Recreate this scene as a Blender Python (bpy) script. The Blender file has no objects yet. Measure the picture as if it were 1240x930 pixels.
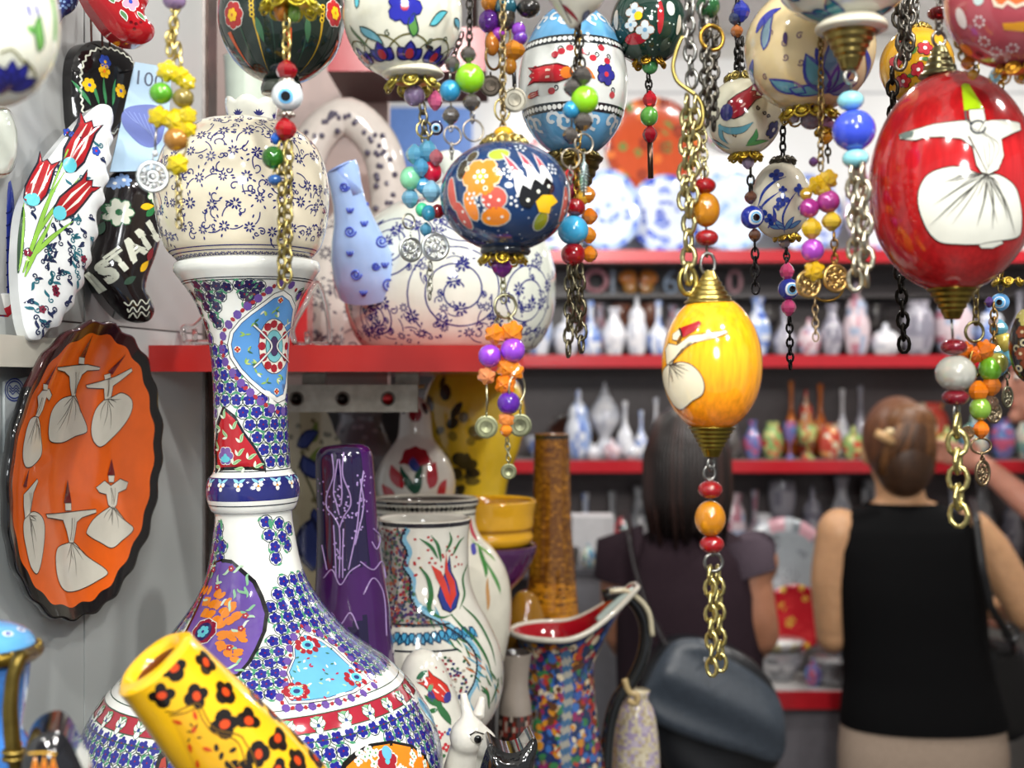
import bpy, math, random
import numpy as np
from mathutils import Vector, Matrix, geometry
random.seed(7)
SC = bpy.context.scene
COL = SC.collection
PI = math.pi
# ------------------------------------------------------------------ camera, world, lights, exposure
F, CX, CY, CZ = 1500.0, 620.0, 465.0, 1.65          # focal length in pixels of the 1240x930 frame, eye height
cam_d = bpy.data.cameras.new('camera')
cam_d.sensor_width = 36.0
cam_d.lens = 36.0 * F / 1240.0
cam_d.clip_start = 0.02
cam_d.dof.use_dof = True
cam_d.dof.focus_distance = 0.88
cam_d.dof.aperture_fstop = 7.0
cam = bpy.data.objects.new('camera', cam_d)
cam.location = (0, 0, CZ)
cam.rotation_euler = (PI / 2, 0, 0)
COL.objects.link(cam)
SC.camera = cam
SC.view_settings.view_transform = 'Standard'
SC.view_settings.look = 'None'
SC.view_settings.gamma = 1.0
SC.view_settings.use_curve_mapping = False
SC.view_settings.exposure = 0.35
SC.cycles.caustics_reflective = False
SC.cycles.caustics_refractive = False
SC.cycles.max_bounces = 8
SC.cycles.sample_clamp_indirect = 4.0
wd = bpy.data.worlds.new('shop_ambience')
wd.use_nodes = True
wd.node_tree.nodes['Background'].inputs[0].default_value = (0.93, 0.96, 1.0, 1)
wd.node_tree.nodes['Background'].inputs[1].default_value = 0.30
SC.world = wd

def lamp(name, kind, loc, target, power, size=0.1, col=(1, 1, 1), angle=60, blend=0.5):
    d = bpy.data.lights.new(name, kind)
    d.energy = power
    d.color = col
    if kind == 'AREA':
        d.shape = 'DISK'
        d.size = size
    if kind == 'SPOT':
        d.spot_size = math.radians(angle)
        d.spot_blend = blend
        d.shadow_soft_size = size
    if kind == 'POINT':
        d.shadow_soft_size = size
    o = bpy.data.objects.new(name, d)
    o.location = loc
    o.rotation_euler = (Vector(target) - Vector(loc)).to_track_quat('-Z', 'Y').to_euler()
    COL.objects.link(o)
    return o
# ceiling spots of the shop (their fittings are built with the ceiling)
SPOTS = [(-0.25, -0.35, 2.72), (0.5, -0.1, 2.72), (1.1, 0.75, 2.72), (0.2, 1.95, 2.72), (1.0, 2.5, 2.72), (0.1, 3.2, 2.72), (1.7, 3.3, 2.72), (-0.7, 0.1, 2.72), (0.95, -0.6, 2.72), (0.25, -0.9, 2.72), (0.45, 0.35, 2.72)]
POW = [12, 8, 7, 6, 9, 7, 8, 4, 4, 5, 5]
TGT = [(-0.2, 1.0, 1.3), (0.1, 0.9, 1.55), (0.3, 1.0, 1.5), (0.0, 1.9, 0.9), (0.6, 3.2, 1.2), (0.3, 3.9, 1.3), (1.1, 3.9, 1.4), (-0.2, 1.0, 1.3), (0.3, .8, 1.6), (0.0, .9, 1.5), (0.1, .9, 1.5)]
for i, (p, w, t) in enumerate(zip(SPOTS, POW, TGT)):
    lamp('ceiling_spot_light', 'AREA', (p[0], p[1], p[2] - 0.10), t, w, 0.085, (1.0, 0.97, 0.92))

lamp('added_fill_light', 'AREA', (0.15, -0.75, 2.05), (-0.42, 1.0, 1.25), 7, 0.35, (0.96, 0.99, 1.0))     # added fill lamp without a known source, brightens the lower cabinet side
# ------------------------------------------------------------------ colours and materials
def lin(c):
    return tuple((x / 12.92) if x <= 0.04045 else ((x + 0.055) / 1.055) ** 2.4 for x in c)
def H(s):
    s = s.lstrip('#')
    return lin(tuple(int(s[i:i + 2], 16) / 255 for i in (0, 2, 4)))
WHITE = H('e9ebe6'); CREAM = H('ece5d2'); NAVY = H('23267a'); INK = H('1a1c2c'); RED = H('b3202c'); CRIM = H('8e1622')
SKY = H('5fa8dd'); CYAN = H('62c6d6'); GREEN = H('2f7a46'); LEAF = H('6fae4a'); PURP = H('6a4d9c'); ORNG = H('ef7f1d'); YEL = H('f5c21b')
BLACK = H('121214'); PINK = H('e0628a'); BLUE = H('2f4fb8'); TURQ = H('3fb4cf'); GOLD = H('d0a83f'); BRASS = H('a88d45'); STEEL = H('8d8a85'); DARKM = H('3b3733')

MATS = {}
def mat(kind):
    if kind in MATS:
        return MATS[kind]
    P = dict(glaze=(0.10, 0, 0, 0.6), brush=(0.12, 0, 0, 0.6), satin=(0.35, 0, 0, 0), matte=(0.8, 0, 0, 0), metal=(0.28, 1, 0, 0), oldmetal=(0.4, 1, 0, 0),
             bright=(0.06, 0, 0.3, 0.8), glass=(0.04, 0, 0.5, 0.6), crystal=(0.02, 0, 0.9, 0), pearl=(0.18, 0.25, 0, 0.8), plastic=(0.2, 0, 0, 0.2), skin=(0.5, 0, 0, 0), cloth=(0.85, 0, 0, 0),
             hair=(0.45, 0, 0, 0), leather=(0.38, 0, 0, 0), acrylic=(0.03, 0, 0.95, 0), wall=(0.3, 0, 0, 0.1), wood=(0.4, 0, 0, 0))[kind]
    m = bpy.data.materials.new(kind)
    m.use_nodes = True
    nt = m.node_tree
    b = nt.nodes['Principled BSDF']
    at = nt.nodes.new('ShaderNodeAttribute'); at.attribute_name = 'Col'
    tc = nt.nodes.new('ShaderNodeTexCoord')
    mp = nt.nodes.new('ShaderNodeMapping')
    nz = nt.nodes.new('ShaderNodeTexNoise')
    nt.links.new(tc.outputs['Object'], mp.inputs['Vector'])
    nt.links.new(mp.outputs['Vector'], nz.inputs['Vector'])
    sc, lo, hi, bump = dict(glaze=(60, .92, 1.05, .02), brush=(1, .74, 1.22, .03), satin=(50, .9, 1.06, .03), matte=(40, .85, 1.1, .1), metal=(90, .75, 1.15, .08), oldmetal=(70, .5, 1.25, .2),
                            skin=(45, .9, 1.08, .06), cloth=(300, .75, 1.2, .4), hair=(1, .5, 1.5, .5), leather=(120, .8, 1.15, .25), wall=(3, .95, 1.03, .01), wood=(20, .8, 1.1, .1)).get(kind, (40, .95, 1.03, .0))
    mp.inputs['Scale'].default_value = (sc, sc, sc)
    if kind == 'brush':
        mp.inputs['Scale'].default_value = (420, 420, 26)
    if kind == 'hair':
        mp.inputs['Scale'].default_value = (160, 160, 12)
    nz.inputs['Scale'].default_value = 1.0
    nz.inputs['Detail'].default_value = 3.0
    mr = nt.nodes.new('ShaderNodeMapRange')
    mr.inputs['From Min'].default_value = 0.25; mr.inputs['From Max'].default_value = 0.75
    mr.inputs['To Min'].default_value = lo; mr.inputs['To Max'].default_value = hi
    nt.links.new(nz.outputs['Fac'], mr.inputs['Value'])
    mx = nt.nodes.new('ShaderNodeVectorMath'); mx.operation = 'SCALE'
    nt.links.new(at.outputs['Color'], mx.inputs[0])
    nt.links.new(mr.outputs['Result'], mx.inputs['Scale'])
    nt.links.new(mx.outputs['Vector'], b.inputs['Base Color'])
    b.inputs['Roughness'].default_value = P[0]
    b.inputs['Metallic'].default_value = P[1]
    b.inputs['Transmission Weight'].default_value = P[2]
    b.inputs['Coat Weight'].default_value = P[3]
    b.inputs['Coat Roughness'].default_value = 0.04
    if kind == 'cloth':
        b.inputs['Specular IOR Level'].default_value = 0.15
    if kind == 'skin':
        b.inputs['Subsurface Weight'].default_value = 0.15
        b.inputs['Subsurface Radius'].default_value = (0.01, 0.004, 0.002)
    if bump:
        bp = nt.nodes.new('ShaderNodeBump')
        bp.inputs['Strength'].default_value = bump
        bp.inputs['Distance'].default_value = 0.002
        nt.links.new(nz.outputs['Fac'], bp.inputs['Height'])
        nt.links.new(bp.outputs['Normal'], b.inputs['Normal'])
    MATS[kind] = m
    return m

# ------------------------------------------------------------------ helpers: points, meshes
def W(px, py, Y):                                    # where a line of sight meets the depth Y
    return Vector(((px - CX) * Y / F, Y, CZ + (CY - py) * Y / F))

class MB:
    """collects shapes in world coordinates, builds ONE mesh object"""
    def __init__(s):
        s.v = []; s.f = []; s.c = []; s.sm = []; s.mi = []; s.n = 0
    def add(s, verts, faces, col, smooth=True, mi=0):
        verts = np.asarray(verts, dtype=float).reshape(-1, 3)
        o = s.n
        s.v.append(verts); s.n += len(verts)
        s.f.extend([tuple(i + o for i in f) for f in faces])
        if callable(col):
            s.c.extend([col(i) for i in range(len(faces))])
        elif isinstance(col, list):
            s.c.extend(col)
        else:
            s.c.extend([col] * len(faces))
        s.sm.extend([smooth] * len(faces)); s.mi.extend([mi] * len(faces))
        return s
    def grid(s, rows, col, closed=True, caps=(False, False), smooth=True, mi=0):
        """rows: array m x n x 3"""
        rows = np.asarray(rows, dtype=float)
        m, n = rows.shape[:2]
        fs = []
        nn = n if closed else n - 1
        for i in range(m - 1):
            for j in range(nn):
                a = i * n + j; b = i * n + (j + 1) % n
                fs.append((a, b, b + n, a + n))
        if callable(col):
            cs = [col(i, j) for i in range(m - 1) for j in range(nn)]
        else:
            cs = [col] * len(fs)
        if caps[0]:
            fs.append(tuple(range(n - 1, -1, -1))); cs.append(cs[0])
        if caps[1]:
            fs.append(tuple((m - 1) * n + j for j in range(n))); cs.append(cs[len(cs) - 1 - (1 if caps[0] else 0)])
        return s.add(rows.reshape(-1, 3), fs, cs, smooth, mi)
    def ell(s, c, r, col, seg=16, rings=10, M=None, smooth=True, mi=0):
        r = (r, r, r) if isinstance(r, (int, float)) else r
        th = np.linspace(0, 2 * PI, seg, endpoint=False)
        rows = []
        for i in range(rings + 1):
            a = -PI / 2 + PI * min(max(i / rings, 0.004), 0.996)
            p = np.stack([np.cos(a) * np.cos(th) * r[0], np.cos(a) * np.sin(th) * r[1], np.full(seg, np.sin(a) * r[2])], 1)
            rows.append(p)
        rows = np.array(rows)
        if M is not None:
            rows = rows @ np.array(M.to_3x3()).T
        rows = rows + np.array(c)
        return s.grid(rows, col, True, (True, True), smooth, mi)
    def bicone(s, c, rx, rz, col, seg=8, M=None, mi=0):
        th = np.linspace(0, 2 * PI, seg, endpoint=False)
        rows = []
        for (a, z) in ((.25, -1), (.78, -.55), (1, -.12), (1, .12), (.78, .55), (.25, 1)):
            rows.append(np.stack([np.cos(th) * a * rx, np.sin(th) * a * rx, np.full(seg, z * rz)], 1))
        rows = np.array(rows)
        if M is not None:
            rows = rows @ np.array(M.to_3x3()).T
        return s.grid(rows + np.array(c), col, True, (True, True), False, mi)
    def box(s, lo, hi, col, M=None, mi=0):
        x0, y0, z0 = lo; x1, y1, z1 = hi
        v = np.array([(x0, y0, z0), (x1, y0, z0), (x1, y1, z0), (x0, y1, z0), (x0, y0, z1), (x1, y0, z1), (x1, y1, z1), (x0, y1, z1)], dtype=float)
        if M is not None:
            v = v @ np.array(M.to_3x3()).T + np.array(M.translation)
        return s.add(v, [(0, 3, 2, 1), (4, 5, 6, 7), (0, 1, 5, 4), (1, 2, 6, 5), (2, 3, 7, 6), (3, 0, 4, 7)], col, False, mi)
    def tube(s, path, rad, col, seg=8, closed=False, caps=True, smooth=True, flat=None, mi=0):
        path = [Vector(p) for p in path]
        n = len(path)
        rad = [rad] * n if isinstance(rad, (int, float)) else rad
        rows = []
        up = None
        for i in range(n):
            a = path[(i - 1) % n] if (closed or i > 0) else path[i]
            b = path[(i + 1) % n] if (closed or i < n - 1) else path[i]
            t = (b - a).normalized()
            if up is None:
                up = Vector((0, 0, 1)) if abs(t.z) < 0.9 else Vector((0, -1, 0))
            up = (up - t * up.dot(t)).normalized()
            sd = up.cross(t)
            row = []
            for j in range(seg):
                q = 2 * PI * j / seg
                ra, rb = rad[i] if isinstance(rad[i], tuple) else (rad[i], rad[i])
                row.append(path[i] + sd * (math.cos(q) * ra) + up * (math.sin(q) * rb))
            rows.append(row)
        rows = [[tuple(p) for p in r] for r in rows]
        if closed:
            rows.append(rows[0])
        return s.grid(rows, col, True, (caps and not closed, caps and not closed), smooth, mi)
    def torus(s, c, R, r, col, nrm=(0, 1, 0), seg=20, ms=6, sq=1.0, mi=0):
        n = Vector(nrm).normalized()
        a = n.orthogonal().normalized() if abs(n.z) > .9 else Vector((0, 0, 1)).cross(n).normalized()
        b = n.cross(a)
        return s.tube([Vector(c) + a * (R * math.cos(2 * PI * i / seg)) + b * (R * sq * math.sin(2 * PI * i / seg)) for i in range(seg)], r, col, ms, True, mi=mi)
    def chain(s, p0, p1, L, t, col, ratio=0.62, sag=0.0, jitter=0.0):
        p0 = Vector(p0); p1 = Vector(p1)
        d = p1 - p0
        n = max(1, int(round(d.length / (L * 0.72))))
        u = d.normalized()
        a0 = Vector((1, 0, 0)) if abs(u.x) < .8 else Vector((0, 1, 0))
        a0 = (a0 - u * a0.dot(u)).normalized()
        b0 = u.cross(a0)
        for i in range(n):
            c = p0 + d * ((i + .5) / n)
            ang = (0.45 if i % 2 else 0.45 + PI / 2) + random.uniform(-jitter, jitter)
            a = a0 * math.cos(ang) + b0 * math.sin(ang)
            pts = []
            for q in range(10):
                w = 2 * PI * q / 10
                pts.append(c + u * (math.sin(w) * L / 2) + a * (math.cos(w) * L / 2 * ratio))
            s.tube(pts, t, col, 5, True)
        return s
    def build(s, name, mats, parent=None, loc=(0, 0, 0)):
        loc = Vector(loc)
        base = Vector(parent.get('_o', (0, 0, 0))) if parent is not None else Vector((0, 0, 0))
        if parent is not None and tuple(loc) == (0, 0, 0):
            loc = base
        V = np.concatenate(s.v) - np.array(loc)
        me = bpy.data.meshes.new(name)
        me.from_pydata(V.tolist(), [], s.f)
        ln = np.array([len(f) for f in s.f])
        ca = me.color_attributes.new('Col', 'FLOAT_COLOR', 'CORNER')
        cc = np.ones((len(s.f), 4), dtype=np.float32)
        cc[:, :3] = np.array(s.c, dtype=np.float32).reshape(-1, 3)
        ca.data.foreach_set('color', np.repeat(cc, ln, axis=0).ravel())
        me.polygons.foreach_set('use_smooth', np.array(s.sm, dtype=bool))
        if isinstance(mats, str):
            mats = [mats]
        for m in mats:
            me.materials.append(mat(m))
        if len(mats) > 1:
            me.polygons.foreach_set('material_index', np.array(s.mi, dtype=np.int32))
        me.update()
        o = bpy.data.objects.new(name, me)
        COL.objects.link(o)
        if parent is not None:
            o.parent = parent
            o.location = loc - base
        else:
            o.location = loc
        o['_o'] = tuple(loc)
        return o

def tag(o, label, cat, group=None):
    o['label'] = label; o['category'] = cat
    if group:
        o['group'] = group
    return o
def thing(name, label, cat, loc, group=None):
    o = bpy.data.objects.new(name, None)
    o.empty_display_size = 0.02
    o.location = loc
    o['_o'] = tuple(loc)
    COL.objects.link(o)
    return tag(o, label, cat, group)
def structure(o):
    o['kind'] = 'structure'
    return o

# ------------------------------------------------------------------ painted glaze on turned surfaces
def catmull(pts, n):
    pts = np.array(pts, dtype=float)
    d = np.concatenate([[0], np.cumsum(np.hypot(*np.diff(pts, axis=0).T))])
    d = np.maximum.accumulate(d + np.arange(len(d)) * 1e-9)
    out = []
    tt = np.linspace(0, d[-1], n)
    m = np.zeros_like(pts)
    for i in range(len(pts)):
        a = max(i - 1, 0); b = min(i + 1, len(pts) - 1)
        m[i] = (pts[b] - pts[a]) / max(d[b] - d[a], 1e-9)
    for t in tt:
        i = min(max(np.searchsorted(d, t) - 1, 0), len(pts) - 2)
        h = d[i + 1] - d[i]; u = (t - d[i]) / h
        out.append(pts[i] * (2 * u**3 - 3 * u**2 + 1) + m[i] * h * (u**3 - 2 * u**2 + u) + pts[i + 1] * (-2 * u**3 + 3 * u**2) + m[i + 1] * h * (u**3 - u**2))
    return np.array(out)

class Canvas:
    """local painting: anchors (a, b); offsets dx, dy in metres"""
    def __init__(s):
        s.mb = MB(); s.k = 1.0; s.mi = 0
    def off(s, lay):
        return 0.00014 + 0.00009 * lay
    def fill(s, an, pts, col, lay=0, step=0.004):
        pts = np.asarray(pts, dtype=float)
        c = pts.mean(0)
        R = np.hypot(*(pts - c).T).max()
        K = max(1, min(16, int(math.ceil(R / step))))
        n = len(pts)
        vs = [c[None]] + [c + (pts - c) * (q / K) for q in range(1, K + 1)]
        P = s.P(an, np.concatenate(vs), s.off(lay))
        fs = [(0, 1 + j, 1 + (j + 1) % n) for j in range(n)]
        for q in range(K - 1):
            o = 1 + q * n
            fs += [(o + j, o + n + j, o + n + (j + 1) % n, o + (j + 1) % n) for j in range(n)]
        s.mb.add(P, fs, col, True, s.mi)
    def ellipse(s, an, rx, ry, col, lay=0, rot=0.0, dx=0, dy=0, n=12, step=0.004):
        t = np.linspace(0, 2 * PI, n, endpoint=False)
        x = rx * np.cos(t); y = ry * np.sin(t)
        s.fill(an, np.stack([dx + x * math.cos(rot) - y * math.sin(rot), dy + x * math.sin(rot) + y * math.cos(rot)], 1), col, lay, step)
    def stroke(s, an, pts, w, col, lay=0, closed=False, taper=False):
        pts = np.asarray(pts, dtype=float)
        if closed:
            pts = np.vstack([pts, pts[:1]])
        if closed:
            d = np.roll(pts[:-1], -1, 0) - np.roll(pts[:-1], 1, 0)
            d = np.vstack([d, d[:1]])
        else:
            d = np.gradient(pts, axis=0)
        d = d / np.maximum(np.hypot(d[:, 0], d[:, 1])[:, None], 1e-12)
        nrm = np.stack([-d[:, 1], d[:, 0]], 1)
        ww = np.full(len(pts), w / 2)
        if taper:
            ww = ww * np.clip(np.sin(np.linspace(.25, PI - .05, len(pts))), .15, 1)
        A = s.P(an, pts + nrm * ww[:, None], s.off(lay)); B = s.P(an, pts - nrm * ww[:, None], s.off(lay))
        m = len(pts)
        s.mb.add(np.concatenate([A, B]), [(i, i + 1, m + i + 1, m + i) for i in range(m - 1)], col, True, s.mi)
    def flower(s, an, R, n, petal, center, lay=0, outline=None, rot=0.0, fat=0.42):
        for i in range(n):
            a = rot + 2 * PI * i / n
            if outline:
                s.ellipse(an, R * .52, R * (fat + .1), outline, lay, a, math.cos(a) * R * .55, math.sin(a) * R * .55, 8)
            s.ellipse(an, R * .46, R * fat, petal, lay + 1, a, math.cos(a) * R * .55, math.sin(a) * R * .55, 8)
        s.ellipse(an, R * .25, R * .25, center, lay + 2, 0, 0, 0, 7)
    def leaf(s, an, dx, dy, ang, L, w, col, lay=0, bend=0.0, outline=None, vein=None):
        t = np.linspace(0, 1, 8)
        cx = L * t; cy = bend * L * np.sin(t * PI * .6) ** 2
        wd = w * np.sin(PI * t ** .8) ** .9
        up = np.stack([cx, cy + wd / 2], 1); dn = np.stack([cx, cy - wd / 2], 1)[::-1][1:-1]
        p = np.vstack([up, dn])
        R = np.array([[math.cos(ang), -math.sin(ang)], [math.sin(ang), math.cos(ang)]])
        p = p @ R.T + (dx, dy)
        s.fill(an, p, col, lay + (1 if outline else 0))
        if outline:
            s.stroke(an, p, w * .16, outline, lay + 2, True)
        if vein:
            q = np.stack([cx, cy], 1) @ R.T + (dx, dy)
            s.stroke(an, q[1:-1], w * .12, vein, lay + 2)
    def curl(s, an, dx, dy, ang, L, w, col, lay=0, turns=1.2, sgn=1):
        t = np.linspace(0, 1, 12)
        th = ang + sgn * t * turns * 2 * PI
        r = L * (1 - t * .82) / (turns * 2.6)
        x = np.cumsum(np.cos(th) * r) / 3; y = np.cumsum(np.sin(th) * r) / 3
        s.stroke(an, np.stack([dx + x - x[0], dy + y - y[0]], 1), w, col, lay)
    def tulip(s, an, ang, L, col, lay=0, outline=INK, stripe=WHITE, base=None, fat=1.0):
        """a tulip pointing along ang, base at the anchor"""
        R = np.array([[math.cos(ang), -math.sin(ang)], [math.sin(ang), math.cos(ang)]])
        def T(p):
            return np.asarray(p) * (L, L * fat) @ R.T
        prof = [(0, .0), (.1, .17), (.3, .26), (.55, .24), (.8, .2), (1.0, .26), (.86, .1), (.95, 0)]
        full = prof + [(x, -y) for x, y in prof[-2:0:-1]]
        s.fill(an, T(full), col, lay + 1)
        if outline:
            s.stroke(an, T(full), L * .03, outline, lay + 2, True)
        if stripe:
            for sg in (-1, 1):
                s.stroke(an, T([(.2, .07 * sg), (.5, .1 * sg), (.85, .06 * sg)]), L * .045, stripe, lay + 3, taper=True)
        if base:
            s.ellipse(an, L * .12, L * .17 * fat, base, lay + 3, ang, *T([(.12, 0)])[0])
    # shapes given by lines of sight: traced onto the surface where it really is
    def loc(s, pxs):
        an = [s.hit(*p) for p in pxs]
        c = s.center(an)
        return c, s.rel(c, an)
    def fillpx(s, pxs, col, lay=0, border=None, bw=1.5, step=0.004, blay=None):
        c, p = s.loc(pxs)
        n = len(p)
        lo = p.min(0); hi = p.max(0)
        step = max(step, (hi - lo).max() / 40)
        xs = np.arange(lo[0] + step / 2, hi[0], step); ys = np.arange(lo[1] + step / 2, hi[1], step)
        pts = [Vector(q) for q in p]
        for x in xs:
            for y in ys:
                if inside(p, x, y):
                    pts.append(Vector((x, y)))
        r = geometry.delaunay_2d_cdt(pts, [(i, (i + 1) % n) for i in range(n)], [], 1, 1e-9)
        v2 = np.array([tuple(q) for q in r[0]])
        fs = [tuple(f) for f in r[2] if inside(p, *(v2[list(f)].mean(0)))]
        if len(fs):
            P = s.P(c, v2, s.off(lay))
            s.mb.add(P, fs, col, True, s.mi)
        if border is not None:
            s.stroke(c, p, bw * s.k, border, lay + 1 if blay is None else blay, True)
        return c, p
    def strokepx(s, pxs, w, col, lay=0, closed=False, taper=False, sub=5):
        q = np.array(pxs, dtype=float)
        if len(q) > 2 and not closed:
            q = catmull(q, len(q) * sub)
        c, p = s.loc([tuple(x) for x in q])
        s.stroke(c, p, w * s.k, col, lay, closed, taper)

def inside(poly, x, y):
    a = poly; b = np.roll(poly, -1, 0)
    m = (a[:, 1] > y) != (b[:, 1] > y)
    if not m.any():
        return False
    with np.errstate(divide='ignore', invalid='ignore'):
        xi = a[:, 0] + (y - a[:, 1]) / (b[:, 1] - a[:, 1]) * (b[:, 0] - a[:, 0])
    return bool((m & (xi > x)).sum() % 2)

class Lathe(Canvas):
    def __init__(s, prof, o, M=None, n=90, k=None, sx=1.0, sy=1.0):
        super().__init__()
        q = catmull(prof, n)
        q[:, 0] = np.maximum(q[:, 0], 1e-5)
        zz = [p[1] for p in prof]
        s.R = q[:, 0]; s.Z = np.clip(q[:, 1], min(zz), max(zz))
        s.S = np.concatenate([[0], np.cumsum(np.hypot(np.diff(s.R), np.diff(s.Z)))])
        dr = np.gradient(s.R); dz = np.gradient(s.Z)
        l = np.maximum(np.hypot(dr, dz), 1e-9)
        s.NR = dz / l; s.NZ = -dr / l
        s.o = np.array(o, dtype=float)
        s.M = np.array(M.to_3x3()) if M is not None else np.eye(3)
        s.sx = sx; s.sy = sy
        s.k = k or (o[1] / F)
    def pos(s, th, sv, off=0.0):
        th = np.asarray(th, dtype=float); sv = np.asarray(sv, dtype=float)
        r = np.interp(sv, s.S, s.R) + off * np.interp(sv, s.S, s.NR)
        z = np.interp(sv, s.S, s.Z) + off * np.interp(sv, s.S, s.NZ)
        L = np.stack([r * np.sin(th) * s.sx, -r * np.cos(th) * s.sy, z], -1)
        return L @ s.M.T + s.o
    def P(s, an, xy, off):
        xy = np.asarray(xy)
        sv = an[1] + xy[:, 1]
        r = np.maximum(np.interp(sv, s.S, s.R), 0.002)
        return s.pos(an[0] + xy[:, 0] / r, sv, off)
    def center(s, an):
        a = np.array(an).mean(0)
        return (float(a[0]), float(a[1]))
    def rel(s, c, an):
        an = np.array(an)
        r = np.maximum(np.interp(an[:, 1], s.S, s.R), 0.002)
        return np.stack([(an[:, 0] - c[0]) * r, an[:, 1] - c[1]], 1)
    def hit(s, px, py):
        cam_p = np.array([0, 0, CZ])
        d = np.array([(px - CX) / F, 1.0, (CY - py) / F])
        oc = s.M.T @ (cam_p - s.o); dl = s.M.T @ d
        ext = s.R.max() * 1.6 + abs(s.Z[-1] - s.Z[0])
        t0 = s.o[1]
        t = np.linspace(t0 - ext, t0 + ext, 1200)
        p = oc + t[:, None] * dl
        rl = np.hypot(p[:, 0] / s.sx, p[:, 1] / s.sy)
        rp = np.interp(p[:, 2], s.Z, s.R, left=-1, right=-1)
        g = rl - rp
        ins = np.nonzero(g < 0)[0]
        if len(ins):
            i = ins[0]
            lo, hi = t[max(i - 1, 0)], t[i]
            for _ in range(18):
                m = (lo + hi) / 2
                q = oc + m * dl
                if math.hypot(q[0] / s.sx, q[1] / s.sy) < np.interp(q[2], s.Z, s.R, left=-1, right=-1):
                    hi = m
                else:
                    lo = m
            q = oc + hi * dl
        else:
            i = int(np.argmin(np.where(rp < 0, 9, g)))
            q = p[i]
        return (math.atan2(q[0] / s.sx, -q[1] / s.sy), float(np.interp(q[2], s.Z, s.S)))
    def ring(s, sv, w, col, lay=0, a0=-PI, a1=PI, n=96):
        th = np.linspace(a0, a1, n)
        A = s.pos(th, np.full(n, sv - w / 2), s.off(lay)); B = s.pos(th, np.full(n, sv + w / 2), s.off(lay))
        s.mb.add(np.concatenate([A, B]), [(i, i + 1, n + i + 1, n + i) for i in range(n - 1)], col, True, s.mi)
    def body(s, col, seg=64, caps=(True, False), inner=None, mi=0):
        """col may be callable of (theta, s)"""
        th = np.linspace(0, 2 * PI, seg, endpoint=False)
        rows = np.array([s.pos(th, np.full(seg, sv)) for sv in s.S])
        if callable(col):
            f = lambda i, j: col(th[j], (s.S[i] + s.S[i + 1]) / 2)
        else:
            f = col
        s.mb.grid(rows, f, True, caps, True, mi)
        if inner is not None:                          # (thickness, depth, colour): rolled lip and inside wall
            tk, dep, ic = inner
            sel = [i for i in range(len(s.Z)) if s.Z[i] > s.Z[-1] - dep][::-1]
            L = [np.stack([s.R[-1] * np.sin(th) * s.sx, -s.R[-1] * np.cos(th) * s.sy, np.full(seg, s.Z[-1])], 1)]
            L.append(np.stack([(s.R[-1] - tk / 2) * np.sin(th) * s.sx, -(s.R[-1] - tk / 2) * np.cos(th) * s.sy, np.full(seg, s.Z[-1] + tk * .35)], 1))
            for i in sel[::2]:
                r = max(s.R[i] - tk, 0.001)
                L.append(np.stack([r * np.sin(th) * s.sx, -r * np.cos(th) * s.sy, np.full(seg, s.Z[i] - tk * .2)], 1))
            L = np.array(L) @ s.M.T + s.o
            s.mb.grid(L, ic if callable(col) else (lambda i, j: col if i < 2 else ic), True, (False, True), True, mi)
        return s

class Disc(Canvas):
    """a shallow dish or a flat face; local x, y on it, n out of it"""
    def __init__(s, o, ex, ey, h=None, k=None):
        super().__init__()
        s.o = np.array(o, dtype=float); s.ex = np.array(ex, dtype=float); s.ey = np.array(ey, dtype=float)
        s.ex /= np.linalg.norm(s.ex); s.ey /= np.linalg.norm(s.ey)
        s.nn = np.cross(s.ex, s.ey)
        s.h = h or (lambda x, y: np.zeros_like(x))
        s.k = k or (o[1] / F)
    def pos(s, x, y, off=0.0):
        x = np.asarray(x, dtype=float); y = np.asarray(y, dtype=float)
        return s.o + x[..., None] * s.ex + y[..., None] * s.ey + (s.h(x, y) + off)[..., None] * s.nn
    def P(s, an, xy, off):
        xy = np.asarray(xy)
        return s.pos(an[0] + xy[:, 0], an[1] + xy[:, 1], off)
    def center(s, an):
        a = np.array(an).mean(0)
        return (float(a[0]), float(a[1]))
    def rel(s, c, an):
        return np.array(an) - np.array(c)
    def hit(s, px, py):
        d = np.array([(px - CX) / F, 1.0, (CY - py) / F])
        c = np.array([0, 0, CZ])
        hh = 0.0
        for _ in range(6):
            t = ((s.o + hh * s.nn - c) @ s.nn) / (d @ s.nn)
            q = c + t * d - s.o
            x, y = q @ s.ex, q @ s.ey
            hh = float(s.h(np.array([x]), np.array([y]))[0])
        return (float(x), float(y))

def egg_prof(rx, ry, e=0.0, n=24, lo=0.03, hi=0.97):
    out = []
    for i in range(n + 1):
        a = PI * (lo + (hi - lo) * i / n)
        out.append((rx * math.sin(a) * (1 + e * math.cos(a)), -ry * math.cos(a)))
    return out
def along(pts, closed=True, spacing=1.0):
    p = np.array(pts, dtype=float)
    if closed:
        p = np.vstack([p, p[:1]])
    d = np.concatenate([[0], np.cumsum(np.hypot(*np.diff(p, axis=0).T))])
    n = max(3, int(d[-1] / spacing))
    t = np.linspace(0, d[-1], n, endpoint=not closed)
    return np.stack([np.interp(t, d, p[:, 0]), np.interp(t, d, p[:, 1])], 1)
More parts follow.
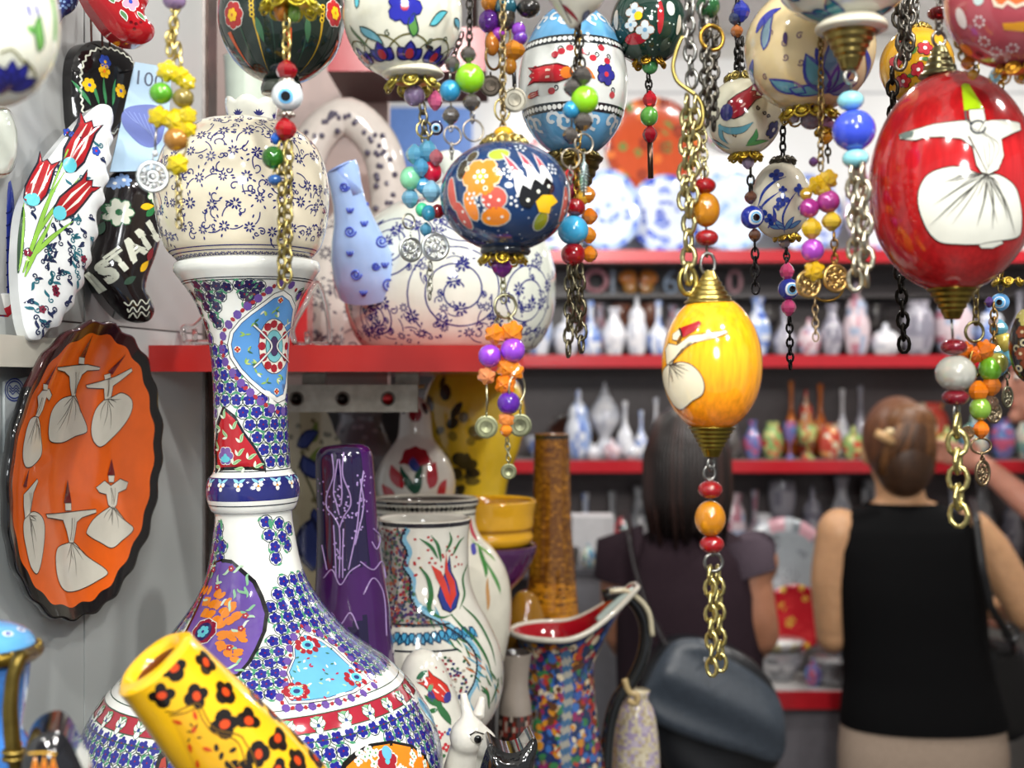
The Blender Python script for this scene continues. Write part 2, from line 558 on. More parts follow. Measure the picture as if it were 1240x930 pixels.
# ------------------------------------------------------------------ the setting
def slab_box(name, lo, hi, col, m='matte', parent=None, st=True):
    o = MB().box(lo, hi, col).build(name, m, parent)
    if st and parent is None:
        structure(o)
    return o
slab_box('floor', (-3.2, -1.6, -0.05), (3.2, 4.6, 0.0), H('6f6a66'), 'satin')
ceil = slab_box('ceiling', (-3.2, -1.6, 2.8), (3.2, 4.6, 2.85), H('d9d8d4'))
for p in SPOTS:                                       # fittings of the lights
    m = MB()
    th = np.linspace(0, 2 * PI, 20, endpoint=False)
    m.grid([[(p[0] + math.cos(a) * r, p[1] + math.sin(a) * r, z) for a in th] for r, z in ((.045, 2.8), (.05, 2.77), (.07, 2.72), (.07, 2.705), (.062, 2.705), (.05, 2.76))], H('3a3a3c'))
    f = m.build('ceiling_light_fitting', 'oldmetal', ceil)
slab_box('wall_back', (-3.2, 4.1, 0), (3.2, 4.2, 2.8), H('b9b7b4'), 'wall')
slab_box('wall_right', (2.5, 0.4, 0), (2.6, 4.1, 2.8), H('b4b0ac'), 'wall')

# the pale cabinet side on which plates and slippers hang; it runs away from the viewer and a little inwards
WD = Vector((math.sin(math.radians(10.2)), math.cos(math.radians(10.2)), 0))      # along the wall
WN = Vector((WD.y, -WD.x, 0))                                                     # out of the wall
def wallpt(Y, off=0.0, z=0.0):
    return Vector((-0.528 + 0.18 * Y, Y, z)) + WN * off
def wallpx(px, off=0.0):
    """depth Y where the line of sight through column px meets the wall (off metres in front of it)"""
    q = (px - CX) / F
    p = wallpt(0, off)
    return (p.x - 0.18 * p.y) / (q - 0.18)
def prism(mb, pts, z0, z1, col):
    n = len(pts)
    mb.add([(x, y, z0) for x, y in pts] + [(x, y, z1) for x, y in pts],
           [tuple(range(n - 1, -1, -1)), tuple(range(n, 2 * n))] + [(i, (i + 1) % n, n + (i + 1) % n, n + i) for i in range(n)], col, False)
    return mb
PANEL = H('b6bbba'); PANEL2 = H('a3a5a4')
a, b = wallpt(0.3, -.004), wallpt(1.232, -.004)
wl = structure(prism(MB(), [(a.x, a.y), (b.x, b.y), (b.x - .05, b.y + .01), (a.x - .05, a.y + .01)], 0, 2.8, H('77797a')).build('wall_left', 'wall'))
def wpanel(y0, y1, z0, z1, col):
    a, b, c, d = wallpt(y0, -.004), wallpt(y1, -.004), wallpt(y1, 0), wallpt(y0, 0)
    prism(MB(), [(q.x, q.y) for q in (d, c, b, a)], z0, z1, col).build('panel', 'wall', wl)
wpanel(0.3, 1.004, 1.700, 2.8, PANEL2)
wpanel(1.0062, 1.232, 1.700, 2.8, PANEL2)
wpanel(0.3, 1.004, 0, 1.6985, PANEL)
wpanel(1.0062, 1.232, 0, 1.6985, PANEL)
# dark metal upright that ends the cabinet side
po = MB().box((W(239, 0, 1.25).x, 1.234, 0), (W(257, 0, 1.25).x, 1.27, 2.8), H('4b403c')).build('trim_1', 'oldmetal'); structure(po)
MB().box((W(245, 0, 1.23).x, 1.228, 0), (W(249, 0, 1.23).x, 1.236, 2.8), H('a7a09c')).build('highlight_strip', 'metal', po)  # pale strip put in for the highlight line along the upright
structure(MB().box((-.52, 1.76, 1.63), (W(470, 0, 1.76).x, 1.79, 2.8), H('a38b84')).build('wall_partition', 'wall'))
structure(MB().box((-.52, 1.76, 0), (W(600, 0, 1.76).x, 1.79, 1.63), H('3b3838')).build('wall_lower', 'satin'))

REDS = H('b92a26')
# ------------------------------------------------------------------ red shelf with the teapot
ZT = CZ + 47 / F * 1.115; ZB = CZ + 15 / F * 1.115
sh = thing('wall_shelf', 'glossy red shelf board under the cream teapot, fixed to the pale cabinet side', 'shelf', (-.15, 1.3, ZB))
pl = [(W(180, 0, 1.115).x, 1.115), (W(634, 0, 1.115).x, 1.115), (W(634, 0, 1.115).x, 1.75), (-.30, 1.75), (-.300, 1.275), (wallpt(1.226, .001).x, 1.226)]
prism(MB(), pl, ZB, ZT, REDS).build('board', 'plastic', sh)
m = MB()
y = 1.30
z0, z1 = W(0, 499, y).z, W(0, 466, y).z
m.box((W(348, 0, y).x, y, z0), (W(506, 0, y).x, y + .004, z1), H('9b958a'))
m.box((W(348, 0, y).x, y + .004, z1 - .004), (W(506, 0, y).x, y + .10, z1), H('8d877d'))
m.box((W(350, 0, y).x, y + .08, z1 - .004), (W(380, 0, y).x, y + .09, ZB + .001), H('8d877d'))
m.box((W(470, 0, y).x, y + .08, z1 - .004), (W(500, 0, y).x, y + .09, ZB + .001), H('8d877d'))
for px, c in ((359, H('2a2624')), (415, H('2a2624')), (470, H('b8383a'))):
    ct = W(px, 483, y)
    th = np.linspace(0, 2 * PI, 16, endpoint=False)
    m.grid([[(ct.x + math.cos(q) * r, y - e, ct.z + math.sin(q) * r) for q in th] for r, e in ((.0078, .0003), (.0075, .0022), (.0058, .0022), (.0055, .0006), (.0003, .0006))], lambda i, j: H('77726a') if i < 3 else c)
m.build('bracket', 'metal', sh)
us = thing('hanging_shelf', 'red shelf board high above the teapot, hanging from the ceiling on two rods', 'shelf', (-.1, 1.6, 2.05))
zu = W(0, 86, 1.58).z
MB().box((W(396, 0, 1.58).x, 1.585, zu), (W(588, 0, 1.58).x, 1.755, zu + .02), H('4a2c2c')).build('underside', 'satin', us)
MB().box((W(396, 0, 1.58).x, 1.58, zu), (W(588, 0, 1.58).x, 1.5848, zu + .056), H('a8323a')).build('board', 'plastic', us)
for px in (410, 575):
    MB().tube([(W(px, 0, 1.66).x, 1.66, zu + .03), (W(px, 0, 1.66).x, 1.66, 2.8)], .004, STEEL).build('rod', 'metal', us)

# hidden stands that carry the tall wares
def stand(name, lo, hi, col, label):
    o = thing(name, label, 'stand', ((lo[0] + hi[0]) / 2, (lo[1] + hi[1]) / 2, 0))
    MB().box((lo[0], lo[1], hi[2] - .025), hi, col).build('top_board', 'wood', o)
    MB().box((lo[0] + .01, lo[1] + .01, 0), (hi[0] - .01, hi[1] - .01, hi[2] - .0255), H('3a3230')).build('body', 'wood', o)
    return o
stand('display_stand', (-.300, .752, 0), (.06, 1.2, 1.265), H('5a4a44'), 'dark wooden display stand beneath the tall long-necked bottle')
stand('display_stand', (-.300, 1.205, 0), (-.035, 1.445, 1.265), H('5a4a44'), 'dark wooden display stand beneath the speckled jug')
stand('display_stand', (-.012, 1.36, 0), (.40, 1.74, 1.0), H('4c4442'), 'low dark display stand beneath the ewers and the amber bottle')
stand('display_stand', (-.37, .50, 0), (-.05, .70, 1.386), H('50433e'), 'small dark display stand beneath the yellow leopard-spotted boot')
stand('display_stand', (-.320, 1.463, 0), (-.014, 1.74, 1.384), H('4c4442'), 'dark display stand beneath the yellow and purple bowls')

# ------------------------------------------------------------------ the long-necked bottle vase
VY = 0.90
k = VY / F
def vz(y): return (1100 - y) * k
hw = [(1100, 120), (1080, 165), (1050, 195), (1000, 216), (960, 222), (921, 220), (900, 216), (876, 207), (850, 193), (830, 178), (806, 154), (785, 127), (767, 106), (745, 87), (725, 73), (700, 60), (675, 53), (650, 49), (628, 46),
      (618, 46.5), (616, 50), (610, 52.5), (598, 55.5), (586, 55), (577, 52), (571, 47), (566, 45.5), (540, 44.5), (500, 44), (450, 44.5), (410, 48), (385, 55), (362, 64), (345, 75), (334, 83), (329, 86.5), (324, 87), (319, 85.5)]
tilt = math.atan(0.0262)
ML = Matrix.Rotation(-tilt, 3, 'Y')
vase = Lathe([(w * k, vz(y)) for y, w in hw], W(319.7, 1100, VY), ML, n=190)
VT = thing('bottle_vase', 'tall long-necked white bottle vase painted with blue flowers and medallions', 'vase', vase.o)
WV = H('eceee8')
def zc(py): return vase.hit(c_v(py), py)[1]
def c_v(py): return 315 - (921 - py) * .0262
sb = [vase.hit(400, y)[1] for y in (853, 861, 886, 893)]           # ridge, red band, ridge
sc_ = [zc(y) for y in (577, 609)]
def vcol(th, s):
    if sb[2] < s < sb[1]:
        return H('a8283a')
    if sc_[1] < s < sc_[0]:
        return H('252a72')
    return WV
vase.body(vcol, 168, inner=(.004, .05, WV))
for s_ in (sb[0] * .5 + sb[1] * .5, sb[2] * .5 + sb[3] * .5):
    vase.ring(s_, 8.5 * k, H('f2f4ee'), 1); vase.ring(s_ + 5 * k, 1.2 * k, H('31503f'), 2); vase.ring(s_ - 5 * k, 1.2 * k, H('31503f'), 2)
for py in (571, 613, 334.5, 337.5, 622):
    vase.ring(zc(py), 1.3 * k, H('26303c'), 1)
# outlines that the small flowers leave free
med1 = [(343, 351), (332, 355), (318, 366), (303, 377), (290, 388), (279, 402), (276, 417), (279, 433), (290, 450), (303, 464), (318, 477), (336, 488), (344, 484), (347, 470), (350, 440), (351, 411), (355, 385), (357, 370), (352, 358)]
tri = [(271, 493), (284, 504), (295, 524), (309, 543), (320, 563), (322, 571), (262, 572), (261.5, 540), (264, 512)]
pur = [(261, 682), (270, 679), (280, 680), (295, 693), (308, 705), (317, 724), (323, 743), (320, 765), (311, 786), (302, 802), (288, 818), (262, 822), (240, 812), (222, 790), (221, 775), (236, 745), (248, 718), (254, 700)]
skm = [(367, 765), (389, 774), (405, 786), (423, 803), (448, 826), (430, 839), (400, 848), (372, 852), (350, 853), (343, 842), (352, 827), (347, 815), (355, 796), (354, 783)]
orm = [(413, 935), (417, 926), (430, 914), (448, 904), (473, 900), (498, 905), (514, 917), (521, 932), (510, 950), (470, 962), (430, 952)]
flame = [(262, 624), (274, 660), (285, 690), (318, 740), (330, 700), (342, 690), (356, 690), (366, 688), (358, 640), (356, 624)]
wtop = [(240, 340), (276, 352), (300, 345), (335, 345), (330, 354), (300, 372), (270, 400), (262, 425), (255, 395), (248, 365)]
sky2 = [(504, 843), (516, 852), (524, 868), (526, 880), (515, 866), (507, 854)]
free = [np.array([vase.hit(*p) for p in q]) for q in (med1, tri, pur, skm, orm, flame, sky2)]
free.append(np.array([vase.hit(*p) for p in wtop]))
NV = H('23278c'); OUT = H('2b4c46')
def vflower(an, R, dark=False):
    t = np.linspace(0, 2 * PI, 10, endpoint=False)
    c = np.stack([R * np.cos(t), R * np.sin(t)], 1)
    vase.stroke(an, c, R * .13, H('1e3b36'), 0, True)
    r0 = random.uniform(0, 6)
    col = H('2a2450') if dark else NV
    for i in range(5):
        a = r0 + 2 * PI * i / 5
        vase.ellipse(an, R * .40, R * .36, col, 1, a, math.cos(a) * R * .46, math.sin(a) * R * .46, 8, .02)
    vase.ellipse(an, R * .13, R * .13, H('8a1c34'), 2, 0, 0, 0, 6, .02)
    for sg in (1, 2.6):
        a = r0 + sg * 2
        vase.leaf(an, math.cos(a) * R * 1.02, math.sin(a) * R * 1.02, a + 1.8, R * .95, R * .34, H('4f9a72'), 1)
def vfield(py0, py1, px_sp, R, amax=2.1, dark=False):
    s0, s1 = vase.hit(c_v(py1), py1)[1], vase.hit(c_v(py0), py0)[1]
    sp = px_sp * k
    n = max(1, int((s1 - s0) / (sp * .9)))
    for i in range(n):
        s = s0 + (s1 - s0) * (i + .5) / n
        r = float(np.interp(s, vase.S, vase.R))
        nn = int(2 * PI * r / sp)
        for j in range(nn):
            th = 2 * PI * (j + .5 * (i % 2)) / nn
            th = (th + PI) % (2 * PI) - PI
            if abs(th) > amax:
                continue
            if any(inside(q, th + e / r, s + f) for q in free for e, f in ((0, 0), (.7 * R * k, 0), (-.7 * R * k, 0), (0, .7 * R * k), (0, -.7 * R * k))):
                continue
            vflower((th, s), R * k, dark)
random.seed(3)
vfield(345, 400, 17.5, 8, dark=True)
vfield(400, 568, 15.2, 8.3)
vfield(626, 700, 15.2, 8.3)
vfield(700, 849, 15.2, 8.3)
vfield(898, 1010, 16.5, 9.0)
# the white that stays bare on the upper neck
for px, py in ((238, 345), (250, 347), (262, 346), (274, 347), (244, 358), (255, 360), (267, 358), (250, 371), (262, 371), (258, 383), (264, 391), (290, 345), (302, 344), (314, 346), (296, 356), (308, 356), (302, 366)):
    vflower(vase.hit(px, py), 8 * k, True)
for px, py in ((322, 632), (338, 634), (326, 648), (342, 650), (333, 662), (334, 676), (350, 640), (348, 660), (266, 640), (267, 660), (266, 676)):
    vflower(vase.hit(px, py), 8.4 * k)
for px, py in ((268, 628), (326, 628)):
    vase.leaf(vase.hit(px, py), 0, 0, -1.4, 14 * k, 5 * k, H('4f9a72'), 2)
def dashes(poly, sp, grow, c1, c2, r1, r2):
    p = np.array(poly, dtype=float); c = p.mean(0)
    p = c + (p - c) * grow
    for i, q in enumerate(along(p, True, sp)):
        an = vase.hit(*q)
        if i % 2:
            vase.ellipse(an, r1 * k, r1 * k * 1.1, c1, 2, 0, 0, 0, 7)
        else:
            vase.ellipse(an, r2 * k, r2 * k * .8, c2, 2, random.uniform(0, 3), 0, 0, 6)
# blue almond medallion on the neck
dashes(med1, 8, 1.17, PURP, H('a8323a'), 5.2, 3.2)
vase.fillpx(med1, H('f0f0ea'), 4, INK, 1.0)
g = np.array(med1, dtype=float); g = g.mean(0) + (g - g.mean(0)) * .90
vase.fillpx([tuple(x) for x in g], H('5a97d6'), 6, H('2e4a78'), .9)
cx, cy = 331, 419
def rosette(cx, cy, rx, ry, lay, n=11):
    vase.fillpx([(cx + rx * 1.12 * math.cos(t), cy + ry * 1.12 * math.sin(t)) for t in np.linspace(0, 2 * PI, 22, endpoint=False)], H('ece8dc'), lay, H('3a2430'), .8)
    for i in range(n):
        t = 2 * PI * i / n
        vase.ellipse(vase.hit(cx + rx * .9 * math.cos(t), cy + ry * .9 * math.sin(t)), rx * .3 * k, rx * .32 * k, H('a3222f'), lay + 2, 0, 0, 0, 8)
    vase.fillpx([(cx + rx * .62 * math.cos(t), cy + ry * .66 * math.sin(t)) for t in np.linspace(0, 2 * PI, 18, endpoint=False)], H('7cc4cc'), lay + 2, H('26484e'), .8)
    vase.fillpx([(cx + rx * .32 * math.cos(t), cy + ry * .4 * math.sin(t)) for t in np.linspace(0, 2 * PI, 14, endpoint=False)], H('4b3a63'), lay + 4, H('26284e'), .6)
rosette(cx, cy, 16, 30, 7, 12)
for sg in (-1, 1):
    vase.strokepx([(331 + sg * 24, cy - 26), (331 + sg * 14, cy - 16), (331 + sg * 3, cy), (331 + sg * 14, cy + 16), (331 + sg * 24, cy + 26)], 3.0, H('3a3450'), 13)
    vase.strokepx([(331 + sg * 24, cy - 26), (331 + sg * 14, cy - 16), (331 + sg * 3, cy), (331 + sg * 14, cy + 16), (331 + sg * 24, cy + 26)], 1.8, H('e6e6e0'), 14)
for px, py in ((339, 363), (288, 423), (334, 474)):
    an = vase.hit(px, py)
    vase.ellipse(an, 4 * k, 4 * k, H('ece8dc'), 8); vase.flower(an, 3.6 * k, 4, H('b02a30'), YEL, 9)
random.seed(5)
for px, py in ((320, 376), (308, 390), (297, 405), (300, 425), (297, 440), (311, 452), (322, 463), (336, 384), (347, 392), (340, 455), (334, 460), (311, 440), (333, 375)):
    an = vase.hit(px, py)
    for _ in range(3):
        vase.leaf(an, 0, 0, random.uniform(0, 6.3), 7 * k, 2.4 * k, random.choice([H('b9cf7a'), H('8fb85a'), H('e6e8d8'), H('3d6b4a')]), 8)
# red flame medallion on the neck
vase.fillpx(tri, H('15161a'), 4, INK, 3.4)
g = np.array(tri, dtype=float); g = g.mean(0) + (g - g.mean(0)) * .9
vase.fillpx([tuple(x) for x in g], H('b3202c'), 6)
for px, py, a in ((272, 507, 1.2), (268, 520, 2.4), (282, 520, .8), (276, 530, 2.0), (291, 536, 1.0), (266, 545, 1.8), (288, 552, .6), (300, 556, .3), (282, 562, .2), (308, 566, .1), (268, 566, 2.8), (296, 567, 3.0)):
    an = vase.hit(px, py)
    vase.leaf(an, 0, 0, a, 12 * k, 4.5 * k, H('a7cf9a'), 8, .2, None, H('41765a'))
    vase.leaf(an, 0, 0, a + 1.3, 8 * k, 3 * k, H('e3e9d6'), 8)
an = vase.hit(274, 552)
vase.flower(an, 11 * k, 6, H('7a5aa0'), CYAN, 9, H('e8e8e0')); vase.ellipse(vase.hit(274, 556), 7 * k, 4 * k, CYAN, 12)
# collar flowers
for i in range(-8, 9):
    th = i * .42 - .1
    an = (th, zc(589))
    for a in (0.6, 2.5):
        vase.leaf(an, 0, 4 * k, a, 9 * k, 4 * k, H('86c4dc'), 2)
    vase.flower(an, 6.0 * k, 3, H('eef0ec'), H('e39a3a'), 3, None, -PI / 2)
# purple medallion
vase.fillpx(pur, H('6f52a8'), 4, BLACK, 4.6)
pc = (247, 766)
random.seed(11)
for i in range(26):
    a = random.uniform(-.35, 1.75) * 1.15 - .2
    for r in (24, 36, 48):
        px, py = pc[0] + math.cos(a) * r * .95 + random.uniform(-2, 2), pc[1] - math.sin(a) * r * 1.15 + 4
        if inside(np.array(pur, dtype=float), px + 5, py - 4):
            an = vase.hit(px, py)
            vase.ellipse(an, 6.2 * k, 3.4 * k, H('ee8a22'), 6 + i % 3, a + random.uniform(-.5, .5), 0, 0, 8)
for i in range(46):
    px, py = random.uniform(250, 322), random.uniform(684, 812)
    if inside(np.array(pur, dtype=float), px, py) and inside(np.array(pur, dtype=float), px + 6, py) and math.hypot(px - pc[0], (py - pc[1]) * .9) > 34:
        an = vase.hit(px, py)
        vase.leaf(an, 0, 0, random.uniform(0, 6.3), random.uniform(8, 15) * k, 4 * k, random.choice([H('bfe0c0'), H('dfeadd'), H('8cc39a')]), 9, .4)
        if i % 6 == 0:
            vase.flower(an, 4 * k, 5, H('b02a40'), WHITE, 10)
an = vase.hit(*pc)
vase.flower(an, 17 * k, 8, H('8e1a3a'), NAVY, 9, H('e8e8e0')); vase.ellipse(an, 11 * k, 12 * k, H('23245e'), 12)
vase.flower(an, 8 * k, 6, CYAN, NAVY, 13)
# sky blue medallion
dashes(skm, 8, 1.13, PURP, H('a8323a'), 5, 3)
vase.fillpx(skm, H('eff0ea'), 4, INK, 1.0)
g = np.array(skm, dtype=float); g = g.mean(0) + (g - g.mean(0)) * .91
vase.fillpx([tuple(x) for x in g], H('6ab8e0'), 6, H('2e4a78'), .9)
for px, py in ((372, 782), (359, 838), (431, 821)):
    for i in range(9):
        t = 2 * PI * i / 9
        q = (px + 12 * math.cos(t), py + 8 * math.sin(t))
        if inside(np.array(skm, dtype=float), *q):
            vase.ellipse(vase.hit(*q), 4 * k, 4.4 * k, H('a3222f'), 8, 0, 0, 0, 8)
    vase.ellipse(vase.hit(px, py), 9 * k, 8 * k, H('eef0e8'), 8); vase.ellipse(vase.hit(px, py), 7.5 * k, 6.5 * k, CYAN, 9); vase.ellipse(vase.hit(px, py), 4 * k, 3 * k, H('2c3c7a'), 10)
for i in range(70):
    px, py = random.uniform(350, 440), random.uniform(770, 850)
    if inside(np.array(skm, dtype=float), px, py) and inside(np.array(skm, dtype=float), px + 5, py + 4):
        an = vase.hit(px, py)
        vase.leaf(an, 0, 0, random.uniform(0, 6.3), 5.5 * k, 2.4 * k, random.choice([H('eef4e8'), H('b7d9a8'), H('3f7a62'), H('b03050'), H('eef4e8')]), 8)
for q in (sky2,):
    vase.fillpx(q, H('6ab8e0'), 5, H('eef0e8'), 2.5)
# orange medallion near the bottom
vase.fillpx(orm, H('f08a1e'), 4, BLACK, 6)
for i in range(26):
    px, py = random.uniform(420, 515), random.uniform(906, 945)
    if inside(np.array(orm, dtype=float), px, py):
        vase.flower(vase.hit(px, py), 5.5 * k, 4, H('eef4e8'), H('5a9a5a'), 6, None, random.uniform(0, 2))
an = vase.hit(468, 922)
vase.flower(an, 15 * k, 6, H('a3222f'), CYAN, 9, WHITE); vase.ellipse(vase.hit(467, 912), 7 * k, 8 * k, H('6ab8e0'), 12)
# dark red flame and a blue patch low on the far side
vase.fillpx([(188, 930), (192, 915), (200, 906), (203, 890), (206, 906), (203, 930)], H('1d1a1c'), 4)
vase.fillpx([(193, 930), (196, 920), (201, 916), (202, 930)], H('b03a2c'), 6)
# red band tulips
sm_ = (sb[1] + sb[2]) / 2
nT = 34
for i in range(nT):
    th = -PI + 2 * PI * i / nT
    an = (th, sm_ - 3 * k)
    vase.ellipse(an, 8.5 * k, 8.5 * k, H('7fb98a'), 1, 0, 0, 3 * k)
    vase.flower(an, 9.5 * k, 3, H('f0f3ee'), H('2c4a8a'), 2, H('2a5a48'), -PI / 2)
    for sg in (-1, 1):
        vase.leaf(an, 0, 2 * k, PI / 2 + sg * .7, 11 * k, 4.6 * k, H('e7f1e6'), 5, 0, H('2a5a48'))
vase.mb.build('body', 'glaze', VT)

# ------------------------------------------------------------------ vine painting shared by the cream wares
VB = H('2b2e78')
def vine_flower(cv, an, R, col=VB, n=8):
    for i in range(n):
        a = 2 * PI * i / n + .2
        cv.ellipse(an, R * .36, R * .18, col, 1, a, math.cos(a) * R * .62, math.sin(a) * R * .62, 6, .02)
def vine_field(cv, s0, s1, sp, amax=2.2, col=VB, w=1.0):
    k = cv.k
    n = max(1, int((s1 - s0) / (sp * k)))
    for i in range(n):
        s = s0 + (s1 - s0) * (i + .5) / n
        r = float(np.interp(s, cv.S, cv.R))
        nn = max(3, int(2 * PI * r / (sp * k)))
        for j in range(nn):
            th = (2 * PI * (j + .5 * (i % 2)) / nn + random.uniform(-.25, .25) / nn + PI) % (2 * PI) - PI
            if abs(th) > amax:
                continue
            an = (th, min(max(s + random.uniform(-.2, .2) * sp * k, s0), s1))
            vine_flower(cv, an, random.uniform(5.5, 7.5) * k * w, col)
            for q in range(2):
                cv.curl(an, random.uniform(8, 12) * k * w * random.choice((-1, 1)), random.uniform(-9, 9) * k * w, random.uniform(0, 6.3), random.uniform(16, 24) * k * w, 1.5 * k * w, col, 0, random.uniform(.7, 1.2), random.choice((-1, 1)))
            a = random.uniform(0, 6.3)
            cv.stroke(an, [(math.cos(a + u * .5) * (7 + 14 * u) * k * w, math.sin(a + u * .5) * (7 + 14 * u) * k * w) for u in np.linspace(0, 1, 6)], 1.4 * k * w, col, 0)
            for q in range(3):
                a = random.uniform(0, 6.3); d = random.uniform(9, 15) * k * w
                cv.ellipse(an, 2.4 * k * w, 1.1 * k * w, col, 1, a, math.cos(a) * d, math.sin(a) * d, 6, .02)
random.seed(21)
# ball jar standing in the mouth of the bottle
k = VY / F
bo = W(296, 330, VY)
bp = [(46, 0), (70, 8), (80, 16), (92, 30), (100, 56), (103.5, 84), (104, 100), (101, 124), (93, 146), (78, 164), (58, 177), (38, 183), (24, 185), (8, 186)]
ball = Lathe([(a * k, b * k) for a, b in bp], bo, ML, n=70)
BT = thing('globe_jar', 'cream round jar with blue vine pattern and crown finial, set in the bottle mouth', 'jar', bo)
ball.body(H('f4ead0'), 96, (True, True))
for py in (296, 301, 312):
    ball.ring(ball.hit(300, py)[1], 1.5 * k, VB, 1)
for i in range(70):
    th = -PI + 2 * PI * i / 70
    vine_flower(ball, (th, ball.hit(300, 306.5)[1]), 4 * k)
vine_field(ball, ball.hit(296, 290)[1], ball.S[-1] - 20 * k, 26, w=1.0)
ball.mb.build('body', 'glaze', BT)
# crown finial: a flared cup with a scalloped edge
m = MB()
cb = W(305, 160, VY) + Vector((0, 0, 0))
n = 60
rows = []
for r_, h_, amp in ((27, -6, 0), (27, 8, 0), (29, 20, .0), (31, 26, .5), (32, 31, 1), (29.5, 31, 1), (27, 18, .2), (25, 4, 0)):
    rows.append([(cb.x + r_ * k * math.sin(2 * PI * j / n), cb.y - r_ * k * math.cos(2 * PI * j / n), cb.z + (h_ + amp * 8 * abs(math.cos(3.5 * 2 * PI * j / n)) ** .7) * k) for j in range(n)])
m.grid(rows, H('e8eae0'), True, (True, True))
crown = Lathe([(27 * k, -6 * k), (27 * k, 8 * k), (29 * k, 20 * k), (31 * k, 27 * k), (32 * k, 32 * k)], cb, None, n=20)
crown.ring(crown.S[-1] * .2, 1.6 * k, VB, 1)
for i in range(7):
    th = -PI + 2 * PI * (i + .05) / 7
    for a in (PI / 2, PI / 2 + .5, PI / 2 - .5, PI / 2 + 1, PI / 2 - 1):
        crown.leaf((th, crown.S[-1] * .55), 0, 0, a, 8 * k, 2.6 * k, VB, 1)
m.v += crown.mb.v; m.f += [tuple(i + m.n for i in f) for f in crown.mb.f]; m.c += crown.mb.c; m.sm += crown.mb.sm; m.mi += crown.mb.mi
m.build('crown_finial', 'glaze', BT)

# ------------------------------------------------------------------ teapot on the red shelf
TY = 1.305
k = TY / F
to = W(545, 421, TY); to.z = ZT + .0005
tp = [(98, 0), (104, 3), (116, 20), (125, 45), (128.5, 72), (127, 98), (119, 124), (104, 148), (84, 166), (62, 178), (50, 182)]
tea = Lathe([(a * k, b * k) for a, b in tp], to, None, n=70)
TT = thing('teapot', 'large cream teapot with blue vine pattern and a pale blue spout on the red shelf', 'teapot', to)
tea.body(H('dde2d6'), 110, (True, True))
random.seed(8)
# big spirals of vine
for (px, py, R, sg) in ((555, 352, 62, 1), (640, 360, 52, -1), (470, 300, 50, 1), (560, 262, 40, -1), (455, 385, 30, 1)):
    an = tea.hit(px, py)
    t = np.linspace(0, 1, 70)
    th = sg * t * 2.6 * 2 * PI + .6
    r = R * k * (.12 + .88 * t)
    pts = np.stack([r * np.cos(th), r * np.sin(th) * .95], 1)
    ok = pts[an[1] + pts[:, 1] > .004]
    if len(ok) == len(pts):
        tea.stroke(an, pts, 1.9 * k, VB, 0)
    else:
        tea.stroke(an, pts[:int(len(pts) * .7)], 1.5 * k, VB, 0)
    for i in range(6, 70, 6):
        q = pts[i]
        if an[1] + q[1] < .006:
            continue
        a2 = (an[0] + q[0] / max(float(np.interp(an[1] + q[1], tea.S, tea.R)), .01), an[1] + q[1])
        if (i // 6) % 2:
            vine_flower(tea, a2, 9 * k)
        else:
            tea.curl(a2, 0, 0, th[i] + sg * .6, 22 * k, 1.3 * k, VB, 0, 1.0, -sg)
            tea.leaf(a2, 0, 0, th[i] - sg * .9, 8 * k, 3 * k, VB, 0)
vine_field(tea, tea.S[-1] * .80, tea.S[-1] * .98, 30)
vine_field(tea, tea.S[-1] * .07, tea.S[-1] * .15, 26)
vine_field(tea, tea.S[-1] * .16, tea.S[-1] * .78, 46, 2.2, VB, .95)
for th0 in np.linspace(1.0, 3.2, 6):
    vine_flower(tea, (th0, tea.S[-1] * .5), 9 * k)
tea.mb.build('body', 'glaze', TT)
# spout: a wide curving tube, nearer the viewer
m = MB()
path = []
for (px, py, w, dy) in ((448, 352, 40, -.070), (441, 325, 41, -.082), (435, 298, 38, -.092), (430, 272, 32, -.100), (424, 246, 25, -.106), (419, 224, 20.5, -.112), (415, 208, 20, -.116), (412, 203, 22, -.118)):
    path.append((W(px, py, TY + dy), w * (TY + dy) / F))
pp = catmull([(p.x, p.z) for p, _ in path], 22); wq = np.interp(np.linspace(0, 7, 22), range(8), [w for _, w in path]); yy = np.interp(np.linspace(0, 7, 22), range(8), [p.y for p, _ in path])
pts3 = [Vector((a, b_, c)) for (a, c), b_ in zip(pp, yy)]
SPB = H('9db9e6')
m.tube(pts3, [(w, w * .8) for w in wq], SPB, 28, caps=False)
e = pts3[-1]; d = (pts3[-1] - pts3[-2]).normalized()
m.tube([e - d * .0005, e + d * .0012, e + d * .0005, e - d * .03], [(wq[-1], wq[-1] * .8), (wq[-1] * .95, wq[-1] * .76), (wq[-1] * .86, wq[-1] * .68), (wq[-1] * .7, wq[-1] * .5)], H('8aa3da'), 28, caps=True)
from mathutils.bvhtree import BVHTree
def draw_on(m, marks, rad, col):
    """draw fine lines where lines of sight meet the skin collected so far"""
    bv = BVHTree.FromPolygons(np.concatenate(m.v).tolist(), m.f)
    for pts in marks:
        out = []
        for px, py in pts:
            d_ = Vector(((px - CX) / F, 1.0, (CY - py) / F)).normalized()
            q, nr, _i, _d = bv.ray_cast(Vector((0, 0, CZ)), d_)
            if q is not None:
                if nr.dot(d_) > 0:
                    nr = -nr
                out.append(q + nr * rad * .35)
        if len(out) > 2:
            m.tube(out, rad, col, 5)
marks = []
for (px, py, R) in ((417, 226, 6), (424, 280, 7), (462, 292, 8), (431, 332, 7), (471, 344, 9), (449, 246, 6), (455, 322, 5)):
    th = np.linspace(0, 3.4 * PI, 28)
    marks.append([(px + R * (1 - t / (4 * PI)) * math.cos(t), py + R * (1 - t / (4 * PI)) * math.sin(t)) for t in th])
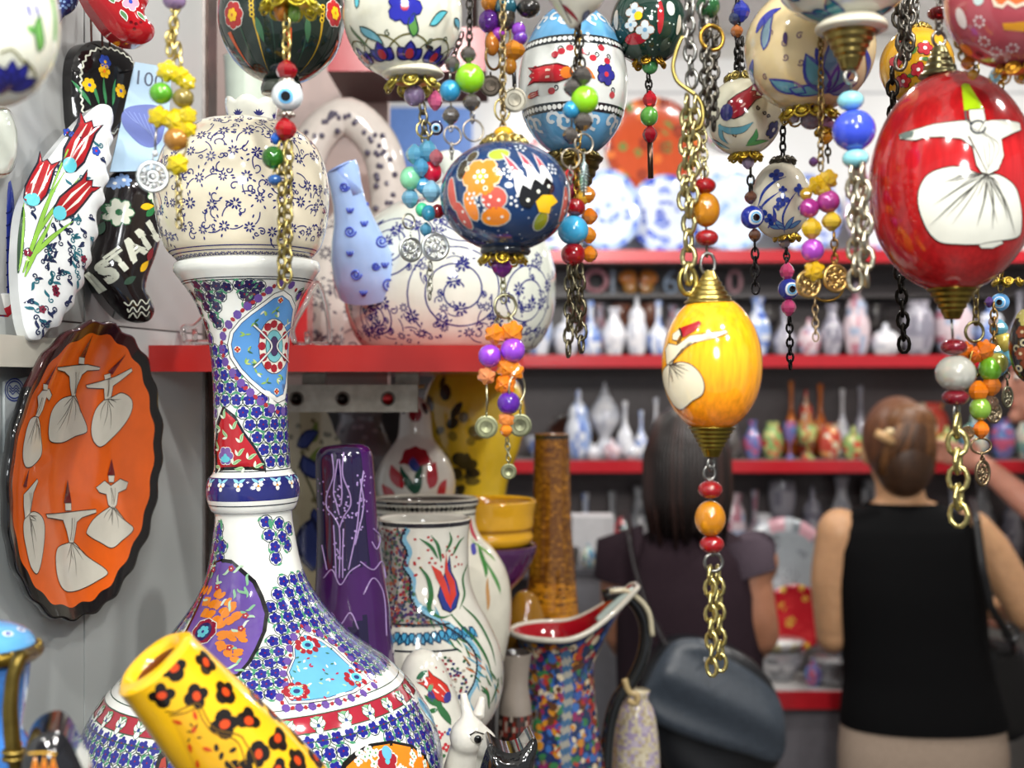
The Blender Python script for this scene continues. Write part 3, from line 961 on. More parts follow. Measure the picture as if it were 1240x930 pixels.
for px, py in ((441, 268), (424, 304), (466, 318), (424, 252), (440, 352), (462, 366), (474, 364)):
    for dx in (-4, 0, 4):
        marks.append([(px + dx, py), (px + dx * .7, py + 3), (px + dx * .3, py + 6)])
draw_on(m, marks, .0011, H('3f52b4'))
m.build('spout', 'glaze', TT)
lid = Lathe([(52 * k, 0), (50 * k, 6 * k), (36 * k, 16 * k), (18 * k, 22 * k), (9 * k, 26 * k), (8 * k, 32 * k), (14 * k, 42 * k), (17 * k, 52 * k), (14 * k, 58 * k), (5 * k, 61 * k)], to + Vector((0, 0, 181 * k)), None, n=40)
lid.body(H('dfe4da'), 64, (True, True)); vine_field(lid, lid.S[-1] * .1, lid.S[-1] * .4, 26)
lid.mb.build('lid', 'glaze', TT)
m = MB()
hp = [to + Vector((math.cos(1.45) * r * k, math.sin(1.45) * r * k, z * k)) for r, z in ((108, 150), (150, 158), (180, 130), (180, 90), (150, 55), (122, 45))]
m.tube([Vector(tuple(q)) for q in np.stack([np.interp(np.linspace(0, 5, 24), range(6), [h[i] for h in hp]) for i in range(3)], 1)], .010, H('b4c4e4'), 12)
m.build('handle', 'glaze', TT)
# ------------------------------------------------------------------ helpers for flat and bulging wares
def text_polys(txt, size=1.0):
    cu = bpy.data.curves.new('lettering', 'FONT'); cu.body = txt; cu.size = size; cu.align_x = 'CENTER'; cu.align_y = 'CENTER'; cu.resolution_u = 3
    ob = bpy.data.objects.new('lettering', cu); COL.objects.link(ob)
    dg = bpy.context.evaluated_depsgraph_get()
    me = ob.evaluated_get(dg).to_mesh()
    v = np.array([(q.co.x, q.co.y) for q in me.vertices]); f = [tuple(p.vertices) for p in me.polygons]
    ob.evaluated_get(dg).to_mesh_clear()
    bpy.data.objects.remove(ob); bpy.data.curves.remove(cu)
    return v, f
def text_on(cv, an, txt, size, col, lay=3, rot=0.0, sx=1.0, bold=0.0):
    v, f = text_polys(txt, size)
    v = v * (sx, 1)
    R = np.array([[math.cos(rot), -math.sin(rot)], [math.sin(rot), math.cos(rot)]])
    for dx in ((0,) if not bold else (-bold, 0, bold)):
        for dy in ((0,) if not bold else (-bold, bold)):
            cv.mb.add(cv.P(an, (v + (dx, dy)) @ R.T, cv.off(lay)), f, col, True, cv.mi)
def seg_dist(poly, x, y):
    a = poly; b = np.roll(poly, -1, 0)
    d = b - a
    t = np.clip(((x - a[:, 0]) * d[:, 0] + (y - a[:, 1]) * d[:, 1]) / np.maximum((d * d).sum(1), 1e-12), 0, 1)
    return float(np.hypot(a[:, 0] + t * d[:, 0] - x, a[:, 1] + t * d[:, 1] - y).min())
def smooth_poly(pts, n):
    p = np.array(pts, dtype=float)
    q = np.vstack([p[-3:], p, p[:3]])
    r = catmull(q, n * 3)
    # keep the middle lap
    c0 = int(np.argmin(np.hypot(*(r - p[0]).T)[:len(r) // 2])); c1 = len(r) // 2 + int(np.argmin(np.hypot(*(r - p[0]).T)[len(r) // 2:]))
    return r[c0:c1]
def slab(cv, pxs, th, col, bulge=0.0, fall=0.01, step=0.005, smooth=60, side=None, back=True, fold=None):
    """outline seen along the lines of sight, standing at the canvas's own depth, with thickness and a bulging face"""
    q = smooth_poly(pxs, smooth) if smooth else np.array(pxs, dtype=float)
    p = np.array([cv.hit(*x) for x in q])
    cv.outline = p
    if bulge:
        def h(x, y):
            x = np.asarray(x, dtype=float); y = np.asarray(y, dtype=float)
            out = np.zeros(x.shape)
            fx, fy, fo = x.ravel(), y.ravel(), out.ravel()
            for i in range(len(fx)):
                if inside(p, fx[i], fy[i]):
                    d = seg_dist(p, fx[i], fy[i])
                    u = min(1.0, d / fall)
                    fo[i] = bulge * math.sqrt(max(0.0, 1 - (1 - u) ** 2)) * (fold(fx[i], fy[i]) if fold else 1)
            return fo.reshape(x.shape)
        cv.h = h
    lo = p.min(0); hi = p.max(0); n = len(p)
    pts = [Vector(x) for x in p]
    for x in np.arange(lo[0] + step / 2, hi[0], step):
        for y in np.arange(lo[1] + step / 2, hi[1], step):
            if inside(p, x, y) and seg_dist(p, x, y) > step * .35:
                pts.append(Vector((x, y)))
    r = geometry.delaunay_2d_cdt(pts, [(i, (i + 1) % n) for i in range(n)], [], 1, 1e-9)
    v2 = np.array([tuple(a) for a in r[0]]); fs = [tuple(f) for f in r[2] if inside(p, *(v2[list(f)].mean(0)))]
    cv.mb.add(cv.pos(v2[:, 0], v2[:, 1]), fs, col, True, cv.mi)
    A = cv.pos(p[:, 0], p[:, 1]); B = A - cv.nn * th
    cv.mb.add(np.concatenate([A, B]), [(i, n + i, n + (i + 1) % n, (i + 1) % n) for i in range(n)], side or col, True, cv.mi)
    if back:
        cv.mb.add(B, [tuple(range(n - 1, -1, -1))], side or col, False, cv.mi)
    return p

# ------------------------------------------------------------------ the orange plate with dancing figures
pn = (WN + Vector((0, 0, -.07))).normalized()
pex = WD.copy(); pey = pn.cross(pex)
PR = 0.1145
po_ = wallpt(.964, .020, W(99, 567, .964).z)
def plate_R(a): return PR * (1 + .012 * math.cos(22 * a) + .005 * math.sin(9 * a))
def plate_h(x, y):
    r = np.hypot(x, y) / PR
    return .014 * np.clip(r, 0, 1.1) ** 3 - .002
plate = Disc(po_, pex, pey, plate_h)
PT = thing('dancer_plate', 'orange scalloped plate with white whirling dancers and a black rim on the pale cabinet side', 'plate', po_)
OR_ = H('ee661a')
ang = np.linspace(0, 2 * PI, 180, endpoint=False)
fr = [.004, .1, .2, .3, .4, .5, .6, .7, .8, .88, .915, .93, .945, .965, .985, 1.0]
rows = []
for f in fr:
    R = np.array([plate_R(a) for a in ang]) * f
    rows.append(plate.pos(R * np.cos(ang), R * np.sin(ang)))
for f, d in ((1.005, -.003), (.99, -.007), (.8, -.009), (.6, -.010), (.55, -.013), (.5, -.010), (.01, -.008)):
    R = np.array([plate_R(a) for a in ang]) * f
    rows.append(plate.pos(R * np.cos(ang), R * np.sin(ang), d))
BRN = H('3a1216')
plate.mb.grid(np.array(rows), lambda i, j: (OR_ if i < 10 else (BLACK if math.sin(2 * PI * j / 180 - .2) < .72 else BRN)), True, (True, True))
def c4(pts): return [(x * .4193, 370 + y * .4193) for x, y in pts]
WH = H('d9d6c8'); HATC = H('6e1a1c')
def dancer(cv, hat, head, torso, skirt, conv, white=WH, hatc=HATC, seed=1, lw=1.0, folds=7):
    random.seed(seed)
    cv.fillpx([tuple(x) for x in smooth_poly(conv(skirt), 44)], white, 3, H('2a1c16'), lw)
    cv.fillpx(conv(torso), white, 5, H('2a1c16'), lw)
    if head:
        cv.fillpx(conv(head), white, 7, H('2a1c16'), lw * .8)
    if hat:
        cv.fillpx(conv(hat), hatc, 7)
    s = np.array(skirt, dtype=float); w = (s[0] + s[1]) / 2
    far = sorted(range(len(s)), key=lambda i: -np.hypot(*(s[i] - w)))
    for i in range(folds):
        j = 2 + int((len(s) - 4) * (i + .5) / folds)
        e = s[j] * random.uniform(.45, .85); e = w + (s[j] - w) * random.uniform(.35, .8)
        m_ = (w + e) / 2 + np.array([random.uniform(-6, 6), random.uniform(-4, 4)])
        cv.strokepx(conv([tuple(w), tuple(m_), tuple(e)]), lw * .8, H('3a2c26'), 6, taper=True)
    t = np.array(torso, dtype=float); tc_ = t.mean(0)
    for i in range(3):
        a = tc_ + (random.uniform(-8, 8), -12); b_ = w + (random.uniform(-4, 4), -6)
        cv.strokepx(conv([tuple(a), tuple((a + b_) / 2 + (2, 0)), tuple(b_)]), lw * .7, H('5a5048'), 7)
D = [
 ([(266, 83), (228, 148), (243, 150)], [(226, 148), (242, 150), (240, 170), (224, 168)], [(163, 178), (215, 172), (250, 170), (287, 178), (285, 186), (250, 188), (235, 200), (220, 235), (215, 262), (205, 262), (200, 235), (198, 205), (185, 192), (165, 186)],
  [(205, 260), (216, 260), (230, 300), (250, 362), (215, 378), (180, 395), (150, 395), (140, 385), (140, 340), (150, 300), (175, 270)]),
 ([(362, 140), (310, 190), (322, 200)], [(298, 200), (316, 195), (318, 212), (300, 214)], [(245, 230), (290, 218), (330, 205), (378, 180), (380, 190), (345, 218), (325, 232), (318, 270), (300, 272), (298, 240), (250, 238)],
  [(300, 272), (318, 266), (350, 252), (378, 270), (380, 300), (360, 340), (320, 385), (288, 408), (268, 390), (262, 350), (275, 300)]),
 ([(165, 165), (128, 225), (136, 230)], [(122, 225), (136, 228), (134, 245), (122, 243)], [(120, 245), (140, 240), (148, 258), (140, 275), (132, 265), (122, 300), (110, 322), (100, 320), (108, 290), (106, 262)],
  [(98, 320), (110, 325), (116, 370), (118, 430), (90, 465), (72, 465), (64, 430), (72, 370), (85, 330)]),
 ([(82, 470), (65, 520), (74, 525)], None, [(66, 545), (80, 530), (105, 500), (108, 508), (95, 540), (85, 600), (70, 615), (66, 580)],
  [(70, 615), (95, 595), (120, 610), (128, 650), (118, 740), (105, 775), (88, 755), (74, 700), (66, 650)]),
 ([(193, 502), (182, 570), (204, 570)], [(185, 570), (203, 570), (203, 592), (186, 592)], [(130, 602), (185, 598), (230, 592), (275, 588), (276, 598), (235, 612), (220, 625), (215, 660), (210, 685), (198, 685), (190, 650), (180, 620), (135, 612)],
  [(195, 685), (212, 684), (245, 720), (310, 770), (280, 795), (225, 822), (190, 825), (170, 800), (160, 750), (165, 700)]),
 ([(320, 442), (308, 490), (330, 490)], [(310, 490), (328, 490), (326, 510), (312, 510)], [(275, 525), (300, 505), (318, 520), (345, 500), (368, 510), (362, 530), (340, 540), (335, 575), (325, 588), (310, 575), (305, 545), (285, 540)],
  [(318, 580), (328, 580), (360, 620), (385, 645), (350, 680), (322, 700), (290, 685), (260, 668), (248, 655), (270, 615)])]
for i, d in enumerate(D):
    dancer(plate, *d, c4, seed=i)
plate.mb.build('dish', 'glaze', PT)
m = MB().box((-.008, -.002, -.006), (.008, .018, .006), STEEL)
hk = Vector(po_) - pn * .012
MB().tube([hk + Vector((0, 0, .05)), hk + Vector((0, 0, .05)) - pn * .012], .003, STEEL).build('hook', 'metal', PT)

# ------------------------------------------------------------------ ledge, card, leaf-shaped platter
lg = MB(); a0, a1 = wallpt(.70, .0005), wallpt(.93, .0005)
zt, zb_ = W(0, 411, .95).z, W(0, 446, .95).z
b0, b1 = wallpt(.70, .022), wallpt(.93, .022)
ledge = thing('wall_ledge', 'cream ledge board on the pale cabinet side carrying the white leaf-shaped platter', 'ledge', wallpt(.85, .02, zt))
prism(lg, [(a0.x, a0.y), (b0.x, b0.y), (b1.x, b1.y), (a1.x, a1.y)], zb_, zt, H('cfccbf')).build('board', 'wall', ledge)
sg = Disc(wallpt(wallpx(28, .003), .003, W(0, 500, wallpx(28)).z), WD, (0, 0, 1))
slab(sg, [(6, 462), (52, 452), (52, 538), (6, 548)], .002, H('d3dada'), smooth=0, step=.02)
c = sg.hit(17, 472)
for R_ in (9, 7):
    sg.stroke(c, [(R_ * .0013 * math.cos(t), R_ * .0009 * math.sin(t)) for t in np.linspace(0, 2 * PI, 24, endpoint=False)], .0011, H('3c4f9c'), 2, True)
for q in range(3):
    sg.stroke(c, [(x * .0016, -.002 + q * .002 + .0012 * math.sin(x * 1.2)) for x in np.linspace(-4, 4, 12)], .0009, H('3c4f9c'), 2)
text_on(sg, sg.hit(37, 470), 'FA', .011, H('3c4f9c'), 2, 0, 1.5)
sg.mb.build('wall_card', 'satin')
tag(bpy.data.objects['wall_card'], 'small grey card with a round blue emblem fixed beside the orange plate', 'card')

exA = Vector((math.cos(math.radians(52)), math.sin(math.radians(52)), 0))
pf = Disc(W(78, 270, .915), exA, (-.10, .08, 1))
LT = thing('leaf_platter', 'white leaf-shaped platter with red tulips and a scalloped edge on the cream ledge', 'platter', W(60, 410, .93))
edge = [(22, 300), (28, 250), (50, 205), (80, 165), (108, 135), (122, 126), (134, 130), (137, 146), (134, 158), (137, 168), (132, 180), (135, 192), (129, 204), (132, 217), (125, 229), (127, 243), (118, 255),
        (117, 268), (119, 284), (110, 300), (111, 316), (102, 330), (102, 344), (92, 356), (89, 370), (78, 381), (72, 394), (60, 398), (50, 410), (38, 411), (32, 404), (26, 380), (22, 340)]
slab(pf, edge, .012, H('e4e8ea'), .006, .012, .006, 150)
# painting on it
for base, tip, w_ in (((80, 208), (112, 143), 1), ((36, 249), (58, 190), .8), ((66, 264), (114, 216), 1.0)):
    a = pf.hit(*base); b = pf.hit(*tip)
    dx, dy = b[0] - a[0], b[1] - a[1]
    pf.tulip(a, math.atan2(dy, dx), math.hypot(dx, dy), H('a01820'), 2, INK, H('e8d8d0'), CYAN, .62)
for pts, w_ in (([(28, 330), (42, 290), (60, 240), (78, 208)], 5), ([(30, 335), (45, 300), (58, 275), (64, 262)], 5), ([(24, 330), (26, 290), (30, 245)], 4), ([(32, 318), (60, 290), (88, 268)], 5), ([(36, 300), (60, 260), (96, 215)], 4), ([(58, 240), (78, 190), (94, 158)], 2.0)):
    pf.strokepx(pts, w_ + 1.2, H('24422c'), 1, taper=True)
    pf.strokepx(pts, w_, H('8cc04a'), 2, taper=True)
for p in ((81, 161), (116, 183)):
    pf.flower(pf.hit(*p), 6 * pf.k, 5, BLUE, H('c02a3a'), 3, INK)
random.seed(4)
op = np.array(edge, dtype=float)
for i in range(300):
    px, py = random.uniform(24, 134), random.uniform(130, 405)
    if not (inside(op, px, py) and inside(op, px + 7, py) and inside(op, px, py + 6) and inside(op, px - 8, py) and inside(op, px + 5, py - 6)):
        continue
    if py < 300 and i % 3:
        continue
    an = pf.hit(px, py)
    c_ = random.choice([H('1f2a4e'), H('2a6a7a'), H('1f2a4e'), H('1f2a4e'), H('2a6a7a')])
    if i % 17 == 0:
        pf.flower(an, 5 * pf.k, 5, H('7a1f3a'), INK, 2)
    else:
        pf.leaf(an, 0, 0, random.uniform(0, 6.3), 11 * pf.k, 4.4 * pf.k, c_, 1, .3)
        pf.curl(an, 0, 0, random.uniform(0, 6.3), 24 * pf.k, 1.6 * pf.k, c_, 1)
pf.mb.build('dish', 'glaze', LT)

bl = Lathe([(30 * .0006, 0), (48 * .0006, 6 * .0006), (60 * .0006, 24 * .0006), (66 * .0006, 50 * .0006)], W(-34, 410, .915), None, n=24)
bl.o[2] = zt + .0006
bl.body(lambda t, s: H('4a66c0') if s < bl.S[-1] * .5 else H('e6e6e2'), 48, (True, False), (.003, .03, H('dfe2e6')))
for i in range(10):
    bl.tulip((-PI + i * .62 + .3, bl.S[-1] * .55), .6, .016, H('b02430'), 1, None, None)
bw = bl.mb.build('small_bowl', 'glaze'); tag(bw, 'small blue and white bowl with red leaves at the platter foot', 'bowl')
bs = Disc(W(-6, 290, .895), exA, (0, 0, 1))
slab(bs, [(-26, 400), (-30, 300), (-12, 240), (2, 206), (12, 212), (18, 260), (17, 330), (6, 400)], .01, H('27358c'), .004, .01, .006, 60)
for r_ in range(9):
    bs.stroke(bs.hit(3, 250 + r_ * 15), [(.008 * math.cos(t), -.005 * math.sin(t)) for t in np.linspace(0, PI, 10)], .0012, H('16205e'), 1)
b_ = bs.mb.build('blue_platter', 'glaze'); tag(b_, 'deep blue scale-patterned platter standing behind the leaf-shaped platter', 'platter')
rp = Disc(wallpt(wallpx(4, .01), .01, W(0, 172, wallpx(4)).z), WD, (0, 0, 1))
slab(rp, [(-30, 172), (-20, 135), (4, 128), (18, 150), (19, 190), (8, 214), (-20, 212)], .006, H('cfd6cc'), .004, .01, .006, 60)
rp.stroke((0, 0), rp.outline * .9, .0012, H('6a5a4a'), 1, True)
b_ = rp.mb.build('pale_wall_plate', 'glaze'); tag(b_, 'pale greenish plate with a brown edge line, below the white egg', 'plate')

# ------------------------------------------------------------------ ceramic slippers and the card on the cabinet side
def ex_at(deg): return Vector((math.cos(math.radians(deg)), math.sin(math.radians(deg)), 0))
def hang_string(name, pts, parent, col=H('5a3a34')):
    MB().tube(pts, .0009, col, 5).build('string', 'cloth', parent)
ts = Disc(W(150, 300, 1.01), ex_at(35), (0, 0, 1))
ST = thing('hanging_slipper', 'black ceramic slipper with white lettering and flowers, hanging toe down', 'slipper', W(150, 205, 1.01))
slab(ts, [(128, 232), (135, 212), (150, 204), (172, 206), (193, 216), (199, 250), (197, 275), (190, 305), (179, 335), (177, 350), (184, 364), (187, 377), (181, 388), (165, 391), (150, 386), (135, 372), (120, 352), (110, 335), (107, 320), (115, 295), (122, 262)],
     .022, H('191315'), .016, .025, .005, 90)
SW = H('d9ddcd')
for ch, px, py in (('I', 119, 343), ('S', 133, 330), ('T', 147, 317), ('A', 165, 302), ('N', 183, 286)):
    text_on(ts, ts.hit(px - 2, py), ch, .0235, SW, 3, .70, .95, .0014)
for i, (px, py) in enumerate(((144, 257), (150, 218), (139, 222), (188, 236))):
    an = ts.hit(px, py)
    ts.flower(an, (17, 9, 8, 11)[i] * ts.k, 7, (SW, H('7f9fd0'), H('7f9fd0'), SW)[i], (H('2c6a44'), WHITE, WHITE, GREEN)[i], 1, (H('2c6a44'), None, None, GREEN)[i], fat=.3)
for px, py, a, c_ in ((170, 251, .2, YEL), (170, 329, .9, YEL), (177, 262, .8, H('2c7a44')), (186, 240, 1.2, H('2c7a44')), (150, 344, .6, H('3c5a4a')), (118, 285, 1.2, H('3c5a4a')), (179, 316, 1.2, H('8e2430'))):
    ts.leaf(ts.hit(px, py), 0, 0, a, 18 * ts.k, 8 * ts.k, c_, 2)
for py in (366, 374, 381):
    ts.strokepx([(150 + (py - 366) * .5, py), (156, py + 4), (161, py - 2), (166, py + 4), (171, py - 3), (177, py + 2), (181, py - 4)], 1.5, SW, 2)
ts.mb.build('sole', 'glaze', ST)
hang_string('', [W(150, 210, 1.02), W(149, 120, 1.035), W(148, 40, 1.05)], ST)
t2 = Disc(W(125, 100, .995), ex_at(60), (0, 0, 1))
S2 = thing('hanging_slipper', 'black ceramic slipper sole with a wavy white border, hanging behind the 100 card', 'slipper', W(125, 50, .995))
slab(t2, [(87, 82), (94, 62), (108, 51), (126, 50), (146, 58), (158, 68), (164, 84), (162, 112), (152, 140), (140, 166), (116, 176), (94, 160), (87, 120)], .014, H('151416'), .008, .02, .005, 80)
oo = t2.outline; cc_ = oo.mean(0)
pts = cc_ + (oo - cc_) * .84
d_ = np.linspace(0, 2 * PI, 160, endpoint=False)
pp_ = np.array([np.interp(d_, np.linspace(0, 2 * PI, len(pts), endpoint=False), pts[:, i], period=2 * PI) for i in (0, 1)]).T
pp_ = cc_ + (pp_ - cc_) * (1 + .028 * np.sin(34 * d_))[:, None]
t2.stroke((0, 0), pp_, .0013, SW, 2, True)
for px, py, c_, cc2 in ((108, 103, YEL, BLUE), (127, 75, BLUE, YEL), (146, 110, YEL, BLUE), (126, 86, YEL, ORNG)):
    t2.flower(t2.hit(px, py), 9 * t2.k, 6, c_, cc2, 2)
for px in (110, 120, 128, 136):
    t2.leaf(t2.hit(px, 128), 0, 0, 1.57 + (128 - px) * .03, 34 * t2.k, 5 * t2.k, H('3f8a58'), 2, .1)
t2.mb.build('sole', 'glaze', S2)
for px in (111, 124, 133):
    hang_string('', [W(px, 56, .985), W(px - 1, 20, .99), W(px - 1, -60, .99)], S2)
t3 = Disc(W(150, 10, .945), ex_at(35), (0, 0, 1))
S3 = thing('hanging_slipper', 'red ceramic slipper with a curled toe and pink flowers, hanging at the top', 'slipper', W(145, -60, .965))
slab(t3, [(100, -20), (107, 2), (120, 21), (134, 39), (151, 51), (168, 54), (181, 50), (187, 42), (186, 32), (179, 24), (175, 14), (180, 0), (176, -30), (150, -60), (112, -55)], .016, H('a8121c'), .014, .022, .005, 80)
for px, py in ((158, 2), (140, -10)):
    t3.flower(t3.hit(px, py), 11 * t3.k, 5, H('d9a0b8'), BLUE, 2, WHITE)
for px, py, a in ((146, 12, -1.2), (138, 4, 2), (166, 14, -.9)):
    t3.leaf(t3.hit(px, py), 0, 0, a, 14 * t3.k, 6 * t3.k, H('5a8a5a'), 2, .2, WHITE)
for px, py in ((160, 28), (166, 30), (172, 28), (164, 36)):
    t3.curl(t3.hit(px, py), 0, 0, 1, 12 * t3.k, 1.2 * t3.k, H('5e0a12'), 2)
t3.mb.build('sole', 'glaze', S3)
hang_string('', [W(140, -50, .97), W(138, -110, .975)], S3)
t4 = Disc(W(82, 8, .97), ex_at(35), (0, 0, 1))
S4 = thing('hanging_slipper', 'dark blue ceramic slipper with a speckled toe, hanging at the top edge', 'slipper', W(80, -40, .97))
slab(t4, [(66, -30), (67, 10), (70, 30), (78, 20), (90, 12), (97, -6), (96, -30)], .016, H('23306e'), .010, .012, .004, 50)
for i in range(14):
    t4.ellipse(t4.hit(random.uniform(70, 92), random.uniform(-5, 12)), 1.6 * t4.k, 1.6 * t4.k, H('7f9fd0'), 1, 0, 0, 0, 6)
t4.mb.build('sole', 'glaze', S4)
hang_string('', [W(80, -25, .975), W(80, -90, .985)], S4)
cd = Disc(W(170, 140, 1.0), ex_at(28), (0, 0, 1))
slab(cd, [(163.6, 75), (208, 82), (201, 206), (133, 208)], .003, H('a9c8e2'), smooth=0, step=.02)
text_on(cd, cd.hit(180, 97), '100', .0165, H('44546e'), 2, -.08, 1.0)
cd.fillpx(smooth_poly([(147, 140), (153, 131), (170, 127), (190, 128), (200, 136), (196, 168), (186, 178), (172, 176), (158, 164), (149, 152)], 30), H('5f6fb4'), 2)
for i in range(6):
    cd.strokepx([(150 + i * 6, 134 + i), (162 + i * 5, 146 + i * 3), (180 + i * 2, 158 + i * 3)], .9, H('7f90cc'), 3)
cdo = cd.mb.build('hundred_card', 'satin'); tag(cdo, 'pale blue card printed 100 above a rock shape, leaning between the black slippers', 'card')
MB().tube([W(170, 84, 1.003), wallpt(1.085, .001, W(0, 84, 1.09).z)], .0012, STEEL, 6).build('hanging_pin', 'metal', cdo)

# ------------------------------------------------------------------ leopard-spotted yellow boot, casket, black box
BY = 0.62
u = Vector((-.545, -.30, .782)).normalized()
T = W(188, 803, BY)
Mb = Vector((0, 0, 1)).rotation_difference(u).to_matrix()
k = BY / F
Lb = .130
boot = Lathe([(30 * k, 0), (62 * k, 6 * k), (72 * k, 40 * k), (71 * k, 110 * k), (66 * k, 180 * k), (59 * k, 250 * k), (54 * k, 300 * k), (53.5 * k, Lb)], T - u * Lb, Mb, n=60)
BO = thing('leopard_boot', 'yellow ceramic boot with black and orange leopard spots, in front of the bottle vase', 'boot', T - u * Lb)
YB = H('f8c01c')
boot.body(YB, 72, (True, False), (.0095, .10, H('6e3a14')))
random.seed(9)
for px, py in ((211, 809), (249, 802), (238, 843), (273, 838), (310, 844), (301, 873), (272, 877), (331, 864), (336, 894), (360, 891), (313, 913), (360, 921), (382, 918), (336, 932), (196, 842), (290, 935)):
    an = boot.hit(px, py)
    n = 4; r0 = random.uniform(0, 6)
    boot.ellipse(an, 9 * k, 8 * k, H('1a1410'), 1, r0, 0, 0, 10)
    R = random.uniform(13.5, 16.5) * k
    for i in range(n):
        a = r0 + 2 * PI * i / n
        if i == n - 1 and random.random() < .4:
            continue
        boot.ellipse(an, R * .58, R * random.uniform(.46, .72), H('1a1410'), 1, a, math.cos(a) * R * .55, math.sin(a) * R * .55, 9)
    boot.ellipse(an, R * .42, R * .34, H('d8481a'), 2, r0, 0, 0, 9)
for pts in ([(200, 861), (212, 862), (221, 858), (240, 852), (249, 867), (260, 882), (291, 891), (297, 900), (306, 914), (312, 935)], [(205, 866), (224, 863), (238, 858), (246, 872), (258, 887), (286, 897), (298, 925)]):
    boot.strokepx(pts, 1.6, H('6a4a14'), 2)
boot.fillpx([(206, 868), (224, 865), (238, 860), (246, 874), (258, 889), (285, 899), (292, 930), (240, 940)], H('e7ae20'), 1)
for px, py, a in ((221, 876, 2.2), (238, 872, 1.2), (229, 900, -2), (245, 905, -1), (232, 888, .4), (240, 930, 1)):
    boot.leaf(boot.hit(px, py), 0, 0, a, 13 * k, 5 * k, H('c8441a'), 3)
for px, py, a in ((233, 885, 2.6), (237, 882, .6), (230, 893, -2.6), (238, 893, -.6), (234, 880, 1.6)):
    boot.leaf(boot.hit(px, py), 0, 0, a, 7 * k, 2.4 * k, H('3a3016'), 3)
for px, py in ((268, 915), (282, 908), (275, 925), (262, 905)):
    boot.ellipse(boot.hit(px, py), 5 * k, 3 * k, H('2a2216'), 3, random.uniform(0, 3), 0, 0, 8)
boot.mb.build('shaft', 'glaze', BO)
ft = MB()                                              # the foot of the boot, below the frame
fo = T - u * Lb
ft.ell(fo + Vector((.03, -.01, .0007)), (.06, .028, .0215), YB, 20, 10)
ft.build('foot', 'glaze', BO)

CY2 = .615
k = CY2 / F
co = W(-26, 935, CY2); co.z = 1.3866
hz = lambda y: (W(0, y, CY2).z - co.z)
cas = Lathe([(50 * k, 0), (58 * k, hz(915)), (57 * k, hz(900)), (50 * k, hz(885)), (56 * k, hz(840)), (60 * k, hz(800))], co, None, n=40)
CT = thing('enamel_casket', 'sky blue enamelled casket with brass rim and curved brass handle', 'casket', co)
cas.body(lambda t, s: H('8e1a2c') if s < cas.S[-1] * .42 else H('3f7fd0'), 48, (True, True))
for i in range(9):
    th = -PI + i * .7 + .2
    cas.flower((th, cas.S[-1] * .68), 10 * k, 5, H('b02a3a'), WHITE, 2, WHITE)
    cas.leaf((th + .3, cas.S[-1] * .55), 0, 0, 1.2, 14 * k, 6 * k, H('3f9a4a'), 2)
    cas.ring(cas.S[-1] * .46, 2 * k, WHITE, 1)
cas.mb.build('body', 'glaze', CT)
l2 = Lathe([(66 * k, 0), (64 * k, 6 * k), (58 * k, 14 * k), (40 * k, 24 * k), (20 * k, 30 * k), (12 * k, 38 * k), (13 * k, 50 * k), (8 * k, 62 * k), (2 * k, 66 * k)], W(-26, 782, CY2), None, n=40)
l2.body(H('5fa6de'), 48, (True, True))
for i in range(12):
    l2.ellipse((-PI + i * .53, l2.S[-1] * .25), 7 * k, 5 * k, H('e8ecf0'), 1); l2.ellipse((-PI + i * .53, l2.S[-1] * .25), 4 * k, 3 * k, H('2c4aa0'), 2)
l2.mb.build('lid', 'glaze', CT)
m = MB()
cc2 = W(-26, 790, CY2)
m.torus(cc2, 66 * k, 9 * k, H('8c7430'), (0, 0, 1), 40, 10)
for i in range(30):
    a = 2 * PI * i / 30
    m.ell(cc2 + Vector((math.cos(a) * 70 * k, math.sin(a) * 70 * k, 7 * k)), 2.6 * k, H('b79c50'), 8, 6)
m.build('brass_rim', 'oldmetal', CT, None or (0, 0, 0))
m = MB()
hp = [W(38, 792, CY2 - .012), W(24, 796, CY2 - .03), W(15, 820, CY2 - .032), W(12, 860, CY2 - .032), W(15, 900, CY2 - .032), W(24, 940, CY2 - .03), W(26, 968, CY2 - .02)]
hq = np.array([tuple(p) for p in hp]); tt = np.linspace(0, 6, 26)
m.tube([Vector([float(np.interp(t, range(7), hq[:, i])) for i in range(3)]) for t in tt], [float(np.interp(t, range(7), [9, 8, 8, 9, 9.5, 10, 9])) * k for t in tt], H('7c6a36'), 10)
for y_ in (910, 918):
    m.torus(W(17, y_, CY2 - .032), 11 * k, 3 * k, H('9a8444'), (0.05, 0, 1), 16, 6)
m.build('brass_handle', 'oldmetal', CT)
bb = Disc(W(66, 910, .535), ex_at(18), (0, 0, 1))
slab(bb, [(20, 1204), (26, 930), (33, 905), (48, 890), (70, 885), (84, 897), (98, 925), (112, 960), (116, 1204)], .035, H('17171b'), .008, .012, .006, 70)
for i in range(3):
    x0 = 37 + i * 11
    bb.fillpx([(x0, 935), (x0 + 5.5, 914), (x0 + 11, 935)], H('d98a24'), 3)
    bb.fillpx([(x0 + 2.5, 934), (x0 + 5.5, 922), (x0 + 8.5, 934)], H('a8341c'), 4)
bb.fillpx([(33, 938), (72, 938), (76, 946), (33, 946)], H('d9a83a'), 3)
bb.strokepx([(34, 912), (52, 911), (68, 913)], 2, H('d9a83a'), 3)
bo_ = bb.mb.build('lacquer_box', 'glaze'); tag(bo_, 'black lacquered box with an orange triangle border beside the brass handle', 'box')
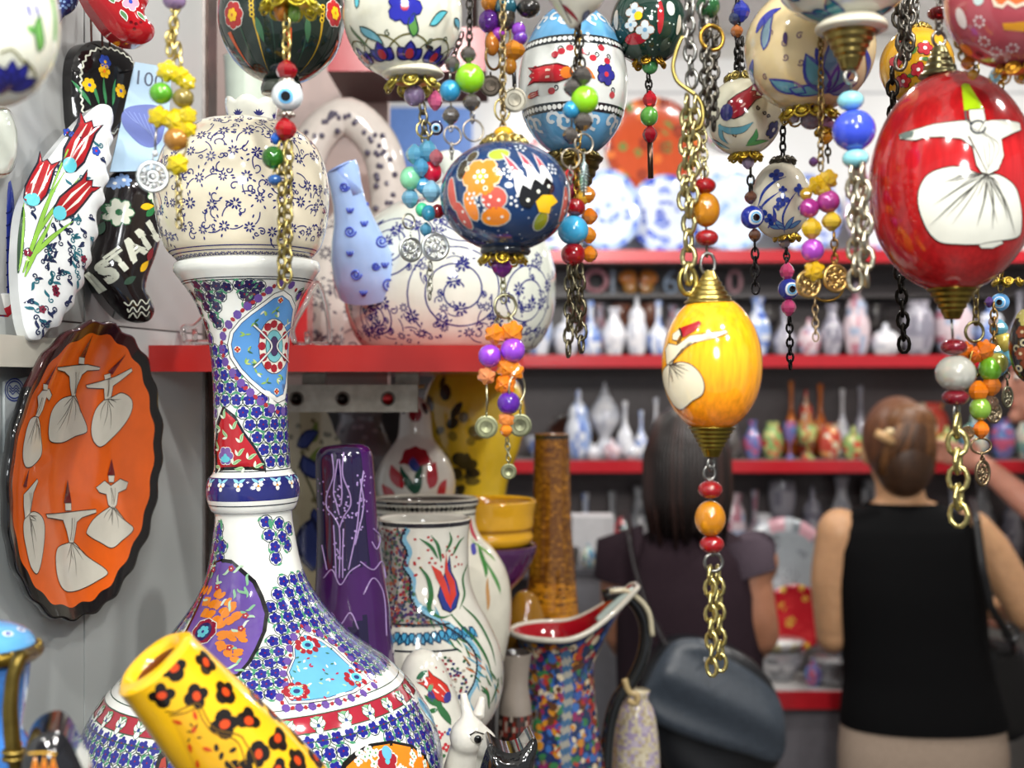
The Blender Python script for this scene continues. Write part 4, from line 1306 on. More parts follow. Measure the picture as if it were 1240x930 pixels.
# ------------------------------------------------------------------ rods from which the ornaments hang (above the picture)
RZ = 1.95
rack = thing('hanging_rack', 'steel rod rack hung under the ceiling carrying the painted egg ornaments', 'rack', (0.05, .68, RZ))
RODS = [.52, .58, .62, .66, .70, .74, .78, .82, .86]
for y in RODS:
    MB().tube([(-.40, y, RZ + .004), (.52, y, RZ + .004)], .003, STEEL, 8).build('rod', 'metal', rack)
for x in (-.40, .52):
    MB().tube([(x, .50, RZ + .010), (x, .88, RZ + .010)], .004, STEEL, 8).build('side_rod', 'metal', rack)
    for y in (.52, .86):
        MB().tube([(x, y, RZ + .012), (x, y, 2.8)], .003, STEEL, 8).build('drop_rod', 'metal', rack)

GILT = H('d6c27a'); BRZ = H('7d6c3c')
class Orn:
    def __init__(s, label, px, Y, cat='ornament', name='hanging_ornament', group=None):
        s.Y = Y; s.k = Y / F
        s.t = thing(name, label, cat, Vector((W(px, 0, Y).x, Y, RZ)), group)
        s.ch = {}
    def W(s, px, py, dy=0.0):
        Y = s.Y + dy
        return W(px, py, Y)
    def chain(s, x0, y0, x1, y1, L, t=1.5, col=STEEL, dy=0.0, ratio=.62):
        MB().chain(s.W(x0, y0, dy), s.W(x1, y1, dy), L * s.k, t * s.k, col, ratio, jitter=.25).build('chain', 'metal' if sum(col) > .35 else 'oldmetal', s.t)
        return s
    def up(s, x0, y0, L=12, t=1.3, col=STEEL, dy=0.0):
        """suspension chain from (x0, y0) up to the rod"""
        p = s.W(x0, y0, dy)
        MB().chain(p, Vector((p.x, s.Y, RZ)), L * s.k, t * s.k, col, .62, jitter=.25).build('chain', 'metal' if sum(col) > .35 else 'oldmetal', s.t)
        return s
    def bead(s, px, py, rx, ry=None, col=RED, kind='glass', name='bead', dy=0.0, label=None):
        ry = ry or rx
        c = s.W(px, py, dy); k = s.k
        m = MB()
        if kind == 'facet':
            m.bicone(c, rx * k, ry * k, col, 8, Matrix.Rotation(random.uniform(0, 1), 3, 'Z')); mt = 'bright'
        elif kind == 'star':
            for q in range(3):
                m.bicone(c, rx * k * .8, ry * k, col, 5, Matrix.Rotation(q * 1.05 + random.uniform(0, .3), 3, 'Y') @ Matrix.Rotation(random.uniform(0, 3), 3, 'Z'))
            mt = 'bright'
        elif kind == 'rib':
            n = 22; rows = []
            for i in range(13):
                a = PI * (.03 + .94 * i / 12)
                rows.append([tuple(Vector(c) + Vector((rx * k * math.sin(a) * (1 + .05 * (j % 2)) * math.cos(2 * PI * j / n), rx * k * math.sin(a) * (1 + .05 * (j % 2)) * math.sin(2 * PI * j / n), -ry * k * math.cos(a)))) for j in range(n)])
            m.grid(rows, col, True, (True, True)); mt = 'pearl'
        else:
            m.ell(c, (rx * k, rx * k, ry * k), col, 20, 14)
            mt = dict(glass='glass', solid='glaze', pearl='pearl', clear='crystal').get(kind, 'glaze')
        o = m.build(name, mt, s.t)
        if label:
            o['label'] = label
        return s
    def eye(s, px, py, r, dy=0.0, outer=H('2038a8'), ang=0.0):
        k = s.k
        L = Lathe(egg_prof(r * k, r * k), s.W(px, py, dy), None, n=20)
        L.body(outer, 24, (True, True))
        an = L.hit(px + ang * r * .4, py)
        for rr, c_ in ((.66, H('e9eef2')), (.48, H('6fb6e6')), (.3, H('0d0d12'))):
            L.ellipse(an, r * k * rr, r * k * rr, c_, int(6 - rr * 8), 0, 0, 0, 16)
        L.mb.build('eye_bead', 'glaze', s.t)
        return s
    def wire(s, pts, t=1.2, col=STEEL, dy=0.0, name='wire'):
        MB().tube([s.W(x, y, dy) for x, y in pts], t * s.k, col, 6).build(name, 'metal', s.t)
        return s
    def ring(s, px, py, r, t=1.4, col=GILT, tilt=.4, sq=1.0, dy=0.0):
        MB().torus(s.W(px, py, dy), r * s.k, t * s.k, col, (tilt, -1, 0), 22, 6, sq).build('ring', 'metal', s.t)
        return s
    def cap(s, px, y_thin, y_wide, r0, r1, col=BRASS, ribs=5, dy=0.0):
        """turned conical cap"""
        k = s.k; up = y_thin < y_wide
        h = abs(y_wide - y_thin)
        pr = []
        n = ribs * 4
        for i in range(n + 1):
            u_ = i / n
            r = r1 + (r0 - r1) * (u_ ** .85)
            if u_ < .75:
                r += .9 * math.sin(u_ / .75 * ribs * 2 * PI)
            pr.append((r * k, u_ * h * k))
        pr.append((r0 * .55 * k, h * k * 1.02))
        o = s.W(px, y_wide, dy)
        L = Lathe(pr, o, None if up else Matrix.Rotation(PI, 3, 'X'), n=60)
        L.body(col, 32, (True, True))
        L.mb.build('brass_cap', 'metal', s.t)
        return s
    def petals(s, px, py, r, n=8, col=GILT, down=True, dy=0.0, ph=5.5):
        k = s.k; c = s.W(px, py, dy); m = MB()
        for i in range(n):
            a = 2 * PI * i / n + .2
            q = c + Vector((math.cos(a) * r * k * .78, math.sin(a) * r * k * .78, (-1 if down else 1) * 1.5 * k))
            m.torus(q, r * .24 * k, 1.6 * k, col, (math.cos(a), math.sin(a), .5), 12, 5)
            m.ell(q, (r * .13 * k,) * 3, col, 8, 6)
            m.torus(q + Vector((math.cos(a + .35) * r * .1 * k, math.sin(a + .35) * r * .1 * k, 0)), r * .13 * k, 1.3 * k, col, (math.cos(a), math.sin(a), .8), 10, 5)
        m.ell(c, (r * .6 * k, r * .6 * k, ph * .5 * k), col, 16, 8)
        m.build('filigree_cap', 'metal', s.t)
        return s
    def medal(s, px, py, r, col=GILT, tilt=.3, spokes=8, sx=1.0, dy=0.0):
        c = s.W(px, py, dy); k = s.k; m = MB()
        nrm = Vector((tilt, -1, 0)).normalized(); a_ = Vector((0, 0, 1)).cross(nrm).normalized(); b_ = Vector((0, 0, 1))
        pt = lambda rr, t: c + a_ * (rr * k * sx * math.cos(t)) + b_ * (rr * k * math.sin(t))
        m.tube([pt(r * .86, 2 * PI * i / 28) for i in range(28)], r * .13 * k, col, 6, True)
        m.tube([pt(r * .3, 2 * PI * i / 16) for i in range(16)], r * .1 * k, col, 6, True)
        m.ell(c, (r * .16 * k, r * .10 * k, r * .16 * k), col, 10, 6)
        for i in range(spokes):
            t = 2 * PI * i / spokes
            m.tube([pt(r * .34, t), pt(r * .56, t + .12), pt(r * .82, t)], r * .085 * k, col, 5)
            m.torus(pt(r * .62, t + PI / spokes), r * .13 * k, r * .045 * k, col, tuple(nrm), 10, 5)
        m.torus(pt(r * 1.12, PI / 2), r * .16 * k, r * .05 * k, col, (1, .2, 0), 10, 5)
        m.build('filigree_medallion', 'metal', s.t)
        return s
    def coin(s, px, py, r, col=H('a8a488'), dy=0.0):
        c = s.W(px, py, dy); k = s.k; m = MB(); n = 24
        th = np.linspace(0, 2 * PI, n, endpoint=False)
        m.grid([[tuple(c + Vector((math.cos(a) * R * k, y, math.sin(a) * R * k))) for a in th] for R, y in ((.1, -.0002), (r * .5, -.0006), (r * .55, -.0002), (r * .82, -.0002), (r * .86, -.0008), (r, -.0006), (r, .0006), (.1, .0006))], col, True, (True, True), False)
        m.torus(c + Vector((0, 0, r * 1.1 * k)), r * .2 * k, r * .06 * k, col, (1, .2, 0), 10, 5)
        m.build('coin_charm', 'oldmetal', s.t)
        return s
    def egg(s, px, py, rx, ry, e=0.0, dy=0.0, n=60, M=None):
        return Lathe(egg_prof(rx * s.k, ry * s.k, e), s.W(px, py, dy), M, n=n)
    def put(s, L, mt='glaze', name='painted_egg', label=None):
        o = L.mb.build(name, mt, s.t)
        if label:
            o['label'] = label
        return s
    def done(s):
        return s
random.seed(31)
TEAL = H('5f9fb0')
# --- white egg at the top, nearest of all
o = Orn('large white egg ornament with blue petals and a green leaf, above the pale wall plate', -14, .52)
L = o.egg(-14, 18, 82, 112, .06); L.body(H('e9ead9'), 72, (True, True)); k = o.k
for px, py, a, l in ((22, 70, 2.4, 40), (8, 66, 1.9, 40), (32, 84, 2.9, 40), (34, 98, 3.4, 38), (6, 80, 1.2, 42), (14, 112, -2.4, 30)):
    L.leaf(L.hit(10, 108), 0, 0, a - .6, l * k, 17 * k, H('2e31a0'), 1, 0, H('23236e'))
for pts in ([(0, 64), (14, 60), (26, 72), (36, 84)], [(30, 72), (42, 88), (38, 108)]):
    L.strokepx(pts, 2.6, H('75723a'), 2)
L.leaf(L.hit(46, 62), 0, 0, 1.4, 40 * k, 15 * k, H('6fae5a'), 1, .3, H('3f6a3a'))
L.leaf(L.hit(46, 42), 0, 0, 2.4, 18 * k, 10 * k, H('6fae5a'), 1, .3)
L.strokepx([(66, 50), (66, 20), (60, -10)], 8, H('6fae5a'), 1)
for px in (32, 42):
    L.leaf(L.hit(px, 4), 0, 0, -1.2, 18 * k, 5 * k, H('3b3aa6'), 1)
o.put(L).up(-14, -94, 14).done()

# --- yellow bead bundle with silver medallion
o = Orn('bundle of yellow crystal beads with silver medallion beside the cream globe jar', 213, .66, 'bead string', 'hanging_bead_string')
o.up(212, 26, 17, 2.2, GILT)
for p in ((211, 22, 209, 48), (206, 40, 206, 66), (216, 52, 214, 84)):
    o.chain(*p, 18, 2.2, GILT)
YB2 = H('e8cf1c')
o.bead(211, 1, 14, 11, H('b99ad0'), 'glass')
for px, py, r in ((203, 86, 13), (218, 92, 11), (227, 100, 10), (192, 141, 13), (211, 146, 14), (226, 140, 12), (228, 156, 10), (215, 199, 13), (214, 160, 10)):
    o.bead(px, py, r, r * 1.05, YB2, 'star')
o.bead(195, 113, 14, 13, H('5fae2a'), 'pearl', label='green and red marbled bead').bead(222, 119, 13, 12, H('8a7a3a'), 'pearl').bead(213, 169, 15, 14, H('a8742e'), 'pearl')
o.wire([(190, 152), (188, 170), (188, 190)], 1.4, STEEL).bead(188, 186, 4, 4, H('cfd3d6'), 'pearl')
o.medal(185, 214, 20, H('cfd3d4'))
o.wire([(226, 108), (229, 140), (227, 176), (222, 190)], 1.2, GILT).chain(216, 214, 217, 275, 14, 1.3, H('a8985e'))
o.done()

# --- dark green balloon-like ornament
o = Orn('dark green and black globe ornament with orange stripes, above the cream globe jar', 341, .78)
L = o.egg(341, 20, 76, 82); k = o.k
L.body(H('1c2b25'), 72, (True, True))
for i in range(22):
    th = -PI + 2 * PI * i / 22
    c_ = (H('d8571e'), H('2f4a3a'), H('c8a02a'), H('2a3f36'))[i % 4]
    s0 = L.S[-1] * .12; s1 = L.S[-1] * (.36 if i % 4 == 0 else .42)
    t = np.linspace(0, 1, 14)
    sv = s0 + (s1 - s0) * t
    A = L.pos(th + .05 * np.sin(t * 3), sv, L.off(1)); wd = (.004 + .05 * t * (1 if i % 4 == 0 else .35))
    B1 = L.pos(th + .05 * np.sin(t * 3) - wd, sv, L.off(1)); B2 = L.pos(th + .05 * np.sin(t * 3) + wd, sv, L.off(1))
    L.mb.add(np.concatenate([B1, B2]), [(j, j + 1, 14 + j + 1, 14 + j) for j in range(13)], c_)
    if i % 4 == 2:
        for q in range(4):
            L.ellipse((th, s1 + q * 5 * k), 3.5 * k, 3.5 * k, H('d8b42a'), 2, 0, 0, 0, 8); L.ellipse((th, s1 + q * 5 * k), 1.6 * k, 1.6 * k, BLACK, 3, 0, 0, 0, 6)
for px, py in ((282, 18), (405, 16), (360, -30)):
    an = L.hit(px, py); L.flower(an, 16 * k, 7, H('b82a2a'), YEL, 2, H('d8d8d0')); L.flower(an, 8 * k, 6, YEL, H('d8781e'), 6)
for px in (310, 372):
    L.leaf(L.hit(px, 20), 0, 0, -1.4, 30 * k, 8 * k, H('3f6a4a'), 2)
o.put(L)
Lk = Lathe([(24 * k, 0), (25 * k, 6 * k), (23 * k, 14 * k)], o.W(341, 114), None, n=8); Lk.body(H('3a4038'), 32, (True, True)); Lk.mb.build('neck_ring', 'glaze', o.t)
o.up(341, -62, 14).done()
# the string in front of it
o = Orn('string with red crystals, white eye bead, green bead and brass chains', 347, .70, 'bead string', 'hanging_bead_string')
o.petals(352, 6, 40, 9, H('cdbb3a'), True).bead(340, 12, 9, 14, H('e08a1a'), 'glass').bead(356, 16, 8, 12, H('7fae4a'), 'glass')
o.up(348, 6, 14, 1.6, GILT)
o.chain(347, 10, 347, 72, 17, 1.8, GILT).bead(347, 86, 13, 13, H('a0101c'), 'facet')
o.eye(348, 116, 19, 0, H('dfe6ea'), -.3).petals(347, 96, 9, 6, H('c9c4b8')).petals(347, 137, 10, 6, H('c9c4b8'))
o.bead(345, 157, 14, 14, H('b0121e'), 'facet').bead(333, 168, 6, 7, H('2c6ad0'), 'facet').bead(331, 191, 14, 14, H('2f7a1e'), 'glass').bead(333, 218, 9, 7, H('3a76c8'), 'glass')
o.chain(341, 172, 341, 348, 17, 1.9, H('a8985e')).chain(350, 172, 348, 340, 17, 1.9, H('a8985e'), -.006)
o.chain(333, 200, 333, 226, 9, 1, GILT)
o.done()

# --- white ornament with blue flowers and its turquoise beads
o = Orn('white globe ornament with blue flowers and a bunch of turquoise crystals', 490, .74)
L = o.egg(488, 18, 72, 78); k = o.k; L.body(H('e3e2d0'), 72, (True, True))
an = L.hit(490, 8); L.flower(an, 20 * k, 5, H('2c2fb0'), H('c02a3a'), 2, H('1f2270'))
for px, py, a, l, w_, c_ in ((436, 32, -1.0, 34, 12, TEAL), (432, 10, 1.2, 20, 9, CYAN), (520, 30, .5, 30, 10, CYAN), (500, 44, 1.4, 26, 12, H('5f9a4a')), (424, 30, -1.3, 40, 4, H('4a6a3a')), (446, 66, -.4, 20, 6, H('23304e')), (550, 22, -.6, 20, 10, TEAL), (524, 60, 2.6, 14, 5, INK)):
    L.leaf(L.hit(px, py), 0, 0, a, l * k, w_ * k, c_, 1, .2, H('25403c'))
for i in range(9):
    th = -PI + i * .698 - .1
    an = (th, L.S[-1] * .17)
    for a, l in ((PI / 2, 24), (PI / 2 + .75, 21), (PI / 2 - .75, 21)):
        L.leaf(an, 0, 0, a, l * k, 15 * k, H('2b2c98'), 2, 0, H('1d1d5a'))
    L.ellipse(an, 5 * k, 7 * k, H('a8242e'), 5, 0, 0, 8 * k); L.strokepx
    L.stroke(an, [(27 * k * math.cos(t), 6 * k + 26 * k * math.sin(t)) for t in np.linspace(.15, PI - .15, 14)], 2.2 * k, H('6a663a'), 1)
for px, py, a in ((540, 50, 1), (524, 48, 2.2), (440, 50, 2), (412, 30, .6), (470, 36, 2.6)):
    L.curl(L.hit(px, py), 0, 0, a, 26 * k, 1.5 * k, H('3a4a3a'), 1)
o.put(L)
Lk = Lathe([(30 * k, 0), (38 * k, 5 * k), (34 * k, 12 * k)], o.W(500, 96), None, n=10); Lk.body(H('d8d2bc'), 32, (True, True)); Lk.mb.build('neck_ring', 'glaze', o.t)
o.petals(500, 101, 37, 7, H('c8b85a')).bead(502, 116, 13, 13, H('9c86b0'), 'glass')
o.chain(511, 124, 515, 172, 17, 1.8, H('8c8468')).ring(514, 157, 10, 1.5, GILT)
o.bead(527, 122, 9, 12, H('d0608a'), 'facet').eye(528, 155, 9, .004, H('16204a'))
for px, py, r, c_, kd in ((502, 187, 11, H('6ab8dc'), 'facet'), (518, 183, 12, H('6ab8dc'), 'facet'), (528, 191, 9, H('c8707a'), 'facet'), (510, 203, 10, H('5aacd8'), 'facet'), (497, 216, 13, H('8fe0b0'), 'pearl'), (522, 208, 13, H('d01a3a'), 'solid'),
                         (512, 224, 10, H('52a8d8'), 'facet'), (497, 240, 11, H('7ab8d8'), 'facet'), (522, 232, 12, H('8ac0dc'), 'facet'), (511, 254, 8, H('3fc08a'), 'solid'), (519, 258, 9, H('3aa8d0'), 'glass'), (530, 256, 8, H('a01a26'), 'glass'), (516, 278, 8, H('5aa8cc'), 'facet')):
    o.bead(px, py, r, r * 1.1, c_, kd, dy=random.uniform(-.004, .004))
o.medal(527, 299, 18, H('d4d8d8')).medal(497, 302, 16, H('c8ccc8'), .6).ring(495, 268, 9, 1.2, H('b8b4a0'), .9)
o.chain(521, 318, 520, 362, 12, 1.2, H('a8a89c'))
o.up(488, -58, 14).done()

# --- lime beads
def lime(px, label, pts, Y):
    o = Orn(label, px, Y, 'bead string', 'hanging_bead_string', )
    G_ = H('57524e')
    for q in pts:
        kd = q[0]
        if kd == 'g': o.bead(q[1], q[2], q[3], q[3], G_, 'facet')
        if kd == 'l': o.bead(q[1], q[2], q[3], q[3], H('86c81a'), 'solid', label='lime green glossy bead')
        if kd == 'b': o.bead(q[1], q[2], q[3], q[3], H('2f94c4'), 'pearl')
        if kd == 'r': o.ring(q[1], q[2], q[3], 1.3, H('a59c8c'))
    return o
o = lime(570, 'string with a lime green bead and a blue bead beside the white globe', [('g', 567, 66, 10), ('l', 569, 95, 18), ('g', 571, 124, 11), ('r', 573, 158, 13), ('g', 548, 78, 10), ('b', 545, 110, 13), ('g', 546, 140, 11), ('r', 548, 164, 11)], .70)
o.up(569, 20, 14, 1.4, DARKM).chain(569, 12, 568, 58, 13, 1.3, DARKM).chain(560, 40, 548, 72, 12, 1.2, DARKM).chain(572, 130, 572, 148, 9, 1.1, STEEL).chain(546, 148, 546, 158, 8, 1.1, STEEL).chain(547, 174, 547, 192, 9, 1.1, STEEL).wire([(545, 84), (545, 100)], 1.4).wire([(546, 120), (546, 132)], 1.4).wire([(569, 74), (570, 116)], 1.4).done()
o = lime(700, 'string with a lime green bead and silver feather before the light blue egg', [('g', 705, 92, 12), ('g', 693, 106, 11), ('l', 708, 121, 17), ('b', 692, 133, 11), ('g', 706, 147, 12), ('g', 691, 164, 10), ('r', 707, 174, 12), ('r', 691, 192, 12)], .70)
o.chain(700, 30, 704, 84, 17, 1.7, DARKM).up(699, 34, 17, 1.7, DARKM).chain(697, 70, 693, 100, 13, 1.3, DARKM).wire([(705, 100), (708, 140)], 1.3).wire([(693, 112), (692, 160)], 1.3)
m = MB()
for i in range(9):
    m.tube([o.W(707, 196 + i * 4), o.W(700 + abs(i - 3) * .6, 202 + i * 4)], .9 * o.k, H('9fb0b0'), 5); m.tube([o.W(707, 196 + i * 4), o.W(714 - abs(i - 3) * .6, 202 + i * 4)], .9 * o.k, H('9fb0b0'), 5)
m.tube([o.W(707, 186), o.W(707, 238)], 1.3 * o.k, H('9fb0b0'), 6)
m.build('feather_charm', 'metal', o.t)
o.chain(691, 202, 691, 222, 10, 1.1, STEEL).done()

# --- purple and amber charms
o = Orn('string of purple and amber beads with dark coins, beside the light blue egg', 600, .74, 'bead string', 'hanging_bead_string')
o.up(600, 12, 14, 1.4, H('8c7648')).bead(593, 3, 11, 11, H('d8861a'), 'glass').bead(592, 26, 13, 14, H('5a1a8a'), 'glass').bead(596, 53, 9, 15, H('d8801c'), 'glass').bead(612, 8, 14, 14, H('1f5a6a'), 'pearl')
o.bead(622, 61, 14, 12, H('dc8a1a'), 'facet').bead(628, 36, 9, 9, H('9a4ad0'), 'glass').bead(630, 46, 9, 9, H('7a3ac0'), 'glass').bead(618, 80, 8, 11, H('c8801a'), 'glass').bead(604, 42, 9, 9, H('a83ac0'), 'glass')
o.coin(594, 104, 13, H('3a342e')).coin(623, 121, 15, H('7a766a')).ring(597, 70, 11, 1.7, H('9c7c4c'), .8, 1.3).ring(608, 42, 10, 1.3, H('a88c4c'), .2, 1.6).wire([(622, 74), (623, 105)], 2.6, H('5a5a5c')).ring(608, 133, 10, 1.4, GILT, .5, 1.3)
o.bead(612, 22, 12, 16, H('3a342c'), 'rib').bead(640, 10, 14, 12, H('23201f'), 'rib')
o.chain(608, 62, 609, 124, 14, 1.3, H('a8946a'), .006).done()

# --- navy balloon
o = Orn('navy globe ornament with orange flowers hanging in front of the teapot', 611, .72)
L = o.egg(612, 238, 79, 67); k = o.k; L.body(H('1d3a66'), 80, (True, True))
OR2 = H('ee8a2a'); CORAL = H('d25a4e')
def dotted(px, py, n, r, sp):
    an = L.hit(px, py)
    for i in range(n):
        a = 2 * PI * i / max(n - 1, 1)
        d = 0 if i == n - 1 else sp
        L.ellipse(an, r * k, r * k, H('e8ecec'), 4, 0, d * k * math.cos(a), d * k * math.sin(a), 7)
an = L.hit(582, 214); L.flower(an, 24 * k, 6, OR2, YEL, 1, H('f2d0b0')); dotted(582, 214, 7, 2.4, 7)
for px, py in ((566, 205), (600, 206), (588, 228)):
    an = L.hit(px, py); L.ellipse(an, 3 * k, 3 * k, H('f4ecd0'), 5); L.ellipse(an, 1.3 * k, 1.3 * k, BLACK, 6)
for px, py, rx, ry, c_ in ((598, 240, 15, 13, CORAL), (600, 262, 17, 12, OR2), (570, 250, 8, 18, OR2), (561, 262, 8, 18, CORAL), (560, 205, 7, 14, H('3a3426')), (604, 187, 12, 9, H('a8b83a')), (655, 268, 9, 13, H('8a9a2a')), (684, 248, 7, 22, CORAL), (680, 200, 5, 14, YEL), (547, 235, 7, 20, CORAL), (572, 190, 7, 9, H('4a4030'))):
    an = L.hit(px, py); L.ellipse(an, (rx + 1.6) * k, (ry + 1.6) * k, H('b8c0c0'), 1, .15); L.ellipse(an, rx * k, ry * k, c_, 2, .15)
for px, py, r in ((594, 238, 2), (604, 242, 2), (561, 256, 2), (563, 268, 2), (592, 264, 2), (608, 262, 2), (684, 240, 2), (683, 255, 2)):
    L.ellipse(L.hit(px, py), r * k, r * k, H('f4e8dc'), 4, 0, 0, 0, 7)
for b_, tp_, w_, c_ in (((640, 246), (612, 186), 20, H('cc4a58')), ((652, 236), (630, 184), 20, H('cc4a58')), ((664, 230), (646, 186), 18, H('cc4a58'))):
    a = L.hit(*b_); b2 = L.hit(*tp_); r_ = float(np.interp(a[1], L.S, L.R)); dx, dy_ = (b2[0] - a[0]) * r_, b2[1] - a[1]
    an_ = math.atan2(dy_, dx); l_ = math.hypot(dx, dy_)
    L.leaf(a, 0, 0, an_, l_, w_ * k * .55, c_, 2, 0, H('c8ccd0'))
    L.leaf(a, 0, 0, an_, l_ * .62, w_ * k * .95, H('eceeee'), 4)
    L.leaf(a, -.003 * math.cos(an_), -.003 * math.sin(an_), an_, l_ * .42, w_ * k * 1.0, H('141518'), 6)
    L.ellipse(a, 2.2 * k, 2.2 * k, H('eef0e0'), 8, 0, 4 * k * math.cos(an_), 4 * k * math.sin(an_))
L.fillpx([(648, 244), (656, 236), (668, 236), (674, 244), (666, 250), (664, 258), (652, 256)], YEL, 8)
for px, py, n in ((616, 208, 8), (624, 243, 6), (572, 240, 7), (668, 205, 7), (630, 180, 6), (586, 248, 5)):
    dotted(px, py, n, 1.8, 6)
for i in range(40):
    L.ellipse((random.uniform(-1.5, 1.5), random.uniform(.1, .9) * L.S[-1]), 1.1 * k, 1.1 * k, H('c8d4e0'), 1, 0, 0, 0, 6)
o.put(L)
Lk = Lathe([(28 * k, 0), (31 * k, 4 * k), (29 * k, 12 * k), (36 * k, 22 * k)], o.W(612, 309), None, n=10); Lk.body(H('161c26'), 32, (True, True)); Lk.mb.build('neck_ring', 'glaze', o.t)
o.petals(611, 174, 32, 10, GILT, False).bead(610, 164, 13, 11, H('efb01a'), 'solid').chain(609, 124, 609, 158, 12, 1.3, H('a8946a')).up(609, 128, 13, 1.3, H('a8946a'))
o.petals(609, 312, 32, 7, H('bda23c'), True).bead(608, 323, 13, 13, H('7a2a8a'), 'facet')
o.chain(609, 334, 610, 366, 11, 1.2, H('8c8a6a')).ring(612, 371, 14, 2.0, H('a8a484')).chain(604, 380, 600, 398, 9, 1.1, H('a8a484')).chain(616, 380, 620, 396, 9, 1.1, H('a8a484'))
for px, py, r, c_, kd in ((600, 405, 13, H('f08a1e'), 'star'), (620, 402, 14, H('f08a1e'), 'star'), (593, 431, 14, H('9440d0'), 'pearl'), (621, 424, 15, H('9a48d8'), 'pearl'), (589, 455, 11, H('e8905a'), 'star'), (613, 446, 12, H('f08a1e'), 'star'), (624, 450, 11, H('f08a1e'), 'star'), (612, 466, 13, H('ee7e1a'), 'star'), (616, 488, 14, H('6a28b8'), 'glass'), (613, 508, 10, H('e88a3a'), 'star'), (613, 521, 8, H('f08a1e'), 'facet')):
    o.bead(px, py, r, r, c_, kd)
o.wire([(589, 464), (590, 484), (589, 500)], 1.2, H('a8a484')).ring(626, 470, 13, 1.3, H('b8b494'), .9, 1.3)
o.coin(589, 517, 14, H('8f9070')).coin(630, 515, 14, H('85866a')).coin(616, 571, 10, H('8a8b6c'), .02).chain(628, 482, 630, 498, 8, 1, H('a8a484')).chain(614, 530, 616, 558, 10, 1, H('a8a484'), .01)
o.done()

# --- light blue egg and the cream point above
o = Orn('light blue and white egg ornament with red tulips between dotted black bands', 694, .82)
L = o.egg(694, 98, 66, 94, .06); k = o.k
s_hi, s_lo = L.hit(694, 46)[1], L.hit(694, 128)[1]
L.body(lambda t, s: H('e2e6e2') if s_lo < s < s_hi else H('5c9ac6'), 80, (True, True))
for sv in (s_hi, s_lo):
    L.ring(sv, 11 * k, H('20262c'), 1)
    for i in range(60):
        L.ellipse((2 * PI * i / 60, sv), 3.0 * k, 3.0 * k, H('e8eae6'), 2, 0, 0, 0, 8)
for px, py, a, l in ((694, 88, 3.1, 62), (640, 118, .1, 20)):
    L.tulip(L.hit(px, py), a, l * k, H('c02a34'), 2, H('5a1a1e'), H('e8d0c0'), ORNG, .66)
for px, py in ((734, 90),):
    L.flower(L.hit(px, py), 13 * k, 5, H('2c2c86'), H('c02a3a'), 2, INK)
for px, py in ((668, 110), (735, 74), (741, 115), (680, 62), (672, 66), (690, 58), (708, 62), (718, 70), (728, 58), (648, 84)):
    L.ellipse(L.hit(px, py), 4.5 * k, 4 * k, H('b02a38'), 2); L.curl(L.hit(px, py), 2 * k, 2 * k, random.uniform(0, 6), 26 * k, 1.4 * k, H('2a3038'), 1)
L.leaf(L.hit(704, 80), 0, 0, -.7, 22 * k, 8 * k, H('e07a2a'), 2)
for sv, c_ in ((L.hit(694, 25)[1], 1), (L.hit(694, 152)[1], 1)):
    for i in range(9):
        an = (2 * PI * i / 9 + .3, sv)
        L.curl(an, 0, 0, .4, 62 * k, 4.5 * k, H('cfd8dc'), 1, 1.1, 1); L.curl(an, 10 * k, -4 * k, 3.4, 48 * k, 4 * k, H('cfd8dc'), 1, 1.0, -1)
o.put(L)
o.cap(697, 240, 192, 12, 34, H('6f5f34'), 4).petals(694, 188, 36, 12, H('8a7a4a')).chain(691, 240, 691, 262, 9, 1.2, DARKM).up(694, 6, 14, 1.5, DARKM).done()
o = Orn('cream pointed ornament with a green leaf, tip showing above the light blue egg', 697, .66)
k = o.k
L = Lathe([(3 * k, 0), (16 * k, 14 * k), (32 * k, 32 * k), (40 * k, 56 * k), (36 * k, 84 * k), (18 * k, 104 * k), (4 * k, 110 * k)], o.W(692, 34), Matrix.Rotation(.12, 3, 'Y'), n=30); L.body(H('d9d6c6'), 48, (True, True))
L.leaf(L.hit(712, 12), 0, 0, -1.2, 22 * k, 12 * k, H('7a86a8'), 1, .2, H('4a4a6a')); L.leaf(L.hit(680, 4), 0, 0, -1.0, 30 * k, 6 * k, H('8a2a34'), 1); L.strokepx([(676, -4), (684, 12), (692, 28)], 1.6, H('4a4030'), 1)
o.put(L, name='painted_drop').up(697, -74, 12).done()

# --- turquoise bead string with dark chains, right of the navy globe
o = Orn('string with a turquoise bead between red ones, ending in dark chains', 695, .76, 'bead string', 'hanging_bead_string')
o.up(700, 200, 14, 1.4, H('8a7038'))
for px, py, c_ in ((690, 214, H('c8201e')), (702, 222, H('4a8a3a')), (692, 230, H('a02a4a')), (712, 236, H('e08a1a')), (714, 262, H('e07a1e')), (713, 285, H('e8901a')), (714, 308, H('d8801e')), (704, 240, H('d8a82a'))):
    o.bead(px, py, 10, 10, c_, 'facet', dy=.006)
o.chain(700, 180, 698, 240, 12, 1.4, H('a8843a')).bead(697, 251, 12, 11, H('a8101e'), 'glass').bead(694, 279, 19, 18, H('3a9cc8'), 'solid', label='turquoise round bead').bead(694, 308, 15, 14, H('b0121e'), 'glass')
DK = H('6a6450')
o.chain(690, 320, 688, 430, 21, 2.0, DK).chain(702, 320, 704, 424, 21, 2.0, DK).chain(696, 322, 698, 400, 19, 1.8, DK, .006).wire([(694, 295), (694, 322)], 1.6, DK).done()

